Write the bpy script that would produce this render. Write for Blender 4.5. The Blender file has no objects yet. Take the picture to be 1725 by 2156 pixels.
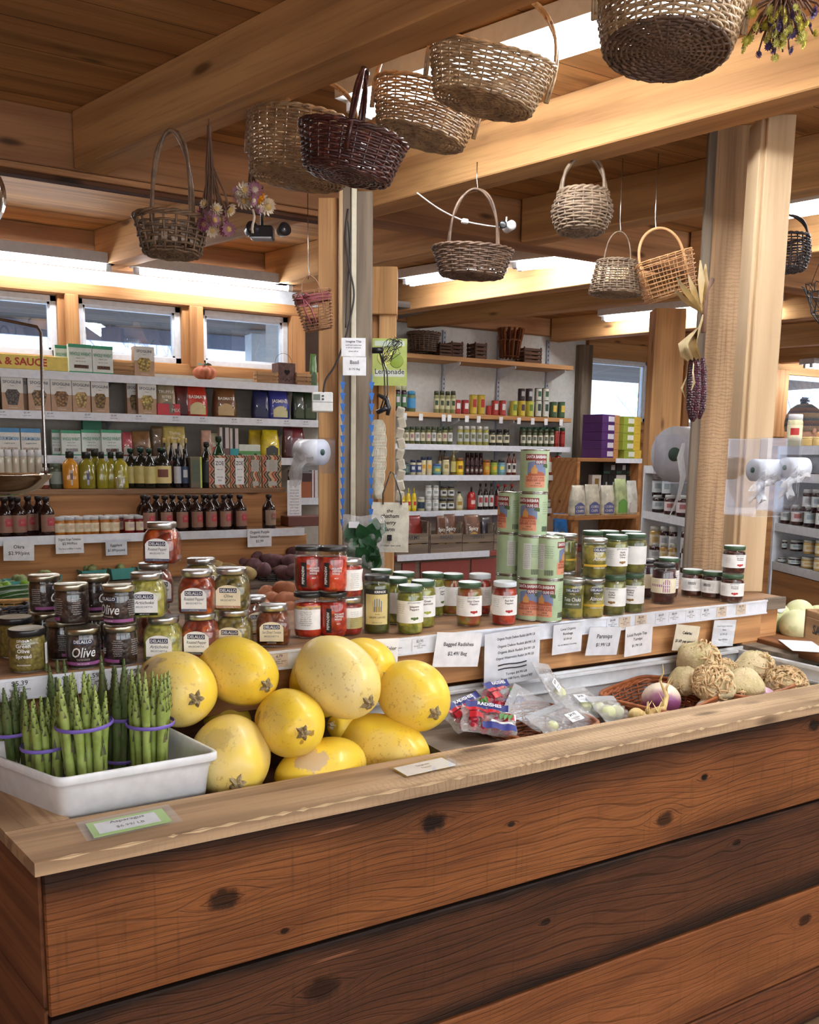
import bpy, math, random
from mathutils import Vector, Matrix
random.seed(7)
sc = bpy.context.scene
COL = sc.collection
PI = math.pi
# ---------------------------------------------------------------- camera
# world frame: X runs along the counter and the shelves, Y runs away from the counter, Z is up
EYE = 1.55
FPX = 1850.0; PCX = 862.5; PCY = 1234.0
PITCH = math.atan(274 / 1850.0); ROLL = math.atan(162 / 12200.0)
RT0 = Vector((.8660254, -.5, 0)); FH = Vector((.5, .8660254, 0)); ZUP = Vector((0, 0, 1))
FWD = FH * math.cos(PITCH) - ZUP * math.sin(PITCH)
UP0 = FH * math.sin(PITCH) + ZUP * math.cos(PITCH)
CR = RT0 * math.cos(ROLL) + UP0 * math.sin(ROLL)
CU = UP0 * math.cos(ROLL) - RT0 * math.sin(ROLL)
CAMP = Vector((0, 0, EYE))
cam = bpy.data.cameras.new('camera'); camo = bpy.data.objects.new('camera', cam); COL.objects.link(camo)
camo.matrix_world = Matrix(((CR.x, CU.x, -FWD.x, 0), (CR.y, CU.y, -FWD.y, 0), (CR.z, CU.z, -FWD.z, EYE), (0, 0, 0, 1)))
cam.sensor_width = 36; cam.sensor_fit = 'AUTO'; cam.lens = FPX / 2156 * 36; cam.shift_y = (PCY - 1078) / 2156
cam.clip_start = .05; cam.clip_end = 200
sc.camera = camo
# ---------------------------------------------------------------- world, exposure
sc.view_settings.view_transform = 'Standard'
try: sc.view_settings.look = 'None'
except Exception: pass
sc.view_settings.gamma = 1; sc.view_settings.use_curve_mapping = False
sc.view_settings.exposure = 1.05
W = bpy.data.worlds.new('overcast_winter_sky'); sc.world = W; W.use_nodes = True
bg = W.node_tree.nodes['Background']; bg.inputs[0].default_value = (.90, .95, 1.0, 1); bg.inputs[1].default_value = 2.1
TUBE_POWER = 26.0
# ---------------------------------------------------------------- pixel to place helpers (a line of sight met with a real plane)
def ray(px, py): return FWD + CR * ((px - PCX) / FPX) - CU * ((py - PCY) / FPX)
def atz(px, py, z):
    d = ray(px, py); return CAMP + d * ((z - EYE) / d.z)
def aty(px, py, y):
    d = ray(px, py); return CAMP + d * (y / d.y)
def atx(px, py, x):
    d = ray(px, py); return CAMP + d * (x / d.x)
def atd(px, py, dep): return CAMP + ray(px, py) * dep
def atp(px, py, p0, nrm):
    d = ray(px, py); return CAMP + d * ((Vector(p0) - CAMP).dot(nrm) / d.dot(nrm))
def depth(p): return (Vector(p) - CAMP).dot(FWD)
def face_cam(p): return math.atan2(-p[1], -p[0]) + PI / 2      # rotz that turns local -Y to the viewer
# ---------------------------------------------------------------- colour and materials
def lin(c):
    c = c / 255.0
    return c / 12.92 if c <= .04045 else ((c + .055) / 1.055) ** 2.4
def RGB(r, g, b): return (lin(r), lin(g), lin(b), 1)
_m = {}
class NT:
    def __init__(s, name):
        s.m = bpy.data.materials.new(name); s.m.use_nodes = True; s.t = s.m.node_tree; s.n = s.t.nodes; s.l = s.t.links
        s.b = s.n['Principled BSDF']; s.out = s.n['Material Output']
    def node(s, typ, **kw):
        nd = s.n.new(typ)
        for k, v in kw.items():
            if k.startswith('i_'):
                key = k[2:]; key = int(key) if key.isdigit() else key.replace('_', ' ')
                s.set(nd, key, v)
            else: setattr(nd, k, v)
        return nd
    def set(s, nd, key, v):
        inp = nd.inputs[key]
        if isinstance(v, bpy.types.NodeSocket): s.l.new(v, inp)
        elif isinstance(v, bpy.types.Node): s.l.new(v.outputs[0], inp)
        else: inp.default_value = v
    def math(s, op, a, b=0.0, c=None):
        nd = s.n.new('ShaderNodeMath'); nd.operation = op; s.set(nd, 0, a); s.set(nd, 1, b)
        if c is not None: s.set(nd, 2, c)
        return nd.outputs[0]
    def mix(s, f, a, b, mode='MIX'):
        nd = s.n.new('ShaderNodeMix'); nd.data_type = 'RGBA'; nd.blend_type = mode
        s.set(nd, 0, f); s.set(nd, 6, a); s.set(nd, 7, b); return nd.outputs[2]
    def ramp(s, f, stops):
        nd = s.n.new('ShaderNodeValToRGB'); s.set(nd, 0, f); e = nd.color_ramp.elements
        while len(e) < len(stops): e.new(.5)
        for i, (p, c) in enumerate(stops): e[i].position = p; e[i].color = c if len(c) == 4 else (*c, 1)
        return nd.outputs[0]
    def smooth(s, v, a, b):     # 0 at a, 1 at b
        nd = s.n.new('ShaderNodeMapRange'); nd.interpolation_type = 'SMOOTHSTEP'; s.set(nd, 0, v)
        nd.inputs[1].default_value = a; nd.inputs[2].default_value = b; return nd.outputs[0]
    def coords(s, scale=(1, 1, 1), rnd=0.0):
        tc = s.n.new('ShaderNodeTexCoord'); v = tc.outputs['Object']
        if rnd:
            oi = s.n.new('ShaderNodeObjectInfo'); ad = s.n.new('ShaderNodeVectorMath'); ad.operation = 'ADD'
            s.l.new(v, ad.inputs[0]); s.l.new(s.math('MULTIPLY', oi.outputs['Random'], rnd), ad.inputs[1]); v = ad.outputs[0]
        mp = s.n.new('ShaderNodeMapping'); s.l.new(v, mp.inputs[0]); mp.inputs['Scale'].default_value = scale
        return mp.outputs[0]
    def noise(s, v, scale, detail=3, rough=.55, dist=0.0):
        nd = s.n.new('ShaderNodeTexNoise'); s.l.new(v, nd.inputs['Vector']); nd.inputs['Scale'].default_value = scale
        nd.inputs['Detail'].default_value = detail; nd.inputs['Roughness'].default_value = rough; nd.inputs['Distortion'].default_value = dist
        return nd.outputs[0]
    def voro(s, v, scale, feat='F1', rand=1.0):
        nd = s.n.new('ShaderNodeTexVoronoi'); nd.feature = feat; s.l.new(v, nd.inputs['Vector']); nd.inputs['Scale'].default_value = scale
        nd.inputs['Randomness'].default_value = rand; return nd
    def bump(s, h, strength=.3, dist=.01):
        nd = s.n.new('ShaderNodeBump'); s.l.new(h, nd.inputs['Height']); nd.inputs['Strength'].default_value = strength
        nd.inputs['Distance'].default_value = dist; s.l.new(nd.outputs[0], s.b.inputs['Normal'])
    def base(s, c): s.set(s.b, 'Base Color', c)
    def rough(s, v): s.set(s.b, 'Roughness', v)
def flat(c, rough=.6, metal=0.0, coat=0.0, spec=.5, emis=0.0, vary=0.06):
    """a plain painted, printed, plastic or metal surface with a little grain"""
    key = ('flat', tuple(c), rough, metal, coat, emis)
    if key in _m: return _m[key]
    n = NT('surface'); v = n.coords((1, 1, 1)); g = n.noise(v, 35, 2)
    c4 = RGB(*c); dk = tuple(x * (1 - vary * 2) for x in c4[:3]) + (1,)
    n.base(n.ramp(g, [(.3, dk), (.65, c4)])); n.rough(rough); n.b.inputs['Metallic'].default_value = metal
    n.b.inputs['Coat Weight'].default_value = coat; n.b.inputs['Specular IOR Level'].default_value = spec
    if emis: n.b.inputs['Emission Color'].default_value = c4; n.b.inputs['Emission Strength'].default_value = emis
    _m[key] = n.m; return n.m
def wood(key, light, mid, dark, rough=.65, ring=5.0, grain=1.0, knot=1.0, tint=.25, saw=0.0, stain=0.0, plank=0.0):
    if ('w', key) in _m: return _m[('w', key)]
    n = NT('wood_' + key)
    L, M, D = RGB(*light), RGB(*mid), RGB(*dark)
    v = n.coords((1, 1, 1), rnd=9.0)
    def sc_(s): 
        mp = n.n.new('ShaderNodeMapping'); n.l.new(v, mp.inputs[0]); mp.inputs['Scale'].default_value = s; return mp.outputs[0]
    warp = n.noise(sc_((.6, 3, 3)), 1.0, 2)
    wv = n.n.new('ShaderNodeTexWave'); wv.wave_type = 'RINGS'; wv.rings_direction = 'X'
    n.l.new(sc_((.18, 1, 1)), wv.inputs['Vector']); wv.inputs['Scale'].default_value = ring; wv.inputs['Distortion'].default_value = 5; wv.inputs['Detail'].default_value = 2; wv.inputs['Detail Scale'].default_value = 1.2
    fine = n.noise(sc_((3, 90, 90)), 1.0, 3)
    big = n.noise(sc_((.8, 4, 4)), 1.0, 3)
    col = n.mix(n.smooth(big, .32, .7), M, L)
    col = n.mix(n.math('MULTIPLY', n.smooth(wv.outputs[1], .35, 1.0), .42 * grain), col, D)
    col = n.mix(n.math('MULTIPLY', n.smooth(fine, .45, .75), .45 * grain), col, D)
    if knot:
        kv = n.voro(sc_((2.0, 7, 7)), 1.0); kd = kv.outputs['Distance']
        k = n.smooth(kd, .14, .05)
        col = n.mix(n.math('MULTIPLY', k, .85 * knot), col, tuple(x * .45 for x in D[:3]) + (1,))
    if stain:
        st = n.smooth(n.noise(sc_((1.3, 5, 5)), 1.0, 4, .7), .58, .72)
        col = n.mix(n.math('MULTIPLY', st, stain), col, tuple(x * .35 for x in D[:3]) + (1,))
    oi = n.n.new('ShaderNodeObjectInfo')
    r = oi.outputs['Random']
    h = fine
    if plank:   # boards laid side by side along local X
        sp = n.n.new('ShaderNodeSeparateXYZ'); tc = n.n.new('ShaderNodeTexCoord'); n.l.new(tc.outputs['Object'], sp.inputs[0])
        fl = n.math('FLOOR', n.math('DIVIDE', sp.outputs[1], plank)); wn = n.n.new('ShaderNodeTexWhiteNoise'); wn.noise_dimensions = '1D'; n.l.new(fl, wn.inputs['W'])
        r = wn.outputs[0]
        fr = n.math('FRACT', n.math('DIVIDE', sp.outputs[1], plank)); gap = n.smooth(n.math('ABSOLUTE', n.math('SUBTRACT', fr, .5)), .485, .498)
        col = n.mix(gap, col, tuple(x * .2 for x in D[:3]) + (1,))
    col = n.mix(n.math('MULTIPLY', r, tint * 2), col, n.mix(.5, col, D, 'MULTIPLY'), 'MIX')
    if saw:     # circular saw marks across the grain
        sw = n.n.new('ShaderNodeTexWave'); sw.wave_type = 'BANDS'; sw.bands_direction = 'X'; n.l.new(sc_((1, .9, .5)), sw.inputs['Vector']); sw.inputs['Scale'].default_value = 24; sw.inputs['Distortion'].default_value = 7; sw.inputs['Detail'].default_value = 3; sw.inputs['Detail Scale'].default_value = 2.2
        swm = n.math('MULTIPLY', n.smooth(sw.outputs[1], .5, 1.0), n.smooth(big, .4, .6))
        col = n.mix(n.math('MULTIPLY', swm, .5 * saw), col, D); h = n.math('ADD', fine, n.math('MULTIPLY', swm, -1.5 * saw))
    n.base(col); n.rough(rough); n.bump(h, .35, .004); n.b.inputs['Specular IOR Level'].default_value = .3
    _m[('w', key)] = n.m; return n.m
def clear(key='jar', tintc=(250, 253, 251), gloss=1.0, rough=.03, base=.04):
    """thin clear glass or plastic: see-through with a mirror sheen that grows towards the edges"""
    if ('c', key) in _m: return _m[('c', key)]
    n = NT('clear_' + key); n.n.remove(n.b)
    tr = n.node('ShaderNodeBsdfTransparent'); tr.inputs[0].default_value = RGB(*tintc)
    gl = n.node('ShaderNodeBsdfGlossy'); gl.inputs['Roughness'].default_value = rough; gl.inputs[0].default_value = (1, 1, 1, 1)
    lw = n.node('ShaderNodeLayerWeight'); lw.inputs[0].default_value = .35
    f = n.math('ADD', n.math('MULTIPLY', n.math('POWER', lw.outputs['Facing'], 2.5), .55 * gloss), base)
    mx = n.node('ShaderNodeMixShader'); n.l.new(f, mx.inputs[0]); n.l.new(tr.outputs[0], mx.inputs[1]); n.l.new(gl.outputs[0], mx.inputs[2])
    n.l.new(mx.outputs[0], n.out.inputs[0]); _m[('c', key)] = n.m; return n.m
def film(key='bag', white=.12, rough=.12, bumps=60):
    """crinkled plastic film: mostly clear, some milky diffuse, sharp glints"""
    if ('f', key) in _m: return _m[('f', key)]
    n = NT('film_' + key); n.n.remove(n.b)
    v = n.coords(); h = n.noise(v, bumps, 3, .6, 1.5)
    bp = n.node('ShaderNodeBump'); bp.inputs['Strength'].default_value = .9; bp.inputs['Distance'].default_value = .01; n.l.new(h, bp.inputs['Height'])
    tr = n.node('ShaderNodeBsdfTransparent'); df = n.node('ShaderNodeBsdfDiffuse'); df.inputs[0].default_value = (.9, .92, .95, 1)
    gl = n.node('ShaderNodeBsdfGlossy'); gl.inputs['Roughness'].default_value = rough; n.l.new(bp.outputs[0], gl.inputs['Normal'])
    m1 = n.node('ShaderNodeMixShader'); m1.inputs[0].default_value = white; n.l.new(tr.outputs[0], m1.inputs[1]); n.l.new(df.outputs[0], m1.inputs[2])
    lw = n.node('ShaderNodeLayerWeight'); lw.inputs[0].default_value = .4; n.l.new(bp.outputs[0], lw.inputs['Normal'])
    m2 = n.node('ShaderNodeMixShader'); n.l.new(n.math('ADD', n.math('MULTIPLY', lw.outputs['Facing'], .35), .10), m2.inputs[0]); n.l.new(m1.outputs[0], m2.inputs[1]); n.l.new(gl.outputs[0], m2.inputs[2])
    n.l.new(m2.outputs[0], n.out.inputs[0]); _m[('f', key)] = n.m; return n.m
def chunky(c1, c2, c3=None, scale=55, coat=.6, bump=.5, thr=.5, rough=.35):
    """food packed in a jar: cells of one colour shaded into another"""
    key = ('k', tuple(c1), tuple(c2), c3, scale, bump)
    if key in _m: return _m[key]
    n = NT('food'); v = n.coords((1, 1, 1), rnd=4.0); vo = n.voro(v, scale)
    col = n.ramp(vo.outputs['Distance'], [(.1, RGB(*c1)), (.75, RGB(*c2))])
    if c3: col = n.mix(n.smooth(n.noise(v, scale * .5, 3), .52, .62), col, RGB(*c3))
    n.base(col); n.rough(rough); n.bump(n.math('SUBTRACT', 1.0, vo.outputs['Distance']), bump, .006); n.b.inputs['Coat Weight'].default_value = coat; n.b.inputs['Coat Roughness'].default_value = .05
    _m[key] = n.m; return n.m
def skin2(key, c1, c2, scale=6, spots=None, rough=.5, bump=.15, c3=None, coat=0, spot_scale=60, spot_t=(.16, .08)):
    """fruit and vegetable skins, cloth, rust: two tones mottled, with optional freckles"""
    k = ('s', key)
    if k in _m: return _m[k]
    n = NT(key); v = n.coords((1, 1, 1), rnd=6.0); a = n.noise(v, scale, 4)
    col = n.mix(n.smooth(a, .35, .65), RGB(*c1), RGB(*c2))
    if c3: col = n.mix(n.smooth(n.noise(v, scale * 2.3, 3), .56, .68), col, RGB(*c3))
    if spots: col = n.mix(n.math('MULTIPLY', n.smooth(n.voro(v, spot_scale).outputs['Distance'], spot_t[0], spot_t[1]), n.smooth(n.noise(v, scale * 1.2, 2), .45, .6)), col, RGB(*spots))
    n.base(col); n.rough(rough); n.b.inputs['Coat Weight'].default_value = coat
    if bump: n.bump(n.noise(v, scale * 8, 3), bump, .004)
    _m[k] = n.m; return n.m
METAL = lambda c=(200, 200, 200), r=.25: flat(c, r, metal=1.0)
# ---------------------------------------------------------------- mesh builder
class MB:
    def __init__(s): s.v = []; s.f = []; s.mi = []; s.sm = []
    def add(s, vs, fs, mi=0, smooth=True, M=None):
        o = len(s.v)
        s.v += [tuple(M @ Vector(p)) if M is not None else tuple(p) for p in vs]
        for f in fs: s.f.append(tuple(i + o for i in f)); s.mi.append(mi); s.sm.append(smooth)
        return s
    def box(s, a, b, mi=0, M=None, bev=0.0):
        x0, y0, z0 = [min(a[i], b[i]) for i in range(3)]; x1, y1, z1 = [max(a[i], b[i]) for i in range(3)]
        if not bev:
            vs = [(x0, y0, z0), (x1, y0, z0), (x1, y1, z0), (x0, y1, z0), (x0, y0, z1), (x1, y0, z1), (x1, y1, z1), (x0, y1, z1)]
            return s.add(vs, [(0, 3, 2, 1), (4, 5, 6, 7), (0, 1, 5, 4), (1, 2, 6, 5), (2, 3, 7, 6), (3, 0, 4, 7)], mi, False, M)
        e = min(bev, (x1 - x0) / 2.01, (y1 - y0) / 2.01, (z1 - z0) / 2.01)
        vs = []; ix = {}
        for a_, X in ((0, (x0, x1)), ):
            pass
        def P(i, j, k, ax):
            c = [(x0, x1)[i], (y0, y1)[j], (z0, z1)[k]]; sg = [(1, -1)[i], (1, -1)[j], (1, -1)[k]]
            for q in range(3):
                if q != ax: c[q] += sg[q] * e
            key = (i, j, k, ax)
            if key not in ix: ix[key] = len(vs); vs.append(tuple(c))
            return ix[key]
        fs = []
        for i in (0, 1): fs.append([P(i, 0, 0, 0), P(i, 1, 0, 0), P(i, 1, 1, 0), P(i, 0, 1, 0)][::(-1 if i == 0 else 1)])
        for j in (0, 1): fs.append([P(0, j, 0, 1), P(0, j, 1, 1), P(1, j, 1, 1), P(1, j, 0, 1)][::(-1 if j == 0 else 1)])
        for k in (0, 1): fs.append([P(0, 0, k, 2), P(1, 0, k, 2), P(1, 1, k, 2), P(0, 1, k, 2)][::(-1 if k == 0 else 1)])
        for j in (0, 1):
            for k in (0, 1): fs.append([P(0, j, k, 1), P(1, j, k, 1), P(1, j, k, 2), P(0, j, k, 2)][::(1 if j == k else -1)])
        for i in (0, 1):
            for k in (0, 1): fs.append([P(i, 0, k, 0), P(i, 1, k, 0), P(i, 1, k, 2), P(i, 0, k, 2)][::(-1 if i == k else 1)])
        for i in (0, 1):
            for j in (0, 1): fs.append([P(i, j, 0, 0), P(i, j, 1, 0), P(i, j, 1, 1), P(i, j, 0, 1)][::(1 if i == j else -1)])
        for i in (0, 1):
            for j in (0, 1):
                for k in (0, 1): fs.append([P(i, j, k, 0), P(i, j, k, 1), P(i, j, k, 2)][::(-1 if (i + j + k) % 2 == 0 else 1)])
        return s.add(vs, fs, mi, False, M)
    def lathe(s, prof, seg=24, mi=0, M=None, sq=None, capb=True, capt=True, ry=1.0):
        """prof: (r, z[, squareness 0..1]) from bottom to top"""
        vs = []; fs = []
        for p in prof:
            r, z = p[0], p[1]; q = p[2] if len(p) > 2 else 0
            for i in range(seg):
                t = 2 * PI * (i + .5) / seg; c, d = math.cos(t), math.sin(t)
                k = 1.0
                if q: k = 1 / ((abs(c) ** 5 + abs(d) ** 5) ** .2); k = 1 + (k - 1) * q
                vs.append((r * k * c, r * k * d * ry, z))
        n = len(prof)
        for j in range(n - 1):
            for i in range(seg): a = j * seg + i; b = j * seg + (i + 1) % seg; fs.append((a, b, b + seg, a + seg))
        if capb and prof[0][0] > 1e-6: fs.append(tuple(range(seg))[::-1])
        if capt and prof[-1][0] > 1e-6: fs.append(tuple((n - 1) * seg + i for i in range(seg)))
        return s.add(vs, fs, mi, True, M)
    def tube(s, pts, r, seg=6, mi=0, M=None, cap=True, closed=False, flatten=1.0):
        pts = [Vector(p) for p in pts]; n = len(pts); vs = []; fs = []
        rr = r if isinstance(r, (list, tuple)) else [r] * n
        up = None
        for i, p in enumerate(pts):
            if closed: t = pts[(i + 1) % n] - pts[i - 1]
            else: t = pts[min(i + 1, n - 1)] - pts[max(i - 1, 0)]
            if t.length < 1e-9: t = Vector((0, 0, 1))
            t.normalize()
            if up is None:
                up = Vector((0, 0, 1)) if abs(t.z) < .9 else Vector((1, 0, 0))
            a = up - t * up.dot(t)
            if a.length < 1e-6: a = t.orthogonal()
            a.normalize(); up = a; b = t.cross(a)
            for k in range(seg):
                th = 2 * PI * k / seg; vs.append(p + (a * math.cos(th) * flatten + b * math.sin(th)) * rr[i])
        m = n if closed else n - 1
        for i in range(m):
            for k in range(seg):
                a = i * seg + k; b = i * seg + (k + 1) % seg; j = ((i + 1) % n) * seg
                fs.append((a, b, j + (k + 1) % seg, j + k))
        if cap and not closed: fs.append(tuple(range(seg))[::-1]); fs.append(tuple((n - 1) * seg + k for k in range(seg)))
        return s.add(vs, fs, mi, True, M)
    def sphere(s, c, r, seg=16, rings=10, mi=0, M=None, fn=None):
        """r: radius or (rx,ry,rz); fn(theta,phi)->factor"""
        if not isinstance(r, (list, tuple)): r = (r, r, r)
        vs = []; fs = []
        for j in range(rings + 1):
            ph = PI * j / rings
            for i in range(seg):
                th = 2 * PI * i / seg; k = fn(th, ph) if fn else 1
                vs.append((c[0] + r[0] * k * math.sin(ph) * math.cos(th), c[1] + r[1] * k * math.sin(ph) * math.sin(th), c[2] + r[2] * k * math.cos(ph)))
        for j in range(rings):
            for i in range(seg): a = j * seg + i; b = j * seg + (i + 1) % seg; fs.append((a, a + seg, b + seg, b))
        return s.add(vs, fs, mi, True, M)
    def quad(s, a, b, c, d, mi=0, smooth=False): return s.add([a, b, c, d], [(0, 1, 2, 3)], mi, smooth)
    def prism(s, poly, z0, z1, mi=0, M=None):
        n = len(poly); vs = [(x, y, z0) for x, y in poly] + [(x, y, z1) for x, y in poly]
        fs = [tuple(range(n))[::-1], tuple(range(n, 2 * n))] + [(i, (i + 1) % n, n + (i + 1) % n, n + i) for i in range(n)]
        return s.add(vs, fs, mi, False, M)
    def build(s, name, mats, parent=None, loc=None, rot=None, M=None):
        me = bpy.data.meshes.new(name); me.from_pydata(s.v, [], s.f)
        if not isinstance(mats, (list, tuple)): mats = [mats]
        for m in mats: me.materials.append(m)
        me.polygons.foreach_set('material_index', s.mi); me.polygons.foreach_set('use_smooth', s.sm); me.update()
        o = bpy.data.objects.new(name, me); COL.objects.link(o)
        if parent is not None: o.parent = parent
        if M is not None: o.matrix_local = M
        if loc is not None: o.location = loc
        if rot is not None: o.rotation_euler = rot
        return o
def tag(o, label=None, cat=None, group=None, kind=None):
    if label: o['label'] = label
    if cat: o['category'] = cat
    if group: o['group'] = group
    if kind: o['kind'] = kind
    return o
def thing(name, label, cat, loc=(0, 0, 0), rot=(0, 0, 0), group=None):
    o = bpy.data.objects.new(name, None); o.empty_display_size = .02; COL.objects.link(o); o.location = loc
    o.rotation_euler = rot if not isinstance(rot, (int, float)) else (0, 0, rot)
    return tag(o, label, cat, group)
KIDS = {}
def copytree(o, parent=None):
    c = o.copy(); COL.objects.link(c); c.parent = parent
    for ch in KIDS[o.name] if o.name in KIDS else KIDS.setdefault(o.name, list(o.children)): copytree(ch, c)
    return c
PROTO = {}
def inst(key, build, loc, rotz, label, cat=None, group=None, rot=None, scale=None):
    if key in PROTO: r = copytree(PROTO[key])
    else:
        r = build(); PROTO[key] = r
        bpy.context.view_layer.update() if False else None
    r.location = loc; r.rotation_euler = rot if rot is not None else (0, 0, rotz)
    if scale is not None: r.scale = (scale, scale, scale) if isinstance(scale, (int, float)) else scale
    r['label'] = label
    if cat: r['category'] = cat
    if group: r['group'] = group
    elif 'group' in r: del r['group']
    return r
ORD = 'first second third fourth fifth sixth seventh eighth ninth tenth eleventh twelfth thirteenth fourteenth fifteenth sixteenth seventeenth eighteenth nineteenth twentieth'.split()
def Mx(p0, p1, up=(0, 0, 1)):
    """frame with local X from p0 to p1"""
    p0, p1 = Vector(p0), Vector(p1); x = (p1 - p0).normalized(); u = Vector(up); z = (u - x * u.dot(x)).normalized(); y = z.cross(x)
    M = Matrix(((x.x, y.x, z.x, p0.x), (x.y, y.y, z.y, p0.y), (x.z, y.z, z.z, p0.z), (0, 0, 0, 1))); return M, (p1 - p0).length
def beam(name, p0, p1, w, h, mat, side=0.0, label=None, cat=None, kind=None, bev=.004, parent=None, group=None, up=(0, 0, 1)):
    """a timber whose local X is the grain; p0-p1 is its bottom centre line (side shifts it)"""
    M, L = Mx(p0, p1, up); b = MB().box((0, -w / 2 + side, 0), (L, w / 2 + side, h), bev=bev)
    o = b.build(name, mat, parent, M=M); return tag(o, label, cat, group, kind)
# ---------------------------------------------------------------- lettering
_tx = {}
def glyphs(s, bold=0.0, shear=0.0):
    k = (s, bold, shear)
    if k in _tx: return _tx[k]
    cu = bpy.data.curves.new('lettering', 'FONT'); cu.body = s; cu.align_x = 'CENTER'; cu.resolution_u = 2; cu.offset = bold; cu.shear = shear
    o = bpy.data.objects.new('lettering', cu); me = o.to_mesh()
    vs = [(v.co.x, v.co.y) for v in me.vertices]; fs = [tuple(p.vertices) for p in me.polygons]
    o.to_mesh_clear(); bpy.data.objects.remove(o); bpy.data.curves.remove(cu)
    w = (max(v[0] for v in vs) - min(v[0] for v in vs)) if vs else 1
    _tx[k] = (vs, fs, w); return _tx[k]
def text_into(mb, lines, fn, mi0=0):
    """lines: (text, x, y, cap height, [max width], [mat index], [bold], [shear], [rotation]); fn maps flat x,y onto the surface"""
    for ln in lines:
        s, x, y, h = ln[:4]; mw = ln[4] if len(ln) > 4 else 0; mi = ln[5] if len(ln) > 5 else 0; bo = ln[6] if len(ln) > 6 else .012; sh = ln[7] if len(ln) > 7 else 0; rot = ln[8] if len(ln) > 8 else 0
        vs, fs, w = glyphs(s, bo, sh); sy = h / .7; sx = sy
        if mw and w * sx > mw: sx = mw / w
        cr, sr = math.cos(rot), math.sin(rot)
        mb.add([fn(x + (a * sx) * cr - (b * sy) * sr, y + (a * sx) * sr + (b * sy) * cr) for a, b in vs], fs, mi0 + mi, False)
BLACK = flat((35, 32, 34), .6); PAPER = flat((244, 245, 248), .7); DARKGREY = flat((70, 70, 74), .6)
# ================================================================ the building
M_CEIL = wood('ceiling_boards', (204, 152, 96), (180, 128, 78), (98, 62, 38), .7, knot=.8, stain=.5, plank=.19, tint=.25, grain=.8, ring=3)
M_BEAM = wood('beam_timber', (214, 168, 112), (192, 142, 92), (122, 80, 50), .7, ring=3, knot=.9, stain=.2, tint=.16, grain=.75)
M_GIRD = wood('girder_timber', (188, 138, 94), (160, 112, 76), (94, 60, 40), .7, ring=3, grain=.75, stain=.3, tint=.1)
M_POST = wood('post_timber', (214, 168, 114), (194, 144, 94), (128, 84, 52), .65, ring=4, knot=.7, tint=.1)
M_PINE = wood('pine_trim', (205, 152, 98), (186, 130, 80), (130, 82, 48), .6, ring=5, tint=.12)
M_BLOND = wood('planed_board', (212, 184, 146), (196, 166, 128), (156, 124, 90), .6, ring=3, knot=.15, grain=.5, tint=.05)
M_GREYW = wood('weathered_board', (150, 136, 118), (128, 112, 96), (78, 66, 56), .8, ring=4, tint=.1, stain=.25)
M_ROUGH = wood('sawn_board', (196, 162, 126), (172, 138, 104), (112, 84, 60), .85, ring=4, tint=.05, saw=.5)
M_WALLW = wood('wall_boards', (206, 156, 104), (190, 138, 88), (130, 84, 50), .65, ring=4, tint=.1, plank=.19)
M_WHITE = flat((225, 226, 224), .6); M_WALL = flat((218, 216, 210), .85); M_TRIM = flat((228, 232, 238), .4)
M_FLOOR = wood('floor_boards', (150, 120, 92), (132, 104, 78), (86, 64, 46), .5, plank=.12)
M_DARKB = wood('dark_board', (120, 76, 48), (96, 60, 40), (54, 34, 24), .7)
def struct(name, mb, mat, parent=None, **k):
    o = mb.build(name, mat, parent, **k)
    if parent is None: o['kind'] = 'structure'
    return o
XL, XR, YB, YF = -3.4, 9.8, -2.2, 6.3
struct('floor', MB().box((XL, YB, -.05), (XR, YF, 0)), M_FLOOR)
struct('ceiling', MB().box((XL, YB, 2.742), (XR, YF + .1, 2.78)), M_CEIL)
struct('wall_left', MB().box((XL - .08, YB, 0), (XL, 5.4, 2.74)), M_WALLW)
struct('wall_right', MB().box((XR, YB, 0), (XR + .08, YF, 2.74)), M_WALLW)
# wall with the clerestory windows (y = 5.3)
def wall_with_holes(name, x0, x1, y, th, z0, z1, holes, mat):
    b = MB(); xs = x0
    for hx0, hx1, hz0, hz1 in holes:
        b.box((xs, y, z0), (hx0, y + th, z1)); b.box((hx0, y, z0), (hx1, y + th, hz0)); b.box((hx0, y, hz1), (hx1, y + th, z1)); xs = hx1
    b.box((xs, y, z0), (x1, y + th, z1)); return struct(name, b, mat)
wall_with_holes('wall_front', XL, XR, YB - .08, .08, 0, 2.74, [(-3.1, -.6, .95, 2.0), (-.4, 2.1, .95, 2.0), (2.3, 4.8, .95, 2.0), (5.0, 7.5, .95, 2.0)], M_WALLW)  # unseen wall behind the camera; openings shaped to let daylight reach the counter
HL = [(-2.0, -1.42, 2.07, 2.395), (-1.3, -.72, 2.07, 2.395), (-.6, .08, 2.07, 2.395), (.2, .80, 2.07, 2.395), (.905, 1.485, 2.07, 2.395), (1.60, 2.16, 2.07, 2.395)]
wall_with_holes('wall_back_left', XL, 2.47, 5.32, .1, 0, 2.74, HL, M_WALLW)
HR = [(5.49, 6.21, 1.90, 2.455), (6.75, 7.45, 1.87, 2.455), (8.2, 8.95, 1.83, 2.455)]
wall_with_holes('wall_back_right', 5.44, XR, 6.3, .1, 0, 2.74, HR, M_WALLW)
struct('wall_back_white', MB().box((2.47, 6.3, 0), (5.44, 6.4, 2.74)), M_WALL)
struct('wall_return', MB().box((2.39, 5.42, 0), (2.47, 6.3, 2.74)), M_WALL)
M_PANE = clear('window', (215, 228, 240), 1.0, .01, .16)
wn = 0
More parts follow.
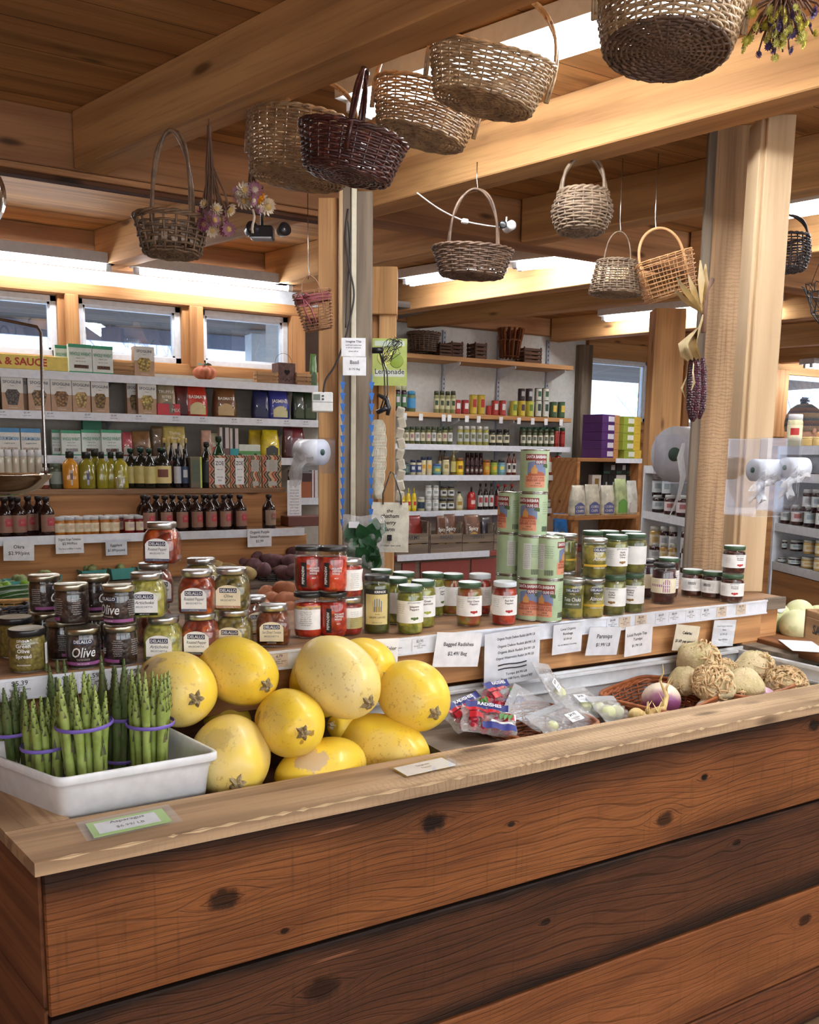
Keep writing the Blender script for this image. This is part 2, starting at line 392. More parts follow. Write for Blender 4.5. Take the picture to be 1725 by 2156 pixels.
for (hs, y) in ((HL, 5.32), (HR, 6.3)):
    for (x0, x1, z0, z1) in hs:
        wn += 1; t = .034
        b = MB()
        for q in ((x0, z0, x1, z0 + t), (x0, z1 - t, x1, z1), (x0, z0, x0 + t, z1), (x1 - t, z0, x1, z1)):
            b.box((q[0], y - .012, q[1]), (q[2], y + .05, q[3]), bev=.003)
        for q in ((x0 + t, z0 + t, x1 - t, z0 + t + .012), (x0 + t, z1 - t - .012, x1 - t, z1 - t), (x0 + t, z0 + t, x0 + t + .012, z1 - t), (x1 - t - .012, z0 + t, x1 - t, z1 - t)):
            b.box((q[0], y + .004, q[1]), (q[2], y + .04, q[3]))
        w_ = struct('window_%d' % wn, b, M_TRIM)
        MB().box((x0 + t + .01, y + .018, z0 + t + .01), (x1 - t - .01, y + .022, z1 - t - .01)).build('pane', M_PANE, w_)
# header, reflector board, sill and mullion posts of the clerestory
tn = [0]
def trim(a, b, mat, bev=.004, axis='x'):
    tn[0] += 1
    # origin at the low corner, local X along the grain
    d = Vector(b) - Vector(a)
    if axis == 'x': M = Matrix.Translation(a); mb = MB().box((0, 0, 0), tuple(d), bev=bev)
    elif axis == 'z': M = Matrix.Translation(a) @ Matrix(((0, 0, 1, 0), (0, 1, 0, 0), (1, 0, 0, 0), (0, 0, 0, 1))); mb = MB().box((0, 0, 0), (d.z, d.y, d.x), bev=bev)
    else: M = Matrix.Translation(a) @ Matrix(((0, 1, 0, 0), (1, 0, 0, 0), (0, 0, 1, 0), (0, 0, 0, 1))); mb = MB().box((0, 0, 0), (d.y, d.x, d.z), bev=bev)
    o = mb.build('trim_%d' % tn[0], mat, M=M); o['kind'] = 'structure'; return o
trim((-3.3, 5.24, 2.397), (2.46, 5.32, 2.462), M_PINE)
trim((-3.3, 5.30, 2.462), (2.46, 5.32, 2.56), flat((190, 194, 200), .6))
trim((-3.3, 5.26, 2.0), (2.46, 5.32, 2.068), M_PINE)
for x0, x1 in ((-1.42, -1.3), (-.72, -.6), (.08, .2), (.80, .905), (1.485, 1.60)):
    trim((x0 + .035, 5.235, 2.05), (x1, 5.27, 2.40), M_PINE, axis='z'); trim((x0, 5.27, 2.05), (x1, 5.32, 2.40), M_PINE, axis='z')
trim((2.16, 5.24, 2.05), (2.25, 5.32, 2.40), M_PINE, axis='z')
# back wall trim
trim((5.33, 6.2, 0), (5.45, 6.3, 2.55), M_GREYW, axis='z')
trim((5.45, 6.26, 2.455), (9.6, 6.3, 2.60), M_BEAM); trim((5.45, 6.26, 1.70), (9.6, 6.3, 1.87), M_PINE)
trim((6.21, 6.24, 1.8), (6.30, 6.3, 2.5), M_PINE, axis='z'); trim((6.66, 6.24, 1.8), (6.75, 6.3, 2.5), M_PINE, axis='z'); trim((7.45, 6.24, 1.8), (8.2, 6.3, 2.5), M_PINE, axis='z')
trim((2.5, 6.22, 2.60), (5.44, 6.3, 2.742), M_GIRD)
# ---------------- girders and cross beams: each timber is a thing
def bm(x0, y0, x1, y1, w=.11, h=.192, z=2.55, mat=None, name='ceiling_beam', label='', cat='beam', **k):
    return beam(name, (x0, y0, z), (x1, y1, z), w, h, mat or M_BEAM, label=label, cat=cat, kind='structure', **k)
bm(-3.3, 3.57, 9.7, 3.57, .14, mat=M_GIRD, name='girder')
trim((-3.3, 3.512, 2.528), (1.62, 3.60, 2.549), M_GIRD, .002); trim((-3.3, 3.53, 2.512), (1.62, 3.58, 2.528), M_DARKB, .002)
bm(-3.3, 5.27, 2.5, 5.27, .10, mat=M_GIRD, name='girder')
bm(.66, 3.50, 1.95, -.55, .115); bm(-1.3, 3.50, -.01, -.55, .115); bm(-2.9, 3.5, -2.1, -.5, .115)
bm(1.745, 3.50, 2.93, -.55, .13); bm(2.64, 3.50, 3.95, -.55, .11); bm(3.75, 3.5, 5.05, -.55, .11); bm(5.2, 3.5, 6.5, -.5, .11); bm(7.0, 3.5, 8.3, -.5, .11)
for (xa, ya, xb, yb) in ((-.62, 5.22, -.12, 3.64), (-2.2, 5.22, -1.7, 3.64), (1.05, 5.22, 1.55, 3.64), (2.03, 5.22, 2.47, 3.64), (2.96, 6.22, 3.72, 3.64), (3.58, 6.22, 4.50, 3.64), (5.02, 6.22, 5.85, 3.64), (6.6, 6.22, 7.45, 3.64), (8.0, 6.22, 8.9, 3.64)):
    bm(xa, ya, xb, yb, .12)
# ---------------- posts
def post(label, x, y, w, d, z0, z1, mat, name='post', rotz=0, **k):
    M = Matrix.Translation((x, y, z0)) @ Matrix.Rotation(rotz, 4, 'Z') @ Matrix(((0, 0, 1, 0), (0, 1, 0, 0), (1, 0, 0, 0), (0, 0, 0, 1)))
    b = MB().box((0, -d / 2, -w / 2), (z1 - z0, d / 2, w / 2), bev=.004)
    return tag(b.build(name, mat, M=M), label, 'post', **k)
# central built-up post (seen square-on from the viewer)
pc = atz(789, 427, 2.55)
th_c = math.radians(0)
def cpost(px0, px1, dep, d, z0, z1, mat, name, label, py=700):
    """a board facing the viewer between two pixel columns at the given distance"""
    a, b = atd(px0, py, dep), atd(px1, py, dep); mid = (a + b) / 2; n = FH
    w = (b - a).length; M = Matrix.Translation((mid.x + n.x * d / 2, mid.y + n.y * d / 2, z0)) @ Matrix.Rotation(-math.radians(30), 4, 'Z') @ Matrix(((0, 0, 1, 0), (0, 1, 0, 0), (1, 0, 0, 0), (0, 0, 0, 1)))
    o = MB().box((0, -d / 2, -w / 2), (z1 - z0, d / 2, w / 2), bev=.003).build(name, mat, M=M); tag(o, label, 'post'); return o
cpost(670, 712, 3.42, .14, 0, 2.52, M_POST, 'post', 'honey coloured square timber post carrying the thermostat and a hanging basket')
cpost(713, 721, 3.38, .05, 0, 2.56, M_BLOND, 'post_strip', 'thin pale wooden strip between honey timber post and grey weathered board')
cpost(721, 738, 3.40, .05, 0, 2.56, M_GREYW, 'post_board', 'narrow grey weathered board left of the white conduit strip on the post')
cpost(739, 750, 3.39, .03, 0, 2.56, M_TRIM if False else flat((208, 200, 176), .5), 'conduit_strip', 'cream vertical conduit strip between two grey weathered post boards')
cpost(750, 783, 3.40, .05, 0, 2.54, M_GREYW, 'post_board', 'wide grey weathered board with a round knot on the central post')
cpost(779, 798, 3.9, .1, 0, 2.35, M_POST, 'post', 'narrow shaded timber behind the grey post boards')
cpost(798, 834, 3.86, .12, 0, 2.36, M_POST, 'post', 'honey timber post behind the lemonade poster and the tote bag')
cpost(781, 836, 3.84, .16, 2.16, 2.36, M_BEAM, 'post_block', 'short pale timber block on top of the post above the lemonade poster')
# right-hand built-up post standing on the shelf
rf = atz(1612, 1257, 1.12)
def rpost(px0, px1, dep, d, z0, z1, mat, name, label, py=1100, yaw=None, xoff=0):
    a, b = atd(px0, py, dep), atd(px1, py, dep); mid = (a + b) / 2
    yaw = yaw if yaw is not None else math.atan2(b.y - a.y, b.x - a.x)
    n = Vector((-math.sin(yaw), math.cos(yaw), 0)); w = (b - a).length
    M = Matrix.Translation((mid.x + n.x * d / 2, mid.y + n.y * d / 2, z0)) @ Matrix.Rotation(yaw, 4, 'Z') @ Matrix(((0, 0, 1, 0), (0, 1, 0, 0), (1, 0, 0, 0), (0, 0, 0, 1)))
    return tag(MB().box((0, -d / 2, -w / 2), (z1 - z0, d / 2, w / 2), bev=.003).build(name, mat, M=M), label, 'post')
dr = depth(atz(1505, 1208, 1.12)); dl_ = depth(atz(1455, 1190, 1.12)); df = depth(atz(1588, 1250, 1.12))
rpost(1445, 1463, dr - .012, .02, 1.1205, 2.74, M_GREYW, 'post_board', 'grey weathered board on the left edge of the big right post')
rp_ = rpost(1461, 1556, dr, .09, 1.1205, 2.742, M_ROUGH, 'post', 'broad rough sawn timber post with red paint drip right of the hanging corn')
q = [atd(x, y, dr - .004) for x, y in ((1505, 1028), (1526, 1030), (1524, 1046), (1518, 1050), (1516, 1060), (1510, 1062), (1506, 1046))]; pd_ = MB().add(q + [v_ + Vector((-.0005, -.0009, 0)) for v_ in q], [tuple(range(7)), tuple(range(7, 14))] + [(i, (i + 1) % 7, 7 + (i + 1) % 7, 7 + i) for i in range(7)], 0, False).build('paint_drip', flat((136, 58, 50), .6), rp_); pd_.matrix_parent_inverse = rp_.matrix_basis.inverted()
rpost(1547, 1562, df + .015, .10, 1.1205, 2.60, M_BLOND, 'post_edge_board', 'pale board edge between the rough sawn post and the smooth blond board')
rpost(1560, 1616, df, .03, 1.1205, 2.60, M_BLOND, 'post_face_board', 'smooth blond planed board on the right post behind plastic bag holders')
# far right posts
M_ = None
o_ = rpost(1374, 1438, 6.0, .16, 0, 2.56, M_BEAM, 'post', 'square pine post between the back windows left of the corn', py=800)
# ================================================================ outside
struct('ground_outside', MB().box((-14, 6.6, -.6), (24, 30, -.5)), flat((235, 240, 248), .9))
struct('porch_roof', MB().box((-5, 5.45, 2.56), (3.3, 7.6, 2.60)), wood('porch_soffit', (128, 116, 108), (104, 92, 84), (56, 48, 44), .8, plank=.2))
struct('porch_roof', MB().box((5.3, 6.45, 2.54), (11, 8.8, 2.58)), _m[('w', 'porch_soffit')])
struct('porch_fascia', MB().box((-5, 7.6, 2.44), (3.3, 7.64, 2.58)), flat((150, 160, 185), .6))
post('white porch post seen through the rightmost clerestory window', 2.62, 7.1, .16, .16, -.5, 2.52, M_TRIM, 'porch_post')
BARK = flat((196, 198, 206), .9)
for i, (tx, ty) in enumerate([(-3.4, 12), (-.6, 16), (2.4, 12), (5.2, 16), (8.3, 12), (11.2, 16), (14.6, 12), (17.6, 16), (20.6, 12), (23.6, 16)]):
    b = MB(); R = random.Random(i); 
    def br(p, d, L, r, lv):
        q = [p]; 
        for k in range(4): d = (d + Vector((R.uniform(-.25, .25), R.uniform(-.1, .1), R.uniform(-.05, .15)))).normalized(); q.append(q[-1] + d * L / 4)
        b.tube(q, [r, r * .85, r * .7, r * .55, r * .35], 5)
        if lv:
            for k in (1, 2, 3, 3): br(q[k], (d + Vector((R.uniform(-1, 1), R.uniform(-.3, .3), R.uniform(-.2, .5)))).normalized(), L * .6, r * .5, lv - 1)
    br(Vector((0, 0, 0)), Vector((0, 0, 1)), 4.5, .05, 3)
    o = b.build('bare_tree', BARK, loc=(tx, ty, -.5)); tag(o, 'bare winter tree beyond the windows, %s from the left' % ORD[i], 'tree', 'bare trees outside')
# ================================================================ fluorescent lamps
TUBE = NT('fluorescent_tube'); TUBE.b.inputs['Emission Color'].default_value = (.93, .97, 1, 1); TUBE.b.inputs['Emission Strength'].default_value = TUBE_POWER; TUBE = TUBE.m
HOUS = flat((205, 206, 208), .5)
def lamp(label, p0, p1, z=2.66, tubes=2, gap=.07, wid=.17, group='fluorescent ceiling lamps'):
    M, L = Mx((p0[0], p0[1], z), (p1[0], p1[1], z))
    t = thing('fluorescent_lamp', label, 'ceiling lamp', group=group); t.matrix_world = M
    b = MB().prism([(-wid / 2, .0), (-wid * .35, .0)] if 0 else [(-wid / 2, .02), (wid / 2, .02), (wid / 2, .075), (-wid / 2, .075)], 0, L, M=Matrix(((0, 0, 1, 0), (1, 0, 0, 0), (0, 1, 0, 0), (0, 0, 0, 1))))
    b.build('housing', HOUS, t)
    for i in range(tubes):
        y = (i - (tubes - 1) / 2) * gap
        MB().tube([(.05, y, .0), (L - .05, y, .0)], .0135, 10).build('tube', TUBE, t)
        for x in (.03, L - .03): MB().box((x - .015, y - .014, -.016), (x + .015, y + .014, .022), bev=.003).build('socket', HOUS, t)
    return t
lamp('white twin tube lamp on the ceiling behind the brown and tan baskets', (1.36, 2.77), (1.80, 1.62))
lamp('left long bare tube lamp above the clerestory windows', (-.36, 5.10), (1.07, 5.10), 2.53, 1, wid=.06)
lamp('right long bare tube lamp above the clerestory windows', (1.16, 5.10), (2.12, 5.10), 2.53, 1, wid=.06)
lamp('twin tube lamp over the far white shelves, left one of the pair', (2.93, 5.18), (3.2, 4.45)); lamp('twin tube lamp over the far white shelves, right one of the pair', (3.22, 4.40), (3.6, 3.75))
lamp('bright tube lamp right of the big post under the ceiling', (3.55, 2.85), (3.95, 1.6), 2.66)
lamp('far tube lamp over the right back windows', (8.0, 5.9), (9.4, 5.9), 2.50, 2)
lamp('small far tube lamp by the right back wall', (8.6, 5.2), (9.6, 5.2), 2.5, 1)
for i, (a, b_) in enumerate((((1.93, 1.25), (2.36, -.1)), ((.3, -.5), (.6, -1.7)), ((2.2, .9), (2.65, -.4)), ((-.2, -1.2), (.0, -1.9)), ((1.2, -.7), (1.6, -1.9)), ((4.6, 2.8), (5.1, 1.5)), ((5.0, 5.6), (5.5, 4.3)), ((6.6, 2.9), (7.1, 1.5)), ((-.5, 4.9), (-.2, 3.9)))):  # further lamps, as window reflections suggest; those behind the camera added for brightness
    lamp('twin tube lamp further along the shop ceiling', a, b_, group='fluorescent lamps overhead')
# ================================================================ the produce counter
def counter_front_mat():
    n = NT('counter_planks'); v = n.coords(); tc = n.n.new('ShaderNodeTexCoord'); sp = n.n.new('ShaderNodeSeparateXYZ'); n.l.new(tc.outputs['Object'], sp.inputs[0])
    X, Z = sp.outputs[0], sp.outputs[2]
    return n, v, X, Z
def plank_mat(key, base, lite, dark, knots, edge=(.25, .06), z0=0, z1=.24, ringf=150, gr=.6):
    """weathered plank; knots are (x, z, size, darkness); grain lines bend round them"""
    n, v, X, Z = counter_front_mat()
    def nz(s, sc2, d=3, r=.55):
        mp = n.n.new('ShaderNodeMapping'); n.l.new(v, mp.inputs[0]); mp.inputs['Scale'].default_value = s; return n.noise(mp.outputs[0], sc2, d, r)
    warp = n.math('MULTIPLY', n.math('SUBTRACT', nz((1.2, 1, 5), 1.0, 2), .5), .16)
    zz = n.math('ADD', Z, warp); kmask = None
    for (kx, kz, ks, kd) in knots:
        dx = n.math('DIVIDE', n.math('SUBTRACT', X, kx), ks * 1.25); dz = n.math('DIVIDE', n.math('SUBTRACT', Z, kz), ks * .85)
        d2 = n.math('ADD', n.math('MULTIPLY', dx, dx), n.math('MULTIPLY', dz, dz))
        g = n.math('EXPONENT', n.math('MULTIPLY', d2, -.22))
        zz = n.math('ADD', zz, n.math('MULTIPLY', n.math('MULTIPLY', g, n.math('SIGN', dz)), ks * -1.3))
        k = n.math('MULTIPLY', n.smooth(n.math('ADD', d2, n.math('MULTIPLY', nz((45, 45, 45), 1.0, 4), 1.9)), 2.4, 1.2), kd)
        kmask = k if kmask is None else n.math('MAXIMUM', kmask, k)
    wv = n.math('SINE', n.math('MULTIPLY', zz, ringf)); w2 = n.math('SINE', n.math('MULTIPLY', zz, ringf * 2.7))
    line = n.smooth(n.math('ADD', n.math('MULTIPLY', wv, .7), n.math('MULTIPLY', w2, .3)), .2, 1.0)
    fine = nz((6, 6, 160), 1.0, 3, .6); cross = nz((110, 6, 5), 1.0, 2, .5)
    big = nz((1.6, 3, 7), 1.0, 4, .6)
    col = n.mix(n.smooth(big, .3, .68), RGB(*base), RGB(*lite))
    col = n.mix(n.math('MULTIPLY', line, gr), col, RGB(*dark))
    col = n.mix(n.math('MULTIPLY', n.smooth(fine, .42, .75), .5), col, RGB(*dark))
    col = n.mix(n.math('MULTIPLY', n.smooth(cross, .56, .75), .3), col, RGB(*dark))
    # dirt worn into the plank edges
    dn = n.math('MULTIPLY', nz((2.5, 3, 6), 1.0, 4, .65), .09)
    et = n.smooth(n.math('ADD', n.math('SUBTRACT', z1, Z), dn), edge[0] + .045, .045) if edge[0] else 0.0
    eb = n.smooth(n.math('ADD', n.math('SUBTRACT', Z, z0), dn), edge[1] + .045, .045)
    e = n.math('MAXIMUM', et, eb)
    col = n.mix(n.math('MULTIPLY', e, .9), col, RGB(30, 23, 20))
    if kmask is not None: col = n.mix(kmask, col, RGB(17, 11, 9))
    sc_l = n.smooth(nz((3, 40, 60), 1.0, 2), .74, .80); col = n.mix(n.math('MULTIPLY', sc_l, .5), col, RGB(196, 132, 96))
    col = n.mix(n.smooth(nz((1.0, 2, 14), 1.0, 4, .6), .52, .70), col, n.mix(.5, col, RGB(*dark), 'MIX')); n.base(col); n.rough(n.ramp(fine, [(.3, (.5,) * 3), (.7, (.72,) * 3)])); n.b.inputs['Specular IOR Level'].default_value = .18
    hb = n.math('SUBTRACT', n.math('SUBTRACT', n.math('MULTIPLY', fine, .7), n.math('MULTIPLY', line, .5)), n.math('MULTIPLY', kmask if kmask is not None else 0.0, 1.0))
    n.bump(hb, .55, .004); return n.m
ct = thing('produce_counter', 'long wooden produce counter of dark red brown planks with a worn pale top edge', 'counter')
CX0, CX1, CYF = .152, 4.0, 1.385
KN1 = [(.86 - CX0, .842 - .66, .024, 1), (.437 - CX0, .789 - .66, .024, .85), (1.495 - CX0, .72 - .66, .022, .8), (1.62 - CX0, .80 - .66, .010, 1), (2.02 - CX0, .87 - .66, .020, .9), (1.05 - CX0, .80 - .66, .008, .9), (.55 - CX0, .70 - .66, .007, .9), (2.6 - CX0, .75 - .66, .02, .9)]
KN2 = [(.62 - CX0, .56 - .405, .03, .7), (1.15 - CX0, .55 - .405, .010, .8), (1.75 - CX0, .60 - .405, .012, .8), (2.3 - CX0, .5 - .405, .02, .8)]
mp1 = plank_mat('a', (118, 70, 39), (146, 91, 51), (62, 38, 25), KN1, (.075, .0), 0, .243, 430, .42)
mp2 = plank_mat('b', (80, 50, 33), (102, 63, 41), (44, 30, 22), KN2, (.03, .06), 0, .245, 380, .5)
mp3 = plank_mat('c', (132, 80, 47), (154, 96, 57), (82, 48, 31), [(.9, .1, .02, .8), (1.9, .16, .02, .8)], (.0, .0), 0, .245, 480, .3)
mp4 = plank_mat('d', (110, 66, 42), (130, 78, 50), (60, 38, 28), [(.5, .1, .02, .8)], (.01, .03), 0, .3, 280)
z = .907
for i, (zb, zt, mt) in enumerate(((.660, .9065, mp1), (.410, .653, mp2), (.160, .404, mp3), (.0, .154, mp4))):
    b = MB().box((0, 0, 0), (CX1 - CX0, .028, zt - zb), bev=.003); b.build('front_plank', mt, ct, loc=(CX0, CYF, zb))
MB().box((CX0 + .01, CYF + .030, 0), (CX1, CYF + .04, .905)).build('backing_board', M_DARKB, ct)
# left end of the counter, a little skewed
a = Vector((.148, 1.385, 0)); dl = Vector((-.2, .98, 0)).normalized()
plk = wood('end_planks', (158, 104, 70), (130, 84, 58), (74, 48, 36), .7, ring=6, tint=.1, stain=.45)
for zb, zt in ((.66, .905), (.41, .655), (.16, .405), (0, .155)):
    M, L = Mx(a + Vector((0, .028, zb)), a + dl * 1.6 + Vector((0, 0, zb))); MB().box((0, -.025, 0), (L, 0, zt - zb), bev=.003).build('end_plank', plk, ct, M=M)
MB().box((0, -.012, 0), (.9, .0, .014), bev=.002)
# cap boards
M_CAP = wood('counter_cap', (208, 178, 142), (182, 150, 116), (118, 92, 68), .8, ring=5, tint=.02, stain=.3, saw=.35, grain=1.1)
def plan_board(name, poly, z0, z1, mat, parent, ax):
    o = ax[0]; M, L = Mx((o[0], o[1], z0), (ax[1][0], ax[1][1], z0)); Mi = M.inverted()
    pl = [(Mi @ Vector((p[0], p[1], z0))) for p in poly]; b = MB(); n = len(pl); e = .004
    b.prism([(p.x, p.y) for p in pl], 0, z1 - z0); return b.build(name, mat, parent, M=M)
A = (.140, 1.372)
plan_board('cap_board', [A, (CX1, 1.372), (CX1, 1.500), (.214, 1.520), (.112, 1.513)], .907, .93, M_CAP, ct, (A, (CX1, 1.372)))
Bq = Vector((.112, 1.515, 0)); ib = Vector((.214, 1.523, 0))
plan_board('cap_board', [(Bq.x, Bq.y), (ib.x, ib.y), tuple((ib + dl * 1.3)[:2]), tuple((Bq + dl * 1.3)[:2])], .907, .93, M_CAP, ct, (tuple(Bq[:2]), tuple((Bq + dl)[:2])))
# splinters of pale bare wood along the worn front arris
b = MB(); R = random.Random(5); x = .16
BARE = flat((214, 186, 146), .8)
while x < 3.0:
    L = R.uniform(.015, .09); w = R.uniform(.0012, .0032)
    b.add([(x, 1.3715, .9295), (x + L / 2, 1.3712, .9272 - w * .5), (x + L, 1.3715, .9295), (x + L * .6, 1.372 + w * 1.6, .9308)], [(0, 1, 2, 3)], 0, False); x += L * R.uniform(.8, 1.3)
b.build('worn_edge', BARE, ct)
# bin: floor, dividers, white plastic liner at the back, right end
LINER = flat((226, 230, 234), .35, coat=.2)
MB().box((.25, 1.50, .79), (2.30, 1.845, .80)).build('bin_floor', M_GREYW, ct)

ln = MB(); y0 = 1.822
ln.box((.9, y0, .80), (2.34, y0 + .006, .972)); ln.box((.9, y0 - .014, .955), (2.25, y0 + .004, .965), bev=.002); ln.box((.9, y0 - .008, .918), (2.25, y0 + .004, .924), bev=.002)
e0 = Vector((2.236, 1.812, 0)); e1 = Vector((2.25, 1.40, 0))
for zz, th, hh in ((.80, .006, .165), (.957, .018, .009), (.918, .012, .006)):
    M, L = Mx(e0 + Vector((.004, 0, zz)), e1 + Vector((.004, 0, zz))); ln.box((0, -th / 2, 0), (L, th / 2, hh), M=M)
ln.box((2.236, 1.40, .80), (2.62, 1.84, .806)); ln.build('bin_liner', LINER, ct)
MB().box((1.19, 1.50, .80), (2.24, 1.82, .845)).build('bin_bed', flat((90, 70, 52), .9), ct)
# right end ledge board
p0, p1 = atz(1576, 1337, .992), atz(1760, 1386, .992)
Mr, L = Mx(p0, p0 + (p1 - p0).normalized() * .6)
rb = MB().box((-.01, 0, -.028), (L, .26, 0), bev=.003).build('end_ledge', wood('ledge_board', (176, 122, 78), (150, 98, 60), (86, 54, 36), .7, stain=.3), None, M=Mr)
tag(rb, 'reddish plank ledge at the right end of the counter under a paper sheet', 'shelf board')
# ================================================================ jar shelf above the bin
js = thing('jar_shelf', 'wooden shelf with white price strip that carries the rows of jars', 'shelf')
M_SHELF = wood('shelf_top', (168, 128, 92), (146, 108, 76), (92, 64, 46), .55, ring=5, tint=.05)
MB().box((-1.2, 1.803, 1.085), (2.43, 2.26, 1.12), bev=.002).build('shelf_board', M_SHELF, js)
MB().box((2.335, 1.80, 1.083), (2.432, 1.812, 1.121), bev=.002).build('shelf_end', M_GREYW, js)
PB = wood('riser_board', (224, 172, 118), (206, 150, 98), (140, 92, 58), .6, ring=5, tint=.05)
MB().box((0, 0, 0), (3.55, .02, .105), bev=.002).build('riser_board', PB, js, loc=(-1.2, 1.825, .981))
MB().box((0, 0, 0), (.16, .02, .13), bev=.002).build('riser_end', PB, js, loc=(2.27, 1.827, .96))
STRIP = flat((234, 238, 246), .45)
ps = MB(); ps.box((-1.2, 1.797, 1.076), (2.335, 1.8015, 1.117)); ps.box((-1.2, 1.794, 1.113), (2.335, 1.80, 1.118)); ps.box((-1.2, 1.794, 1.075), (2.335, 1.80, 1.079)); ps.build('price_strip', STRIP, js)
tags_px = [(42, 1450, '$5.39', 0), (192, 1428, '$6.59', 0), (272, 1419, '$7.99', 0), (588, 1378, '6.79', 1), (834, 1353, '.99', 0), (884, 1348, '$2.95', 0), (1316, 1304, '5.39', 1), (1350, 1300, '$6.69', 1), (1392, 1295, '$6.69', 0), (1420, 1294, '$6.69', 0), (1455, 1290, '$5.39', 0), (1487, 1286, '$2.39', 0), (1520, 1283, '$4.99', 1), (1561, 1279, '$5.79', 1), (1290, 1308, '$6.49', 0)]
PTM = [STRIP, flat((224, 206, 186), .6)]
for px, py, s, c in tags_px:
    p = aty(px, py, 1.796); w = .042 if px > 300 else .05
    tt = MB(); tg_ = MB().box((-w / 2, 0, -.0155), (w / 2, .001, .0155)).build('price_tag', PTM[c], js, loc=(p.x, 1.7955, 1.0965))
    k = 1 if px > 300 else 1.5
    text_into(tt, [(s, p.x, 1.1035, .0062 * k, .04), ('organic', p.x, 1.0985, .0022 * k, .03), ('Spread Jar - pantry', p.x, 1.0935, .003 * k, .038), ('Olive oz', p.x, 1.0885, .003 * k, .03)], lambda x, y: (x - p.x, -.0005, y - 1.0965)); tt.build('lettering', DARKGREY, tg_)
# supports down to the floor
MB().box((-1.2, 1.86, 0), (2.43, 1.90, .985)).build('back_panel', M_DARKB, js)
# ================================================================ jars, cans and bottles
GLASS = clear('jar')
LID_SILVER = flat((206, 208, 208), .28, metal=1.0); LID_BLACK = flat((30, 30, 33), .35, coat=.3); LID_GREEN = flat((62, 92, 66), .4, coat=.2); LID_WHITE = flat((222, 232, 240), .35, coat=.2); LIDTOP = flat((226, 232, 232), .4)
STEEL = flat((190, 190, 186), .22, metal=1.0)
def wrap(r, up=1.0):      # flat label x (arc length, + to the viewer's right), z  ->  point on a cylinder facing local -Y
    def f(x, z, e=.0006):
        a = x / r; return (math.sin(a) * (r + e), -math.cos(a) * (r + e), z)
    return f
def arc_label(mb, r, x0, x1, z0, z1, mi=0, arch=0.0, e=.0003, rt=None):
    """a curved patch between arc lengths x0..x1; arch>0 rounds the top"""
    n = max(4, int(abs(x1 - x0) / r / .16)); vs = []
    for i in range(n + 1):
        x = x0 + (x1 - x0) * i / n; u = 2 * i / n - 1; zt = z1 - arch * (1 - math.sqrt(max(0, 1 - u * u * .96))); a = x / r
        vs += [(math.sin(a) * (r + e), -math.cos(a) * (r + e), z0), (math.sin(a) * (r + e), -math.cos(a) * (r + e), zt)]
    mb.add(vs, [(2 * i, 2 * i + 2, 2 * i + 3, 2 * i + 1) for i in range(n)], mi, True)
def flat_label(mb, y, x0, x1, z0, z1, mi=0, arch=0.0):
    n = 12; vs = []
    for i in range(n + 1):
        x = x0 + (x1 - x0) * i / n; u = 2 * i / n - 1; vs += [(x, y, z0), (x, y, z1 - arch * (1 - math.sqrt(max(0, 1 - u * u * .96))))]
    mb.add(vs, [(2 * i, 2 * i + 2, 2 * i + 3, 2 * i + 1) for i in range(n)], mi, False)
def jar(name, cat, r, h, lid_h, lid_mat, food, prof=None, lidr=None, labels=(), text=(), tmats=(BLACK,), lmats=(PAPER,), lidtop=None, sq=0, flatl=None, fill=.93, glass=True):
    """thing > glass, contents, lid, label, lettering; local -Y is the front, origin on the base centre"""
    t = thing(name, name, cat); lidr = lidr or r * .93; hb = h - lid_h
    pr = prof or [(r * .80, 0), (r * .96, .003), (r, .010), (r, hb - .014), (r * .97, hb - .007), (lidr * .93, hb - .001), (lidr * .93, hb + .004)]
    if glass:
        MB().lathe(pr, 32, sq=sq).build('glass', GLASS, t)
        ins = [(max(.001, p[0] - .0022), max(.003, p[1]), *(p[2:])) for p in pr if p[1] <= hb * fill + .001] 
        last = ins[-1]; ins.append((last[0] * .98, hb * fill, *last[2:]))
        MB().lathe(ins, 32).build('contents', food, t)
    else: MB().lathe(pr, 28).build('body', food, t)
    b = MB(); L = lidr
    b.lathe([(L * .97, hb), (L, hb + .001), (L, hb + lid_h * .82), (L * .985, hb + lid_h * .95), (L * .94, hb + lid_h)], 36, capt=False)
    b.lathe([(L * .94, hb + lid_h), (L * .86, hb + lid_h - .0012), (.0001, hb + lid_h - .0012)], 36, mi=1, capb=False, capt=False)
    b.build('lid', [lid_mat, lidtop or lid_mat], t)
    if labels:
        b = MB()
        for l in labels:
            if flatl is not None: flat_label(b, -flatl, *l)
            else: arc_label(b, r, *l)
        b.build('label', list(lmats), t)
    if text:
        b = MB(); f = wrap(r) if flatl is None else (lambda x, z: (x, -flatl - .0005, z))
        text_into(b, text, f); b.build('lettering', list(tmats), t)
    return t
CREAM = flat((236, 226, 196), .6); LBLW = flat((246, 246, 243), .6); NAVY = flat((52, 58, 84), .5); GREY2 = flat((120, 124, 132), .6); PURPLE = flat((150, 82, 138), .5); RED = flat((180, 40, 36), .5); WHITE2 = flat((235, 235, 235), .6)
def squiggles(x0, x1, z0, z1, n, mi=0, h=None):
    R = random.Random(int(x0 * 1e4) + n); out = []
    h = h or (z1 - z0) / n * .45
    for i in range(n):
        z = z1 - (z1 - z0) * (i + .5) / n; w = (x1 - x0) * R.uniform(.75, 1)
        out.append((R.choice(['Ingredients water', 'Sea salt, garlic', 'Product of Greece', 'Keep refrigerated', 'Best before date', 'Net wt ounces', 'olives, vinegar', 'Serving size one']), (x0 + x1) / 2, z, h, w, mi, .0))
    return out
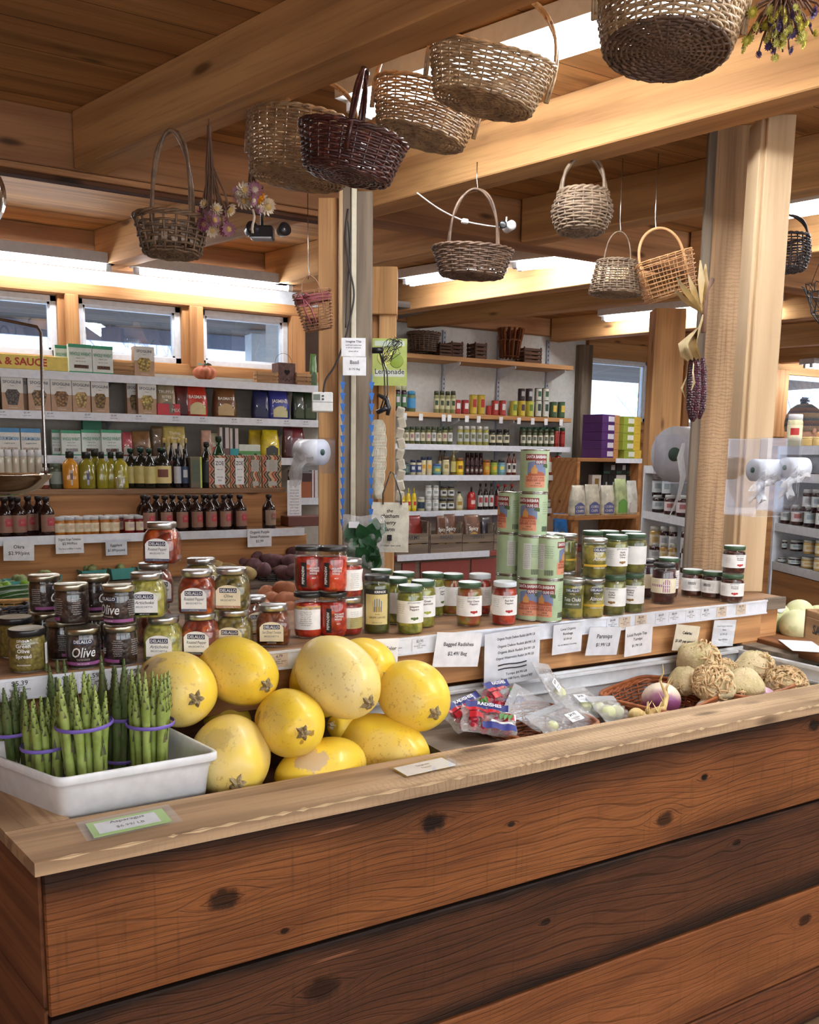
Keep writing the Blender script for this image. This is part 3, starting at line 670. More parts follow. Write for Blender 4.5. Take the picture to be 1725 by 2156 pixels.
# square-shouldered bruschetta jar
def bruschetta(kind):
    food, sub, lblm, stripe = {'artichoke': (chunky((196, 186, 92), (150, 140, 60), (120, 118, 50), 70), 'Artichoke', LBLW, flat((92, 118, 70), .6)),
        'pepper': (chunky((158, 52, 24), (98, 28, 14), (186, 84, 34), 70), 'Roasted Pepper', LBLW, flat((62, 78, 140), .6)),
        'olive': (chunky((150, 128, 62), (96, 84, 38), (60, 56, 26), 80), 'Olive', CREAM, flat((160, 74, 44), .6)),
        'tomato': (chunky((140, 66, 26), (96, 38, 16), None, 90), 'Sun Dried Tomato', CREAM, flat((222, 160, 60), .6))}[kind]
    r, h = .0385, .092
    def f():
        pr = [(.032, 0, 1), (.0372, .003, 1), (.0385, .010, 1), (.0385, .052, 1), (.0365, .064, .9), (.0325, .073, .5), (.030, .077, 0), (.030, .082, 0)]
        w = .0265
        return jar('bruschetta_jar', 'jar', r, h, .0125, LID_SILVER, food, prof=pr, lidr=.0325,
            labels=[(-w, w, .008, .058, 0, .016), (-w, w, .0078, .0135, 1)], flatl=.0395, lmats=[lblm, stripe, NAVY],
            text=[('DELALLO', 0, .0435, .0062, .034, 2, .02), (sub, 0, .0315, .0065, .042, 0, 0, .3), ('BRUSCHETTA', 0, .0235, .0038, .040, 1, .01), ('NET WT 10 OZ', 0, .0093, .0022, .02, 2)],
            tmats=[BLACK, GREY2, WHITE2], fill=.95)
    def g():
        t = f()
        # dark banner behind the maker's name
        k = [c for c in t.children if c.name.startswith('label')][0]
        MB().box((-.0185, -.0399, .0415), (.0185, -.0397, .0515)).build('banner', NAVY, k)
        return t
    return g
def tapenade(front=True):
    food = chunky((52, 34, 34), (34, 22, 24), (74, 52, 48), 110, bump=.25)
    def f():
        r = .0335
        band = [(-.055, .055, .009, .0155, 0)]
        tx = [('DELALLO', 0, .0535, .0062, .034, 0, .02), ('Olive', 0, .0255, .0195, .046, 0, .01, .25), ('TAPENADE', 0, .0185, .0036, .036, 1, .01), ('NET WT 6.5 OZ', 0, .0108, .0022, .03, 0)]
        for dx in (.052, -.052, .09): tx += squiggles(dx - .015, dx + .015, .02, .055, 8, 0)
        return jar('tapenade_jar', 'jar', r, .082, .0125, flat((196, 190, 170), .28, metal=1.0), food, lidr=.0335, labels=band + [(-.02, .02, .051, .0602, 1)], lmats=[PURPLE, NAVY], text=tx, tmats=[WHITE2, flat((180, 165, 160), .6)], fill=.97)
    return f
def spread():
    food = chunky((150, 132, 66), (112, 98, 44), (94, 84, 36), 150, bump=.2)
    def f():
        r = .0365
        tx = [('DIVINA', -.004, .062, .0048, .03, 0), ('Green', -.004, .051, .0075, .03, 0, .02), ('Olive', -.004, .041, .0075, .026, 0, .02), ('Spread', -.004, .0305, .0075, .032, 0, .02), ('Mediterranean', -.004, .0155, .003, .03, 0)]
        tx += squiggles(.045, .07, .018, .05, 8, 1)
        return jar('spread_jar', 'jar', r, .084, .013, LID_BLACK, food, lidr=.0345, labels=[(.042, .073, .012, .055, 0)], text=tx, tmats=[WHITE2, BLACK], lidtop=flat((188, 180, 160), .35), fill=.96)
    return f
def peppadew(back=False):
    food = chunky((196, 38, 26), (128, 18, 14), (214, 70, 40), 42, bump=.9)
    def f():
        r, h = .036, .108
        pr = [(.026, 0, 0), (.033, .004), (.036, .014), (.036, .078), (.0335, .088), (.0315, .091), (.0315, .097)]
        if back:
            lab = [(-.045, .028, .022, .076, 2), (-.045, .028, .070, .078, 1)]; tx = squiggles(-.04, .02, .03, .066, 8, 1, .0028)
            lm = [BLACK, flat((224, 168, 60), .5), LBLW]
        else:
            lab = [(-.016, -.003, .014, .072, 0), (-.003, .004, .060, .067, 1)]; lm = [BLACK, flat((214, 84, 40), .5)]
            tx = [('PEPPADEW', -.0085, .042, .0060, .046, 0, .03, 0, PI / 2), ('PIQUANTE', .016, .056, .0045, .024, 0, .02), ('PEPPERS', .016, .050, .0045, .024, 0, .02), ('WHOLE', .013, .044, .0045, .018, 0, .02), ('MILD', .014, .034, .003, .014, 0)]
        t = jar('pepper_jar', 'jar', r, h, .0105, LID_BLACK, food, prof=pr, lidr=.0345, labels=lab, lmats=lm, text=tx, tmats=[WHITE2, BLACK], fill=.86)
        return t
    return f
def krinos():
    food = chunky((96, 100, 34), (58, 62, 22), (120, 122, 48), 22, bump=.6)
    def f():
        r = .0335
        return jar('grape_leaf_jar', 'jar', r, .142, .0125, LID_BLACK, food, lidr=.031, labels=[(-.028, .031, .024, .098, 1), (-.028, .031, .098, .110, 0), (-.008, .014, .055, .088, 2, .008), (-.006, .012, .055, .068, 3)], lmats=[BLACK, flat((214, 196, 134), .6), flat((104, 120, 150), .6), flat((150, 128, 60), .6)],
            text=[('KRINOS', .010, .1015, .0055, .028, 0, .03), ('Greek', .003, .048, .0032, .02, 1), ('GRAPE LEAVES', .003, .0395, .0045, .044, 1), ('NET WT 16 OZ', .003, .0275, .0025, .04, 1)], tmats=[WHITE2, flat((96, 70, 50), .6)])
    return f
FLAV = {'jal': (('Jalapeno', 'Peppers'), chunky((160, 156, 56), (104, 108, 34), (188, 176, 76), 60), flat((86, 112, 54), .6)),
 'greek': (('Greek', 'Pepperoncini'), chunky((176, 170, 66), (120, 118, 40), None, 50), flat((166, 170, 70), .6)),
 'cherry': (('Hot Cherry', 'Peppers'), chunky((150, 130, 48), (150, 66, 30), (112, 112, 40), 45), RED),
 'bell': (('Red Bell', 'Peppers'), chunky((176, 40, 26), (126, 22, 16), (196, 64, 36), 50), RED),
 'garlic': (('Garlic', 'Stuffed', 'Olives'), chunky((158, 152, 78), (82, 82, 30), None, 34, bump=1.0), flat((150, 112, 60), .6)),
 'jolive': (('Jalapeno', 'Stuffed', 'Olives'), chunky((150, 146, 66), (78, 78, 28), None, 34, bump=1.0), flat((150, 112, 60), .6)),
 'tomato': (('Sun Dried', 'Tomatoes'), chunky((92, 34, 24), (52, 18, 14), None, 60), RED),
 'dark': (('Kalamata', 'Olives'), chunky((60, 20, 30), (34, 10, 18), (86, 34, 44), 34, bump=.8), PURPLE)}
def jeff(flv, r=.0325, h=.118, white=False, tx_at=.016, side='front'):
    words, food, pic = FLAV[flv]
    def f():
        lab0, lab1 = h * .24, h * .70; mid = (lab0 + lab1) / 2; k = (lab1 - lab0) / .055
        tx = []
        if side == 'front':
            tx = [("JEFF'S NATURALS", tx_at, lab1 - .006 * k, .0034 * k, .034, 1)]
            for i, w_ in enumerate(words): tx.append((w_, tx_at, lab1 - (.016 + .0072 * i) * k, .0052 * k, .034, 0, .02))
        elif side == 'facts':
            tx = squiggles(-.026, .0, lab0 + .006, lab1 - .006, 7, 0) + squiggles(.002, .026, lab0 + .006, lab1 - .006, 7, 0)
        tx += squiggles(tx_at - .05, tx_at - .022, mid - .006, lab1 - .008, 5, 1)
        t = jar('pickle_jar' if 'live' not in words[-1] else 'olive_jar', 'jar', r, h, .0125, LID_WHITE if white else LID_GREEN, food, lidr=r * .93, labels=[(-.088 * r / .0325, .088 * r / .0325, lab0, lab1, 0)], lmats=[LBLW, pic], text=tx, tmats=[flat((90, 60, 60), .6), GREY2, BLACK], lidtop=LIDTOP, fill=.95)
        k_ = [c for c in t.children if c.name.startswith('label')][0]; f_ = wrap(r); b = MB()
        if side == 'front':
            for dx, dz, s in ((0, 0, .005), (.007, .001, .004), (-.006, .001, .0035)):
                q = [f_(tx_at + dx + s * math.cos(a) , lab0 + .011 * k + dz + s * .8 * math.sin(a), .0005) for a in [2 * PI * i / 9 for i in range(9)]]
                b.add(q, [tuple(range(9))], 0, False)
            b.build('picture', pic, k_)
        else:
            for i in range(9):
                x = -.012 + i * .0026; q = [f_(x, mid, .0005), (f_(x + .0013, mid, .0005)), f_(x + .0013, mid + .009, .0005), f_(x, mid + .009, .0005)]; b.add(q, [(0, 1, 2, 3)], 0, False)
            b.build('barcode', BLACK, k_)
        return t
    return f
def delolive(kind):
    food = chunky((156, 146, 62), (72, 70, 24), (178, 160, 76), 32, bump=1.0)
    def f():
        r = .0325
        if kind == 'almond': lab = [(-.03, .05, .033, .039, 0)]; tx = [('DELALLO', .018, .076, .0062, .034, 0, .02), ('STUFFED', .018, .068, .003, .02, 0), ('Almond', .018, .050, .0105, .038, 0, .01, .2), ('STUFFED OLIVES', .018, .0285, .0032, .036, 0)]
        else: lab = [(-.024, .034, .030, .066, 1)]; tx = [('DELALLO', .006, .076, .0062, .034, 0, .02), ('PITTED', .006, .068, .003, .02, 0), ('Tuta Chuka', .006, .050, .010, .046, 0, .01, .2), ('STUFFED OLIVES', .006, .040, .0036, .038, 0)]
        tx += squiggles(-.05, -.03, .035, .08, 9, 1)
        return jar('olive_jar', 'jar', r, .108, .010, LID_SILVER, food, lidr=.0325, labels=lab + [((tx[0][1] - .0185), (tx[0][1] + .0185), .0735, .084, 2)], lmats=[flat((226, 184, 62), .5), flat((88, 92, 60), .6), NAVY], text=tx, tmats=[WHITE2, flat((200, 205, 200), .6)])
    return f
def darkjar():
    def f():
        r = .036
        t = jar('olive_jar', 'jar', r, .122, .0125, LID_BLACK, FLAV['dark'][1], prof=[(.030, 0), (.0345, .005), (.0345, .026), (.036, .03), (.036, .082), (.0345, .088), (.036, .1), (.031, .108), (.031, .113)], lidr=.0325, labels=[(-.08, .08, .034, .078, 0), (-.03, .03, .053, .060, 1), (.010, .034, .036, .076, 1, .012)], lmats=[CREAM, PURPLE], text=[('Kalamata', .022, .056, .005, .022, 0), ('OLIVES', .022, .048, .004, .018, 0)] + squiggles(-.028, .0, .064, .074, 3, 1), tmats=[WHITE2, GREY2])
        return t
    return f
CANG = flat((176, 200, 160), .38, coat=.3); CANRED = flat((132, 46, 38), .5); SALM = flat((222, 152, 118), .5)
def olive_can(side='front'):
    def f():
        r, h = .0375, .1125; t = thing('olive_can', 'can', 'can')
        b = MB(); b.lathe([(r * .985, .002), (r, .005), (r, h - .005), (r * .985, h - .002)], 36); b.build('body', CANG, t)
        b = MB()
        for z0, z1 in ((0, .004), (h - .004, h)): b.lathe([(r * .96, z0), (r * 1.012, z0 + .0005), (r * 1.012, z1 - .0005), (r * .96, z1)], 36, capt=False, capb=False)
        b.lathe([(r * .97, h - .0005), (r * .93, h - .003), (r * .8, h - .003), (r * .78, h - .0022), (.0005, h - .0022)], 36, capb=False, capt=False); b.build('rim', STEEL, t)
        b = MB(); tx = []
        f_ = wrap(r)
        c = 0.0 if side == 'front' else (.05 if side == 'back' else -.04)
        arc_label(b, r, c - .030, c + .030, .084, .100, 0, e=.0003); arc_label(b, r, c - .004, c + .030, .074, .086, 0, e=.0003)
        arc_label(b, r, c - .024, c + .026, .044, .082, 1, .006, e=.00025); arc_label(b, r, c - .030, c + .024, .014, .046, 2, e=.0004)
        arc_label(b, r, c - .022, c + .022, .044, .056, 3, .008, e=.0005); arc_label(b, r, c - .014, c + .002, .050, .068, 4, .008, e=.0006); arc_label(b, r, c - .008, c - .003, .066, .073, 4, .003, e=.0006)
        for dx in (.026, .031, .022): arc_label(b, r, c + dx - .0045, c + dx + .0015, .068 - (dx - .02) * .3, .075, 5, .003, e=.0007)
        tx += [('SANTA BARBARA', c, .0895, .0078, .056, 0, .03), ('OLIVE CO.', c + .013, .0765, .0070, .030, 0, .03), ('PITTED CALIFORNIA', c - .002, .0375, .0050, .048, 1, .02), ('GREEN RIPE OLIVES', c - .002, .0300, .0060, .050, 1, .02), ('LARGE', c + .004, .0235, .0036, .014, 2, .02), ('NET DR WT 6 OZ', c, .0175, .0026, .03, 2)]
        d = c - .075 if c >= 0 else c + .075
        arc_label(b, r, d - .011, d + .011, .026, .094, 6); tx += squiggles(d - .010, d + .010, .028, .090, 13, 2)
        d2 = c - .052 if c > .02 else c + .052
        tx += squiggles(d2 - .013, d2 + .013, .055, .090, 6, 3)
        b.build('label', [CANRED, flat((120, 134, 170), .5), SALM, flat((176, 92, 60), .5), flat((206, 150, 84), .5), flat((70, 96, 48), .5), flat((214, 220, 216), .5)], t)
        q = MB()
        for i in range(10):
            x = d2 - .011 + i * .0024; q.add([f_(x, .012, .0004), f_(x + .0012, .012, .0004), f_(x + .0012, .026, .0004), f_(x, .026, .0004)], [(0, 1, 2, 3)], 0, False)
        text_into(q, tx, f_, 1)
        q.build('lettering', [BLACK, WHITE2, flat((140, 50, 40), .5), BLACK, flat((90, 100, 84), .6)], t)
        return t
    return f
# ---------------------------------------------------------------- the rows on the jar shelf (base z = 1.12)
ZS = 1.1205
STK = {}
def put(key, build, px, py, label, name_group=None, r=.036, yaw=0.0, z=ZS, on=None, h=None, d=None, cat='jar'):
    """px, py: middle of the foot as seen; on: the key of the jar underneath"""
    if on is not None: bx, by, bz = STK[on]; p = Vector((bx, by, bz))
    else:
        p = atz(px, py, z); a = Vector((p.x, p.y, 0)).normalized() * r; p = Vector((p.x + a.x, p.y + a.y, z))
        if d: p += Vector((d[0], d[1], 0))
    o = inst(key, build, tuple(p), face_cam(p) + yaw, label, cat=cat, group=name_group)
    if h: STK[label] = (p.x, p.y, p.z + h + .0003)
    return o
G1_ = 'jars and cans on the wooden shelf'
sp = spread(); tp = tapenade()
put('spread', sp, 60, 1418, 'green olive spread jar with black lid at the front left of the shelf', yaw=-.1)
put('spread', sp, 52, 1395, 'second green olive spread jar, just behind the front one', d=(-.01, .04), yaw=.5)
put('spread', sp, 20, 1375, 'third green olive spread jar, cut by the left edge of the picture', d=(-.04, .05), yaw=.9)
put('tap', tp, 178, 1411, 'dark olive tapenade jar with white script Olive facing front', h=.082, yaw=-.05)
put('tap', tp, 256, 1405, 'tapenade jar of the lower row with its text side turned front, right of Olive', h=.082, yaw=-1.75)
put('tap', tp, 150, 1395, 'lower tapenade jar half hidden behind the Olive jar', h=.082, yaw=1.5, d=(-.01, .02))
put('tap', tp, 128, 1380, 'lower tapenade jar at the back left of its stack', h=.082, yaw=1.2, d=(-.02, .05))
put('tap', tp, 215, 1385, 'lower tapenade jar hidden in the back row of its stack', h=.082, yaw=1.2, d=(.0, .06))
K = 'tapenade jar of the lower row with its text side turned front, right of Olive'
put('tap', tp, 0, 0, 'upper tapenade jar with half an Olive word on its left side', on=K, yaw=-.75)
p_ = STK['lower tapenade jar half hidden behind the Olive jar']; q_ = STK['dark olive tapenade jar with white script Olive facing front']
STK['mid'] = ((p_[0] + q_[0]) / 2, (p_[1] + q_[1]) / 2, p_[2])
put('tap', tp, 0, 0, 'upper tapenade jar at the left showing its barcode and text side', on='mid', yaw=-2.4)
put('tap', tp, 0, 0, 'upper tapenade jar behind left, only its lid edge and side showing', on='lower tapenade jar at the back left of its stack', yaw=1.0)
put('tap', tp, 0, 0, 'upper tapenade jar in the back row with only its lid showing', on='lower tapenade jar hidden in the back row of its stack', yaw=.9)
for key, k, px, py, lab, yaw, d in [('ba', 'artichoke', 346, 1396, 'lower artichoke bruschetta jar, pale green, partly behind the squash', -.25, None), ('bp', 'pepper', 424, 1386, 'lower roasted pepper bruschetta jar, red, behind the squash', -.25, None), ('bo', 'olive', 494, 1376, 'lower olive bruschetta jar with cream label behind the squash', -.25, None),
        ('bt', 'tomato', 576, 1363, 'sun dried tomato bruschetta jar with cream and gold label standing alone', -.1, None), ('bt', 'tomato', 548, 1345, 'sun dried tomato bruschetta jar behind the front one of its kind', .3, (-.005, .035)), ('bp', 'pepper', 340, 1370, 'lower roasted pepper bruschetta jar hidden in the back row', .3, (0, .05)), ('bo', 'olive', 440, 1350, 'lower olive bruschetta jar hidden in the back row', .3, (0, .05))]:
    put(key, bruschetta(k), px, py, lab, yaw=yaw, h=.092, r=.039, d=d)
put('ba', None, 0, 0, 'upper artichoke bruschetta jar, yellow green with white label', on='lower artichoke bruschetta jar, pale green, partly behind the squash', yaw=-.15, d=None)
o_ = bpy.data.objects
def nudge(o, dx, dy): o.location.x += dx; o.location.y += dy; return o
nudge([o for o in COL.objects if o.get('label', '').startswith('upper artichoke')][0], -.028, .012)
nudge(put('bp', None, 0, 0, 'upper roasted pepper bruschetta jar in front, red with white label', on='lower roasted pepper bruschetta jar, red, behind the squash', yaw=-.2), -.004, .004)
nudge(put('bo', None, 0, 0, 'upper olive bruschetta jar with cream label', on='lower olive bruschetta jar with cream label behind the squash', yaw=-.2), -.004, .0)
put('bp', None, 0, 0, 'upper roasted pepper bruschetta jar in the back row under the top jar', on='lower roasted pepper bruschetta jar hidden in the back row', yaw=.3, h=.092)
put('bo', None, 0, 0, 'upper olive bruschetta jar in the back row, only its lid showing', on='lower olive bruschetta jar hidden in the back row', yaw=.3)
nudge(put('bp', None, 0, 0, 'topmost roasted pepper bruschetta jar alone on top of the stack', on='upper roasted pepper bruschetta jar in the back row under the top jar', yaw=-.3), .018, -.012)
put('pd', peppadew(), 701, 1345, 'lower front jar of whole red peppers with black name strip', yaw=.0, h=.108)
put('pdb', peppadew(True), 650, 1346, 'lower left jar of red peppers showing its white nutrition label', yaw=.1, h=.108)
put('pd', None, 0, 0, 'upper front jar of whole red peppers with black name strip', on='lower front jar of whole red peppers with black name strip', yaw=-.15)
nudge(put('pd', None, 0, 0, 'upper back jar of whole red peppers behind the front one', on='lower left jar of red peppers showing its white nutrition label', yaw=-.1), .006, .008)
def redpepper_small(lower):
    def f():
        r = .0325; h = .092
        return jar('pepper_jar', 'jar', r, h, .012, LID_SILVER, FLAV['bell'][1], labels=[(-.05, .05, .018, .068, 0), (-.05, .05, .018, .045, 1) if lower else (.02, .05, .018, .026, 1)], lmats=[LBLW, flat((228, 214, 90), .5)], text=squiggles(-.02, .03, .022, .06, 8, 0) + ([] if lower else [('(', .034, .04, .024, .02, 1, .05)]), tmats=[GREY2, RED])
    return f
put('rps', redpepper_small(True), 735, 1340, 'lower small pepper jar with yellow label behind the whole pepper jars', yaw=.3, h=.092, r=.033)
put('rpu', redpepper_small(False), 0, 0, 'upper small pepper jar with white label and red chilli picture', on='lower small pepper jar with yellow label behind the whole pepper jars', yaw=.3)
put('kr', krinos(), 793, 1336, 'tall jar of grape leaves with black lid and cream label', yaw=-.05, r=.034)
put('jj', jeff('jal'), 863, 1337, 'front jalapeno pepper jar with green lid and white label', yaw=-.15, r=.033)
put('jg', jeff('greek'), 893, 1325, 'greek pepper jar with green lid right behind the front jalapeno jar', yaw=-.1, r=.033, d=(.002, .012))
put('jj', None, 915, 1303, 'green lidded pepper jar at the right back of its cluster', yaw=.6, r=.033, d=(.004, .02))
put('jj', None, 850, 1318, 'green lidded pepper jar behind left of the front jalapeno jar', yaw=1.4, r=.033, d=(-.01, .025))
put('jg', None, 872, 1305, 'green lidded pepper jar in the middle of the back of its cluster', yaw=2.0, r=.033, d=(-.005, .05))
put('jg', None, 840, 1300, 'green lidded pepper jar furthest back left beside the leafy bag', yaw=2.0, r=.033, d=(-.015, .075))
put('jc', jeff('cherry', h=.112), 987, 1320, 'hot cherry pepper jar with green lid standing left of the red one', yaw=-.1, r=.033)
put('jc', None, 962, 1300, 'green lidded jar directly behind the hot cherry pepper jar', yaw=1.2, r=.033, d=(.002, .028))
put('jb', jeff('bell', h=.112, white=True), 1061, 1318, 'red bell pepper jar with white lid beside the stacked cans', yaw=-.1, r=.033)
put('jb', None, 1022, 1300, 'white lidded red pepper jar behind the front red bell pepper jar', yaw=1.4, r=.033, d=(.0, .03))
# cans
cf = olive_can('front'); cb = olive_can('back')
HC = .1128
put('cf', cf, 1153, 1311, 'bottom front olive can of the stack with its olive picture facing out', yaw=-.35, r=.0375, h=HC - .0003, cat='can')
put('cb', cb, 0, 0, 'olive can on top of the bottom front one, showing text and barcode', on='bottom front olive can of the stack with its olive picture facing out', yaw=.0, cat='can')
put('cf', None, 1112, 1309, 'bottom middle olive can half hidden behind the red pepper jar', yaw=-.15, r=.0375, h=HC - .0003, cat='can', d=(.008, .004))
b0 = 'bottom middle olive can half hidden behind the red pepper jar'
for nm, key, yw in (('second can up in the tallest stack, nutrition text facing out', 'cb', .35), ('third can up in the tallest stack, olive picture facing out', 'cf', -.4), ('topmost olive can of the tallest stack', 'cf', .15)):
    put(key, None, 0, 0, nm, on=b0, yaw=yw, h=HC - .0003, cat='can'); b0 = nm
put('cf', None, 1076, 1300, 'bottom rear left olive can behind the white lidded jar', yaw=1.5, r=.0375, h=HC - .0003, cat='can', d=(.006, .02))
b0 = 'bottom rear left olive can behind the white lidded jar'
for nm, key, yw in (('second can up in the rear left stack', 'cb', .75), ('top can of the rear left stack, picture turned left', 'cf', -1.0)):
    put(key, None, 0, 0, nm, on=b0, yaw=yw, h=HC - .0003, cat='can'); b0 = nm
# olives
put('dt', delolive('tuta'), 1204, 1305, 'lower olive jar with grey green label and silver lid next to the cans', yaw=-.2, r=.0325, h=.108)
put('da', delolive('almond'), 1246, 1303, 'lower almond stuffed olive jar with yellow stripe', yaw=-.2, r=.0325, h=.108)
nudge(put('da', None, 0, 0, 'upper almond stuffed olive jar with yellow stripe', on='lower almond stuffed olive jar with yellow stripe', yaw=-.1), .002, 0)
put('dt', None, 1200, 1288, 'lower olive jar with silver lid hidden behind the front ones', yaw=1.2, r=.0325, h=.108, d=(0, .03))
put('da', None, 0, 0, 'upper olive jar with silver lid behind left of the almond one', on='lower olive jar with silver lid hidden behind the front ones', yaw=1.0)
put('dt', None, 1170, 1285, 'lower olive jar with silver lid standing behind the green cans', yaw=1.2, r=.0325, h=.108, d=(0, .04))
put('dt', None, 0, 0, 'upper olive jar with silver lid peeking over the green cans', on='lower olive jar with silver lid standing behind the green cans', yaw=1.0)
put('jga', jeff('garlic', h=.111, tx_at=.0), 1291, 1297, 'lower garlic stuffed olive jar with white label', yaw=-.2, r=.0325, h=.111)
put('jjo', jeff('jolive', h=.111, tx_at=.0), 1330, 1291, 'lower jalapeno stuffed olive jar with white label', yaw=-.2, r=.0325, h=.111)
put('jga', None, 0, 0, 'upper stuffed olive jar above the garlic one, green lid', on='lower garlic stuffed olive jar with white label', yaw=.6)
put('jjo', None, 0, 0, 'upper stuffed olive jar above the jalapeno one, green lid', on='lower jalapeno stuffed olive jar with white label', yaw=-.9)
for px, dd, lb_ in ((1262, .02, 'behind the garlic olive jars'), (1300, .03, 'behind the jalapeno olive jars'), (1345, .025, 'at the right rear of the olive jars')):
    put('jga', None, px, 1285, 'lower green lidded olive jar ' + lb_, yaw=1.9, r=.0325, h=.111, d=(0, dd + .02)); put('jga', None, 0, 0, 'upper green lidded olive jar ' + lb_, on='lower green lidded olive jar ' + lb_, yaw=1.9)
put('dk', darkjar(), 1395, 1273, 'dark kalamata olive jar with cream label and purple disc', yaw=-.3, r=.036)
put('dk', None, 1366, 1262, 'dark olive jar behind left of the one with the purple disc', yaw=1.6, r=.036, d=(-.012, .012))
put('jd', jeff('dark', r=.034, h=.125, side='facts'), 1412, 1262, 'dark jar with green lid right behind the kalamata olive jar', yaw=.6, r=.034, d=(.004, .02))
tj = jeff('tomato', r=.034, h=.086); tjf = jeff('tomato', r=.034, h=.086, side='facts')
put('tf', tjf, 1456, 1258, 'sun dried tomato jar with its nutrition side facing front', yaw=.0, r=.034)
put('tf', None, 1499, 1263, 'sun dried tomato jar with a barcode, between two others of its kind', yaw=-.5, r=.034)
put('tj', tj, 1540, 1270, 'sun dried tomato jar carrying another jar on its lid', yaw=-.25, r=.034, h=.086)
nudge(put('tj', None, 0, 0, 'sun dried tomato jar stacked on top at the right end of the shelf', on='sun dried tomato jar carrying another jar on its lid', yaw=.1), .004, .004)
# ================================================================ signs
SLEEVE = clear('sleeve', (252, 253, 254), 1.0, .06, .03)
def sign(p, w, h, lines, label, yaw=0.0, tilt=0.0, roll=0.0, sleeve=None, paper=None, cat='price sign', name='price_sign', group=None, bm_=None):
    t = thing(name, label, cat, tuple(p), (tilt, roll, yaw), group)
    t.rotation_mode = 'XYZ'
    MB().box((-w / 2, -.0006, -h / 2), (w / 2, .0006, h / 2)).build('paper', paper or PAPER, t)
    if bm_: 
        b = MB()
        for x0, z0, x1, z1, m in bm_: b.box((x0, -.0009, z0), (x1, -.0006, z1), m[0])
        b.build('print', m[1], t)
    if lines:
        b = MB(); text_into(b, lines, lambda x, z: (x, -.0013, z)); b.build('lettering', [BLACK, DARKGREY, GREY2], t)
    if sleeve: MB().box((-w / 2 - sleeve, -.0028, -h / 2 - sleeve), (w / 2 + sleeve, -.0022, h / 2 + sleeve * .6)).build('plastic_sleeve', SLEEVE, t)
    return t
ys = 1.786
def sgn(px, py, w, h, lines, label, **k): sign(aty(px, py, k.pop('y', ys)), w, h, lines, label, **k)
sgn(805, 1374, .085, .066, [('Tri-Color', .012, .005, .009, .05, 1)], 'white sign half hidden behind the squash, word ending in olor', roll=.05)
sgn(964, 1368, .135, .088, [('Bagged Radishes', 0, .010, .0095, .10, 1), ('$2.49/ Bag', 0, -.014, .0095, .08, 1)], 'white paper sign for bagged radishes left of the long radish list', roll=.10, tilt=.08)
big = [('Organic Purple Daikon Radish $4.99/ LB', .01, .050), ('Organic Daikon Radish $4.99/ LB', .012, .030), ('Organic Black Radish $4.99/ LB', .012, .014), ('Organic Watermelon Radish $4.99/ LB', .008, -.002), ('Turnips $4.99/ LB', .014, -.046), ('Rigor Hill Farm, Ghent NY', .016, -.059)]
sgn(1079, 1383, .175, .142, [(s, x, z, .0065, .12, 1) for s, x, z in big], 'long radish price list in a shiny plastic sleeve with two lines struck out', roll=-.04, tilt=.05, sleeve=.010, y=1.780)
t_ = [o for o in COL.objects if o.get('label', '').startswith('long radish')][0]
b = MB()
for zz in (-.017, -.028): b.tube([(-.045 + i * .018, -.0018, zz + .0015 * math.sin(i * 1.3)) for i in range(6)], .0016, 5)
b.build('marker_line', BLACK, t_)
sgn(1195, 1344, .100, .082, [('Local Organic', 0, .024, .0065, .06, 1), ('Rutabaga', 0, .011, .0065, .05, 1), ('$2.29/ LB', 0, -.003, .005, .04, 1), ('Kiss the Midheim Groundling', 0, -.018, .0038, .07, 1)], 'white rutabaga price sign with a curled corner', roll=-.02, tilt=.06, sleeve=.004)
sgn(1271, 1350, .115, .080, [('Parsnips', .0, .009, .012, .07, 1), ('$1.99/ LB', .0, -.014, .0095, .07, 1)], 'white parsnips price sign in a clear sleeve', roll=.08, tilt=.10, sleeve=.005)
sgn(1345, 1347, .104, .088, [('Local Purple Top', -.008, .014, .0078, .075, 1), ('Turnips', -.004, .000, .0078, .05, 1), ('$1.79/ LB', -.006, -.018, .007, .05, 1)], 'white purple top turnips price sign right of the parsnips sign', roll=-.04, tilt=.05, y=1.789)
sgn(1445, 1344, .100, .078, [('Celeriac', 0, .012, .0085, .05, 0, .03, .1), ('$1.69 per pound', -.004, -.013, .0085, .08, 0, .03, .1)], 'cream celeriac price sign with torn slanted edges', roll=.16, tilt=.02, paper=flat((226, 218, 196), .7))
sgn(1524, 1333, .098, .082, [('Local Organic Heirloom', 0, .020, .0048, .07, 2), ('Beets', 0, .008, .0048, .03, 2), ('$2.99/ LB', 0, -.006, .0055, .04, 2), ('Rigor Hill Farm', 0, -.022, .0045, .05, 2)], 'white beets price sign furthest right on the counter riser', roll=.07, tilt=.04, sleeve=.003, y=1.80)
# flat tags lying on the counter cap
def flat_tag(px, py, w, h, yaw, lines, label, frame=None, sleeve=.01):
    p = atz(px, py, .9335); t = sign(p, w, h, lines, label, yaw=yaw, tilt=-PI / 2 + .0, sleeve=sleeve, cat='price tag', name='price_tag')
    t.location.z = .9345
    if frame:
        ch = [c for c in t.children if c.name.startswith('paper')][0]; ch.data.materials[0] = frame
        MB().box((-w / 2 + .011, -.0009, -h / 2 + .008), (w / 2 - .016, -.0007, h / 2 - .009)).build('card', PAPER, ch)
    return t
flat_tag(272, 1733, .128, .062, .04, [('Asparagus', .0, .010, .0098, .074, 1), ('$6.99/ LB', .0, -.013, .0085, .06, 1)], 'green bordered asparagus price tag in a plastic sleeve on the counter edge', flat((172, 214, 110), .6), .014)
flat_tag(895, 1615, .118, .050, .06, [('Spaghetti', .0, .006, .0062, .05, 1), ('Squash', .0, -.008, .0062, .04, 1)], 'white squash price tag lying on the counter edge below the squashes')
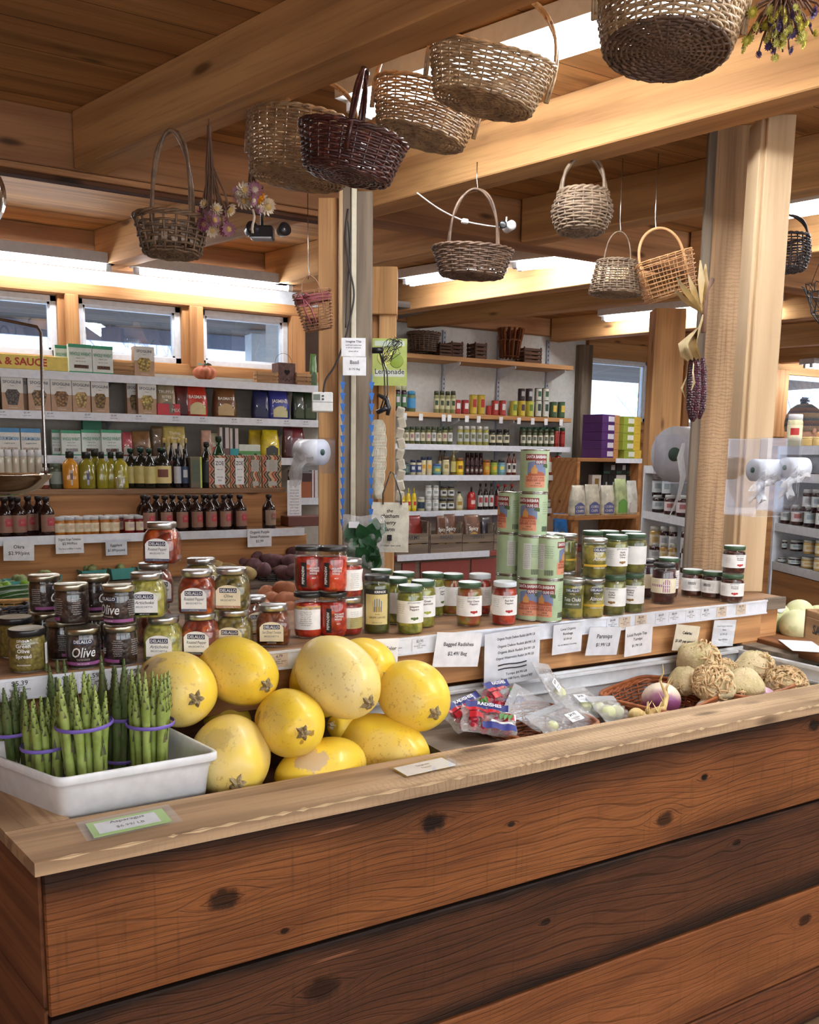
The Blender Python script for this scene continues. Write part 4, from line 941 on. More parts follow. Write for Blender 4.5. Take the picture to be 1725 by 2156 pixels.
# ================================================================ asparagus tub
TUBM = flat((240, 244, 248), .35, coat=.3)
tub = thing('storage_tub', 'white plastic tub holding asparagus in the corner of the counter', 'tub')
c4 = [Vector(c) for c in ((.196, 1.520), (.482, 1.526), (.425, 1.782), (.075, 1.782))]; cen = sum(c4, Vector((0, 0))) / 4
def ringq(k, z, rad=.02, n=5):
    out = []
    for i in range(4):
        a, b_, c = c4[i - 1], c4[i], c4[(i + 1) % 4]; d1 = (a - b_).normalized(); d2 = (c - b_).normalized()
        for j in range(n + 1):
            t = j / n; q = b_ + d1 * rad * (1 - t) ** 2 + d2 * rad * t ** 2; q = cen + (q - cen) * k; out.append((q.x, q.y, z))
    return out
prof = [(.82, .847), (.84, .845), (.93, .975), (.94, .977), (.945, .985), (.985, .987), (1.0, .990), (1.0, 1.002), (.99, 1.004), (.955, 1.003), (.93, .990), (.915, .975), (.81, .855)]
vs = []; 
for k, zz in prof: vs += ringq(k, zz)
m_ = len(ringq(1, 1)); fs = [(j * m_ + i, j * m_ + (i + 1) % m_, (j + 1) * m_ + (i + 1) % m_, (j + 1) * m_ + i) for j in range(len(prof) - 1) for i in range(m_)]
fs += [tuple(range(m_)), tuple((len(prof) - 1) * m_ + i for i in range(m_))]
b = MB(); b.add(vs, fs, 0, True); b.build('body', TUBM, tub)
# ================================================================ asparagus
ASP = skin2('asparagus_green', (130, 150, 66), (160, 178, 98), 30, rough=.45, bump=.1); TIP = skin2('asparagus_tip', (78, 92, 50), (112, 106, 82), 60, rough=.6); BAND = flat((122, 100, 190), .5)
ASPD = skin2('asparagus_dark', (76, 96, 44), (96, 110, 60), 30, rough=.5)
def spear_mb(sd, L=.235, r=.0074, bend=.0):
    R = random.Random(sd); b = MB(); pts = []; rr = []
    for i in range(9):
        t = i / 8; pts.append((bend * t * t, R.uniform(-.0008, .0008), L * t)); rr.append(r * (1.0 - .12 * t) if t < .75 else r * (1.1 - 1.1 * (t - .75) * 3.3 if t < 1 else .18))
    b.tube(pts, rr, 8)
    for k in range(6):     # bracts on the stalk
        z = L * (.14 + .095 * k) + R.uniform(-.005, .005); a = R.uniform(0, 6.28) if k % 2 else R.uniform(3.6, 5.8); x0 = bend * (z / L) ** 2; w = r * .95; q = []
        for (du, dz) in ((-.45, 0), (.45, 0), (.0, .019)):
            q.append((x0 + math.cos(a + du) * (w + .0009), math.sin(a + du) * (w + .0009), z + dz))
        b.add(q, [(0, 1, 2)], 1, False)
    for k in range(26):    # tight scales of the tip
        t = k / 26; z = L * (.74 + .24 * t); a = k * 2.4; x0 = bend * (z / L) ** 2; w = r * (1.12 - .85 * t); s = .0045 * (1.2 - .6 * t)
        c = Vector((x0 + math.cos(a) * w, math.sin(a) * w, z)); o = Vector((math.cos(a), math.sin(a), 0)); sd_ = Vector((-math.sin(a), math.cos(a), 0))
        b.add([c - sd_ * s * .5 - o * .0005, c + sd_ * s * .5 - o * .0005, c + o * .0016 + Vector((0, 0, s * .9)) + sd_ * s * .25, c + Vector((0, 0, s * 2.1)) - o * .0005, c + o * .0016 + Vector((0, 0, s * .9)) - sd_ * s * .25], [(0, 1, 2, 4), (4, 2, 3)], 1, False)
    return b
SPD = {}
for i in range(4):
    for m in ('g', 'd'):
        o = spear_mb(i, bend=(-.004, .0, .005, .009)[i]).build('spear', [ASP if m == 'g' else ASPD, TIP]); SPD[(i, m)] = o.data; bpy.data.objects.remove(o)
def bunch(px, py_base_mid, dep, label, n=13, H=1.0, rad=.026, lean=(0, 0), tone='g', sd=1, z0=.860, bands=(.66,), yaw=0):
    p = atd(px, py_base_mid, dep); t = thing('asparagus_bunch', label, 'asparagus', (p.x, p.y, z0), (lean[1], lean[0], yaw), 'bunches of asparagus in the white tub')
    R = random.Random(sd)
    for i in range(n):
        a = i * 2.39996; rr = rad * math.sqrt((i + .5) / n); o = bpy.data.objects.new('spear', SPD[(R.randrange(4), tone)]); COL.objects.link(o); o.parent = t
        o.location = (rr * math.cos(a) * .88, rr * math.sin(a) * .88, R.uniform(0, .006)); s = H * R.uniform(.90, 1.06)
        th = (rr / rad) * .055; o.rotation_euler = (-th * math.sin(a) * -1 * -1, th * math.cos(a), R.uniform(0, 6.28) if rr < rad * .3 else 0); o.scale = (1.15, 1.15, s)
    for bz in bands:
        z = .235 * H * bz; R2 = rad * .94 + .0075 + z * .05
        MB().lathe([(R2, z - .0035), (R2 + .0014, z - .002), (R2 + .0014, z + .002), (R2, z + .0035)], 28, capb=False, capt=False).build('rubber_band', BAND, t)
    return t
bunch(98, 1585, 1.62, 'short front left asparagus bunch in the tub', 11, 1.0, .027, (-.02, 0), 'g', 3)
bunch(186, 1560, 1.60, 'large asparagus bunch in the middle of the tub with two purple bands', 13, 1.2, .034, (-.03, 0), 'g', 5, bands=(.36, .72))
bunch(313, 1550, 1.66, 'asparagus bunch at the right side of the tub', 11, 1.2, .029, (.02, 0), 'g', 7, bands=(.66,))
bunch(246, 1560, 1.72, 'dark asparagus bunch behind the large middle one', 10, 1.2, .025, (.06, 0), 'd', 9, bands=(.34, .64))
bunch(38, 1585, 1.70, 'asparagus bunch at the far left of the tub cut by the picture edge', 11, 1.02, .027, (-.03, 0), 'd', 11)
bunch(133, 1540, 1.76, 'dark asparagus bunch behind left with its tips showing', 8, 1.15, .022, (-.05, 0), 'd', 13)
# ================================================================ spaghetti squash
def squash_mat(key, pale, patches=(), freck=.45, deep=0.0):
    n = NT('squash_skin_' + key); v = n.coords()
    col = n.mix(n.smooth(n.noise(v, 7, 3), .35, .65), RGB(246, 214, 72), RGB(240, 200, 48))
    col = n.mix(n.math('MULTIPLY', n.smooth(n.noise(v, 5, 4, .6), .5 - pale * .3, .62), min(1, .35 + pale)), col, RGB(238, 218, 150))
    fl = n.math('MULTIPLY', n.smooth(n.noise(v, 120, 4, .7), .57, .63), n.smooth(n.noise(v, 8, 2), .46, .60))
    col = n.mix(n.math('MULTIPLY', fl, freck), col, RGB(168, 118, 66))
    col = n.mix(n.smooth(n.voro(v, 45).outputs['Distance'], .05, .03), col, RGB(150, 120, 70))
    tc = n.n.new('ShaderNodeTexCoord')
    for (c, r, colr, k) in patches:
        d = n.n.new('ShaderNodeVectorMath'); d.operation = 'DISTANCE'; n.l.new(tc.outputs['Object'], d.inputs[0]); d.inputs[1].default_value = c
        col = n.mix(n.math('MULTIPLY', n.smooth(n.math('ADD', d.outputs['Value'], n.math('MULTIPLY', n.noise(v, 45, 5, .75), r * 2.2)), r * 2.15, r * 1.95), k), col, RGB(*colr))
    n.base(col); n.rough(.42); n.bump(n.noise(v, 30, 4), .12, .004); n.b.inputs['Subsurface Weight'].default_value = .0; n.b.inputs['Coat Weight'].default_value = .15
    return n.m
CORK = skin2('squash_stem', (184, 166, 126), (146, 126, 90), 90, rough=.85, bump=.6, c3=(112, 92, 64))
def squash(px, py, dep, hx, hy, stem, label, key, pale=.3, patches_px=(), a=None, seed=0):
    """hx, hy: half extents as seen (px); stem: pixel place of the stem scar"""
    ctr = atd(px, py, dep); k = dep / FPX; b_ = hy * k; sx, sy = (stem[0] - px) * k, (stem[1] - py) * k
    a = a or max(hx * k * 1.05, b_ * 1.22); s2 = math.hypot(sx, sy) / a; s2 = min(s2, .985)
    sc1 = s2 * a / max(1e-6, math.hypot(sx, sy)) / a
    ax = (CR * sx * sc1 - CU * sy * sc1 - FWD * math.sqrt(1 - s2 * s2)).normalized()
    up = CU if abs(CU.dot(ax)) < .9 else CR; y = up.cross(ax).normalized(); z = ax.cross(y)
    M = Matrix(((ax.x, y.x, z.x, ctr.x), (ax.y, y.y, z.y, ctr.y), (ax.z, y.z, z.z, ctr.z), (0, 0, 0, 1))); Mi = M.inverted()
    pt = []
    for (qx, qy, r, colr, kk) in patches_px:   # marks on the skin at the front-facing surface point
        dirv = CR * (qx - px) * k - CU * (qy - py) * k; dl = Mi.to_3x3() @ dirv; fw = Mi.to_3x3() @ FWD
        lo, hi = 0, .3
        for _ in range(30):
            mid = (lo + hi) / 2; w = dl - fw * mid
            if (w.x / a) ** 2 + (w.y ** 2 + w.z ** 2) / b_ ** 2 < 1: lo = mid
            else: hi = mid
        w = dl - fw * lo; pt.append((tuple(w), r, colr, kk))
    t = thing('spaghetti_squash', label, 'squash', group='spaghetti squashes in the counter'); t.matrix_world = M
    b = MB(); seg, rings = 48, 28; R = random.Random(seed); ph = [R.uniform(0, 6) for _ in range(3)]
    vs = []; fs = []
    for j in range(rings + 1):
        th = PI * j / rings; x = math.cos(th) * a; rr = math.sin(th) ** .93 * b_
        pin = 1 - .05 * math.exp(-((x - a) / (.25 * a)) ** 2)
        for i in range(seg):
            f = 2 * PI * i / seg; q = 1 + .010 * math.cos(5 * f + ph[0]) * math.sin(th) * (1 + 1.2 * (x > 0) * (x / a) ** 2) + .014 * math.cos(2 * f + ph[1]) + .012 * math.sin(x / a * 3 + ph[2])
            vs.append((x - .006 * math.exp(-((x - a) / (.08 * a)) ** 2), rr * q * pin * math.cos(f), rr * q * pin * math.sin(f)))
    for j in range(rings):
        for i in range(seg): A_ = j * seg + i; B_ = j * seg + (i + 1) % seg; fs.append((A_, B_, B_ + seg, A_ + seg))
    b.add(vs, fs, 0, True); b.build('fruit', squash_mat(key, pale, pt), t)
    b = MB(); rs = b_ * .155; star = []
    for ring, (rf, hx_) in enumerate(((1.25, -.009), (.95, -.002), (.62, .004), (.3, .003), (.0, -.001))):
        for i in range(20):
            f = 2 * PI * i / 20; q = 1 + (.34 * math.cos(5 * f) if ring < 3 else 0) + R.uniform(-.07, .07); star.append((a + hx_ + R.uniform(-.001, .001), rs * rf * q * math.cos(f), rs * rf * q * math.sin(f)))
    b.add(star, [(r_ * 20 + i, r_ * 20 + (i + 1) % 20, (r_ + 1) * 20 + (i + 1) % 20, (r_ + 1) * 20 + i) for r_ in range(4) for i in range(20)], 0, False)
    b.build('stem_scar', CORK, t)
    return t
TAN = (206, 178, 134); BR = (150, 112, 72)
squash(370, 1450, 1.80, 106, 79, (437, 1462), 'large squash at the upper left with tan scuffs and stem scar facing front', 'a', .5, [(330, 1395, .024, TAN, .8), (316, 1402, .007, (120, 84, 50), .9), (300, 1420, .018, TAN, .6), (352, 1385, .012, BR, .4)], seed=1)
squash(501, 1412, 1.86, 102, 69, (576, 1437), 'smooth yellow squash in the back row left of the pale one', 'b', .05, seed=2)
squash(690, 1425, 1.97, 80, 74, (640, 1500), 'yellow squash mostly hidden behind the pale speckled one', 'b2', .05, seed=12)
squash(770, 1402, 2.0, 66, 58, (820, 1420), 'yellow squash at the back right with only its top edge showing', 'b3', .05, seed=13)
squash(712, 1425, 1.84, 106, 77, (782, 1473), 'pale speckled squash on top of the pile with a star stem', 'c', 1.0, seed=3)
squash(872, 1464, 1.95, 71, 72, (917, 1494), 'yellow squash at the right end of the pile', 'd', .15, seed=4)
squash(610, 1521, 1.79, 104, 70, (653, 1528), 'squash in the middle of the pile with a dark stem hole', 'e', .12, [(547, 1508, .014, (176, 138, 70), .8), (566, 1497, .008, TAN, .6), (668, 1530, .008, (150, 100, 40), .8), (648, 1548, .007, (150, 100, 40), .7), (652, 1527, .011, (60, 46, 34), .9)], seed=5)
squash(486, 1594, 1.745, 100, 82, (519, 1632), 'pale squash at the lower left beside the white tub', 'f', .7, [(470, 1540, .03, BR, .3)], seed=6)
squash(675, 1626, 1.80, 100, 69, (590, 1650), 'low squash in front with a big tan corky patch on top', 'g', .02, [(662, 1588, .026, TAN, 1.0), (685, 1585, .016, TAN, 1.0), (640, 1590, .015, TAN, 1.0)], seed=7)
squash(808, 1576, 1.93, 104, 70, (898, 1602), 'smooth yellow squash at the lower right of the pile', 'h', .1, [(770, 1580, .006, BR, .6)], seed=8)
squash(478, 1512, 1.98, 52, 42, (440, 1490), 'small squash deep in the pile showing between its neighbours', 'i', .1, seed=9)
squash(742, 1530, 1.98, 60, 40, (700, 1520), 'squash deep in the pile under the pale speckled one', 'j', .1, seed=10)
# ================================================================ baskets: weave generator
def weave(b, ring, H, r0, nw=12, seg=96, thick=.003, amp=.003, mi=0, stake=None, ns=24, jitter=.0008, smi=0, z0=0.0, seed=0, sides=5, flat_w=0.0, double=False, tops=True):
    """ring(t, ang)->(x, y, z) outline of the basket side from foot (t=0) to rim (t=1); rows of weavers go in and out of the stakes"""
    R = random.Random(seed)
    for j in range(nw):
        t = (j + .5) / nw; pts = []; ph = (j % 2) * PI; jj = R.uniform(-1, 1) * jitter
        for i in range(seg):
            a = 2 * PI * i / seg; x, y, z = ring(t, a); L = math.hypot(x, y) or 1; o = amp * math.sin(ns / 2 * a + ph); k = 1 + o / L
            pts.append((x * k, y * k, z + jj + R.uniform(-1, 1) * jitter * .4))
        if flat_w: b.tube(pts, flat_w, 6, mi, closed=True, flatten=thick / flat_w)
        else: b.tube(pts, thick * R.uniform(.88, 1.12), sides, mi, closed=True)
    for i in range(ns):
        a = 2 * PI * (i + .5) / ns; b.tube([ring(t, a) for t in (0, .2, .4, .6, .8, 1.0)], stake or thick * .9, 5, smi)
    if tops:
        for q in range(2):
            pts = []
            for i in range(seg):
                a = 2 * PI * i / seg; x, y, z = ring(1.0, a); k = 1 + (thick * 1.1 * math.cos(a * ns / 2 + q * PI)) / (math.hypot(x, y) or 1); pts.append((x * k, y * k, z + thick * .9 * math.sin(a * ns / 2 + q * PI)))
            b.tube(pts, thick * 1.25, 6, mi, closed=True)
def base_weave(b, ring, n=9, thick=.003, seg=72, mi=0, drop=0.0, ns=24, cross=5):
    for j in range(n):
        f = (j + .6) / n; pts = []
        for i in range(seg):
            a = 2 * PI * i / seg; x, y, z = ring(0, a); pts.append((x * f, y * f, z + drop + .0016 * math.sin(ns / 2 * a + (j % 2) * PI)))
        b.tube(pts, thick, 5, mi, closed=True)
    for c in range(cross * 2):
        a = PI * c / (cross * 2); x, y, z = ring(0, a); b.tube([(x, y, z + drop), (-x, -y, z + drop)], thick * .9, 5, mi)
def oval(rx, ry, H, flare=1.25, pw=1.0, dip=0.0, sqp=2.0):
    def f(t, a):
        k = 1 + (flare - 1) * t ** pw; c, s = math.cos(a), math.sin(a); q = 1 / ((abs(c) ** sqp + abs(s) ** sqp) ** (1 / sqp)) if sqp != 2 else 1
        return (rx * k * c * q, ry * k * s * q, H * t * (1 + dip * (c * c - .5)))
    return f
WICK_R = skin2('wicker_red_brown', (150, 82, 44), (176, 104, 60), 40, rough=.45, coat=.3, bump=.1)
def tray(label, loc, rotz, rx, ry, H, tilt=(0, 0)):
    t = thing('wicker_basket', label, 'basket', loc, (tilt[0], tilt[1], rotz), 'red brown wicker trays in the counter')
    b = MB(); rg = oval(rx, ry, H, 1.25, 1.0, 0, 5); weave(b, rg, H, 0, 7, 80, .0032, .0028, ns=28, seed=int(rx * 1e3)); base_weave(b, rg, 8, .003); b.build('body', WICK_R, t)
    b = MB(); 
    for q in range(2): b.tube([tuple(Vector(rg(1.0, 2 * PI * i / 80)) * 1.03 + Vector((0, 0, .003 + .005 * q))) for i in range(80)], .0052, 6, closed=True)
    b.build('rim', WICK_R, t); return t
tray('reddish wicker tray under the radish bags', (1.30, 1.645, .852), .12, .105, .095, .055)
tray('reddish wicker tray holding the purple turnip', (1.755, 1.665, .85), .25, .105, .10, .062, (.0, -.05))
tray('reddish wicker tray holding the celeriac pile', (2.04, 1.655, .85), .2, .112, .10, .062)
MB().box((1.01, 1.505, .88), (1.19, 1.80, .897)).build('bin_ledge_board', M_GREYW, ct)
MB().box((.25, 1.50, .80), (1.18, 1.82, .842)).build('bin_bed', M_DARKB, ct)
# ================================================================ root vegetables
CEL = skin2('celeriac_skin', (224, 204, 162), (196, 180, 132), 22, spots=(120, 100, 60), rough=.8, bump=.8, c3=(214, 196, 160), spot_scale=95, spot_t=(.26, .14)); CELR = skin2('celeriac_roots', (232, 202, 156), (196, 158, 112), 60, rough=.85, c3=(220, 198, 158))
def celeriac(px, py, dep, rpx, label, seed, dirv=(1, .3), rooty=.5):
    c = aty(px, py, dep); r = rpx * depth(c) / FPX; R = random.Random(seed); t = thing('celeriac', label, 'celeriac', tuple(c), (R.uniform(0, 1), R.uniform(0, 1), R.uniform(0, 6)), 'celeriac roots in the tray'); t.rotation_euler = (0, 0, 0)
    ph = [R.uniform(0, 6) for _ in range(6)]
    MB().sphere((0, 0, 0), (r, r * .95, r * .92), 36, 24, fn=lambda th, p: 1 + .05 * math.sin(3 * th + ph[0]) * math.sin(p) + .04 * math.sin(5 * p + ph[1]) + .03 * math.sin(7 * th + 4 * p + ph[2]) + .018 * math.sin(17 * th + ph[3]) * math.sin(13 * p + ph[4])).build('root_body', CEL, t)
    b = MB(); D = (CR * dirv[0] + CU * dirv[1] - FWD * .45).normalized()
    for k in range(int(110 * rooty)):
        v = Vector((R.gauss(0, 1), R.gauss(0, 1), R.gauss(0, 1))).normalized(); v = (v + D * 1.15).normalized(); s = v.orthogonal().normalized(); s = Matrix.Rotation(R.uniform(0, 6.3), 3, v) @ s; L = r * R.uniform(.25, .6); pts = []
        for i in range(6): f = i / 5; w = (v + s * f * L / r).normalized(); pts.append(w * (r * (1.0 + .07 * math.sin(f * PI)) ) )
        b.tube(pts, [r * .045 * R.uniform(.7, 1.7) * (1 - .6 * i / 5) for i in range(6)], 5)
    b.build('roots', CELR, t); return t
for a_ in ((1470, 1391, 1.74, 44, 'largest celeriac on top of the pile at the back left', 1, (.9, .5), .45), (1442, 1434, 1.68, 33, 'smaller greenish celeriac at the left of the pile', 2, (-.5, -1), .15), (1503, 1441, 1.60, 45, 'pale root covered celeriac in the middle front of the pile', 3, (-.2, .2), 1.1),
        (1567, 1447, 1.60, 43, 'round greenish celeriac at the front right of the pile', 4, (-.2, -1), .35), (1527, 1411, 1.70, 24, 'small celeriac wedged between larger ones', 5, (.2, .6), .4), (1588, 1408, 1.70, 40, 'celeriac at the back right with shaggy roots', 6, (.9, -.1), .9), (1654, 1448, 1.60, 44, 'root covered celeriac lying alone right of the pile', 7, (0, .5), 1.2), (1716, 1454, 1.59, 28, 'celeriac cut by the right edge of the picture', 8, (0, .5), .8)):
    celeriac(*a_)
def turnip(px, py, dep, rpx, label, seed, tilt, purple=(150, 84, 132)):
    n = NT('turnip_skin'); v = n.coords(); sp = n.n.new('ShaderNodeSeparateXYZ'); tc = n.n.new('ShaderNodeTexCoord'); n.l.new(tc.outputs['Object'], sp.inputs[0]); r = rpx * depth(aty(px, py, dep)) / FPX
    col = n.mix(n.smooth(n.math('ADD', sp.outputs[2], n.math('MULTIPLY', n.noise(v, 20, 3), r)), r * .25, r * .95), RGB(232, 214, 190), RGB(*purple)); n.base(col); n.rough(.35); n.b.inputs['Coat Weight'].default_value = .2
    t = thing('turnip', label, 'turnip', tuple(aty(px, py, dep)), tilt, 'turnips in the counter')
    MB().sphere((0, 0, 0), (r, r, r * .88), 32, 20, fn=lambda th, p: 1 - .10 * math.exp(-(p / .3) ** 2) + .12 * math.exp(-((PI - p) / .25) ** 2)).build('root_body', n.m, t)
    b = MB(); b.tube([(0, 0, -r * .85), (r * .05, 0, -r * 1.2), (r * .2, .0, -r * 1.6)], [r * .12, r * .05, r * .01], 6); b.build('tap_root', CELR, t); return t
turnip(1392, 1474, 1.64, 41, 'large purple and white turnip in the wicker tray', 1, (2.6, .5, 0))
turnip(1494, 1495, 1.58, 30, 'pale cream turnip showing over the counter edge left of the pink one', 2, (2.4, .2, 0), (226, 206, 180))
turnip(1606, 1478, 1.57, 36, 'pinkish turnip showing over the counter edge below the celeriac', 3, (.5, .2, 0), (196, 150, 176))
PARS = skin2('parsnip_skin', (226, 200, 138), (206, 172, 108), 30, rough=.6)
def parsnip(pts, r, label):
    t = thing('parsnip', label, 'parsnip', tuple(pts[0])); b = MB(); q = [Vector(p) - Vector(pts[0]) for p in pts]; n_ = len(q); b.tube(q, [r * (1 - i / (n_ - .8)) ** .8 for i in range(n_)], 10)
    b.sphere((0, 0, 0), r * .98, 12, 8); b.build('root_body', PARS, t)
    b = MB(); R = random.Random(4)
    for k in range(5):
        i = 1 + k % (n_ - 1); s = q[i]; b.tube([s, s + Vector((R.uniform(-.01, .01), R.uniform(-.01, .01), .02)), s + Vector((R.uniform(-.02, .02), R.uniform(-.01, .01), .045))], [r * .22, r * .12, r * .03], 5)
    b.build('side_root', PARS, t)
parsnip([aty(1368, 1506, 1.56), aty(1396, 1492, 1.565), aty(1404, 1465, 1.57), aty(1390, 1432, 1.575)], .014, 'forked parsnip with thin roots in front of the purple turnip')
parsnip([aty(1340, 1508, 1.57), aty(1360, 1512, 1.56), aty(1385, 1516, 1.55)], .022, 'stubby yellow parsnip beside the clear bags')
# ================================================================ bags in the bin
FILM = film('bag', .17, .07, 80); ZIP = film('zip', .35, .2, 200)
def pouch(b, w, h, d, seed, nx=22, ny=22, cr=1.0, mi=0):
    """puffed sheet pouch in XY, thickness Z"""
    R = random.Random(seed); ph = [R.uniform(0, 6) for _ in range(8)]
    for s in (1, -1):
        vs = []
        for j in range(ny + 1):
            for i in range(nx + 1):
                u, v = 2 * i / nx - 1, 2 * j / ny - 1; e = (1 - u ** 4) * (1 - v ** 4)
                z = s * d * e * (.55 + .25 * math.sin(3 * u + ph[0] + 2 * v) + .2 * math.sin(7 * v + 4 * u + ph[1]) * cr + .14 * math.sin(13 * u - 8 * v + ph[2]) * cr + .1 * math.sin(19 * v + 5 * u + ph[3]) * cr)
                vs.append((w / 2 * u * (1 + .03 * math.sin(5 * v + ph[4])), h / 2 * v * (1 + .03 * math.sin(5 * u + ph[5])), z))
        b.add(vs, [(j * (nx + 1) + i, j * (nx + 1) + i + 1, (j + 1) * (nx + 1) + i + 1, (j + 1) * (nx + 1) + i) for j in range(ny) for i in range(nx)], mi, True)
def clearbag(px, py, dep, w, h, d, rot, label, seed, inside=None, lab=None):
    t = thing('produce_bag', label, 'bag', tuple(aty(px, py, dep)), rot, 'clear bags of roots in the counter')
    b = MB(); pouch(b, w, h, d, seed); b.build('film', FILM, t)
    MB().box((-w / 2, h / 2 - .004, -.0008), (w / 2, h / 2 + .014, .0008)).build('zip_strip', ZIP, t)
    if inside:
        for k, (x, y, r, m) in enumerate(inside): MB().sphere((0, 0, 0), (r, r * .9, r * .8), 18, 12).build('root', m, t, loc=(x, y, 0))
    if lab:
        x, y, a, s = lab; L = MB().box((-.024, -.015, d * .86), (.024, .015, d * .87)).build('sticker', PAPER, t, loc=(x, y, 0), rot=(0, 0, a))
        q = MB(); text_into(q, [(s, 0, .004, .008, .036, 0, .03), ('Daikon Radish', 0, -.006, .004, .036, 0), ('per bag', 0, -.0115, .003, .02, 0)], lambda x_, y_: (x_, y_, d * .875)); q.build('lettering', [BLACK], L)
    return t
DAIK = skin2('daikon_skin', (226, 226, 186), (206, 212, 160), 14, rough=.4)
clearbag(1165, 1445, 1.70, .13, .11, .018, (.9, .25, .55), 'clear bag standing highest with a slanted price sticker', 1, [(.02, -.02, .02, DAIK)], (-.02, -.005, .35, '$4.99'))
clearbag(1232, 1485, 1.66, .16, .10, .020, (.5, .1, .3), 'clear bag in the middle of the heap with yellowish roots', 2, [(.04, -.015, .022, DAIK), (.0, .0, .018, DAIK)], (-.015, .01, -.1, '$4.99'))
clearbag(1190, 1518, 1.60, .19, .085, .017, (.45, -.05, .25), 'clear bag lying in front along the counter edge', 3, [(-.05, 0, .016, DAIK)], (.02, -.008, -.05, '$4.95'))
clearbag(1290, 1500, 1.62, .12, .085, .024, (.6, .15, .2), 'clear bag with greenish white radishes at the right of the heap', 4, [(-.02, 0, .024, DAIK), (.018, .0, .022, DAIK)])
clearbag(1115, 1492, 1.66, .13, .09, .012, (.5, -.3, .7), 'nearly empty clear bag beside the radish bags', 5)
RADM = skin2('radish_skin', (186, 28, 60), (156, 18, 46), 20, rough=.35, coat=.3); BAGP = flat((44, 52, 130), .35, coat=.4); BAGR = flat((196, 34, 48), .35, coat=.4); LEAF = skin2('leaf_green', (78, 132, 56), (56, 104, 44), 20, rough=.5)
def radbag(px, py, dep, rot, label, seed):
    t = thing('radish_bag', label, 'bag', tuple(aty(px, py, dep)), rot, 'printed bags of red radishes')
    R = random.Random(seed); b = MB(); pouch(b, .13, .075, .025, seed); b.build('film', FILM, t)
    for k in range(11): MB().sphere((0, 0, 0), .0125 * R.uniform(.85, 1.1), 12, 8).build('radish', RADM, t, loc=((k % 4 - 1.5) * .024 + R.uniform(-.004, .004), (k // 4 - 1) * .02, R.uniform(-.004, .006)))
    b = MB()
    for k, (x0, y0, x1, y1, m) in enumerate(((-.06, .018, .04, .036, 0), (-.02, -.036, .06, -.018, 0), (-.05, -.010, -.018, .006, 1), (.03, -.006, .058, .012, 1), (-.06, .010, .02, .018, 1), (.0, -.018, .05, -.012, 2))):
        n_ = 8; vs = []
        for i in range(n_ + 1): x = x0 + (x1 - x0) * i / n_; vs += [(x, y0, .0235 + .003 * math.sin(x * 160)), (x, y1, .0235 + .003 * math.sin(x * 160 + 1))]
        b.add(vs, [(2 * i, 2 * i + 2, 2 * i + 3, 2 * i + 1) for i in range(n_)], m, True)
    b.build('print', [BAGP, BAGR, WHITE2], t)
    b = MB()
    for k in range(3): b.add([(.02 + .01 * k, -.01, .026), (.03 + .01 * k, .0, .028), (.032 + .01 * k, .012, .026), (.018 + .01 * k, .004, .028)], [(0, 1, 2, 3)], 0, False)
    b.build('leaf', LEAF, t); q = MB(); text_into(q, [('RADISHES', -.005, .024, .009, .08, 0, .03)], lambda x, y: (x, y, .0275)); q.build('lettering', [WHITE2], t)
radbag(1052, 1470, 1.72, (.7, .1, .35), 'upper printed bag of red radishes', 1)
radbag(990, 1503, 1.68, (.5, -.2, .1), 'left printed bag of red radishes', 2)
radbag(1030, 1520, 1.61, (.6, .15, -.5), 'lower front printed bag of red radishes', 3)
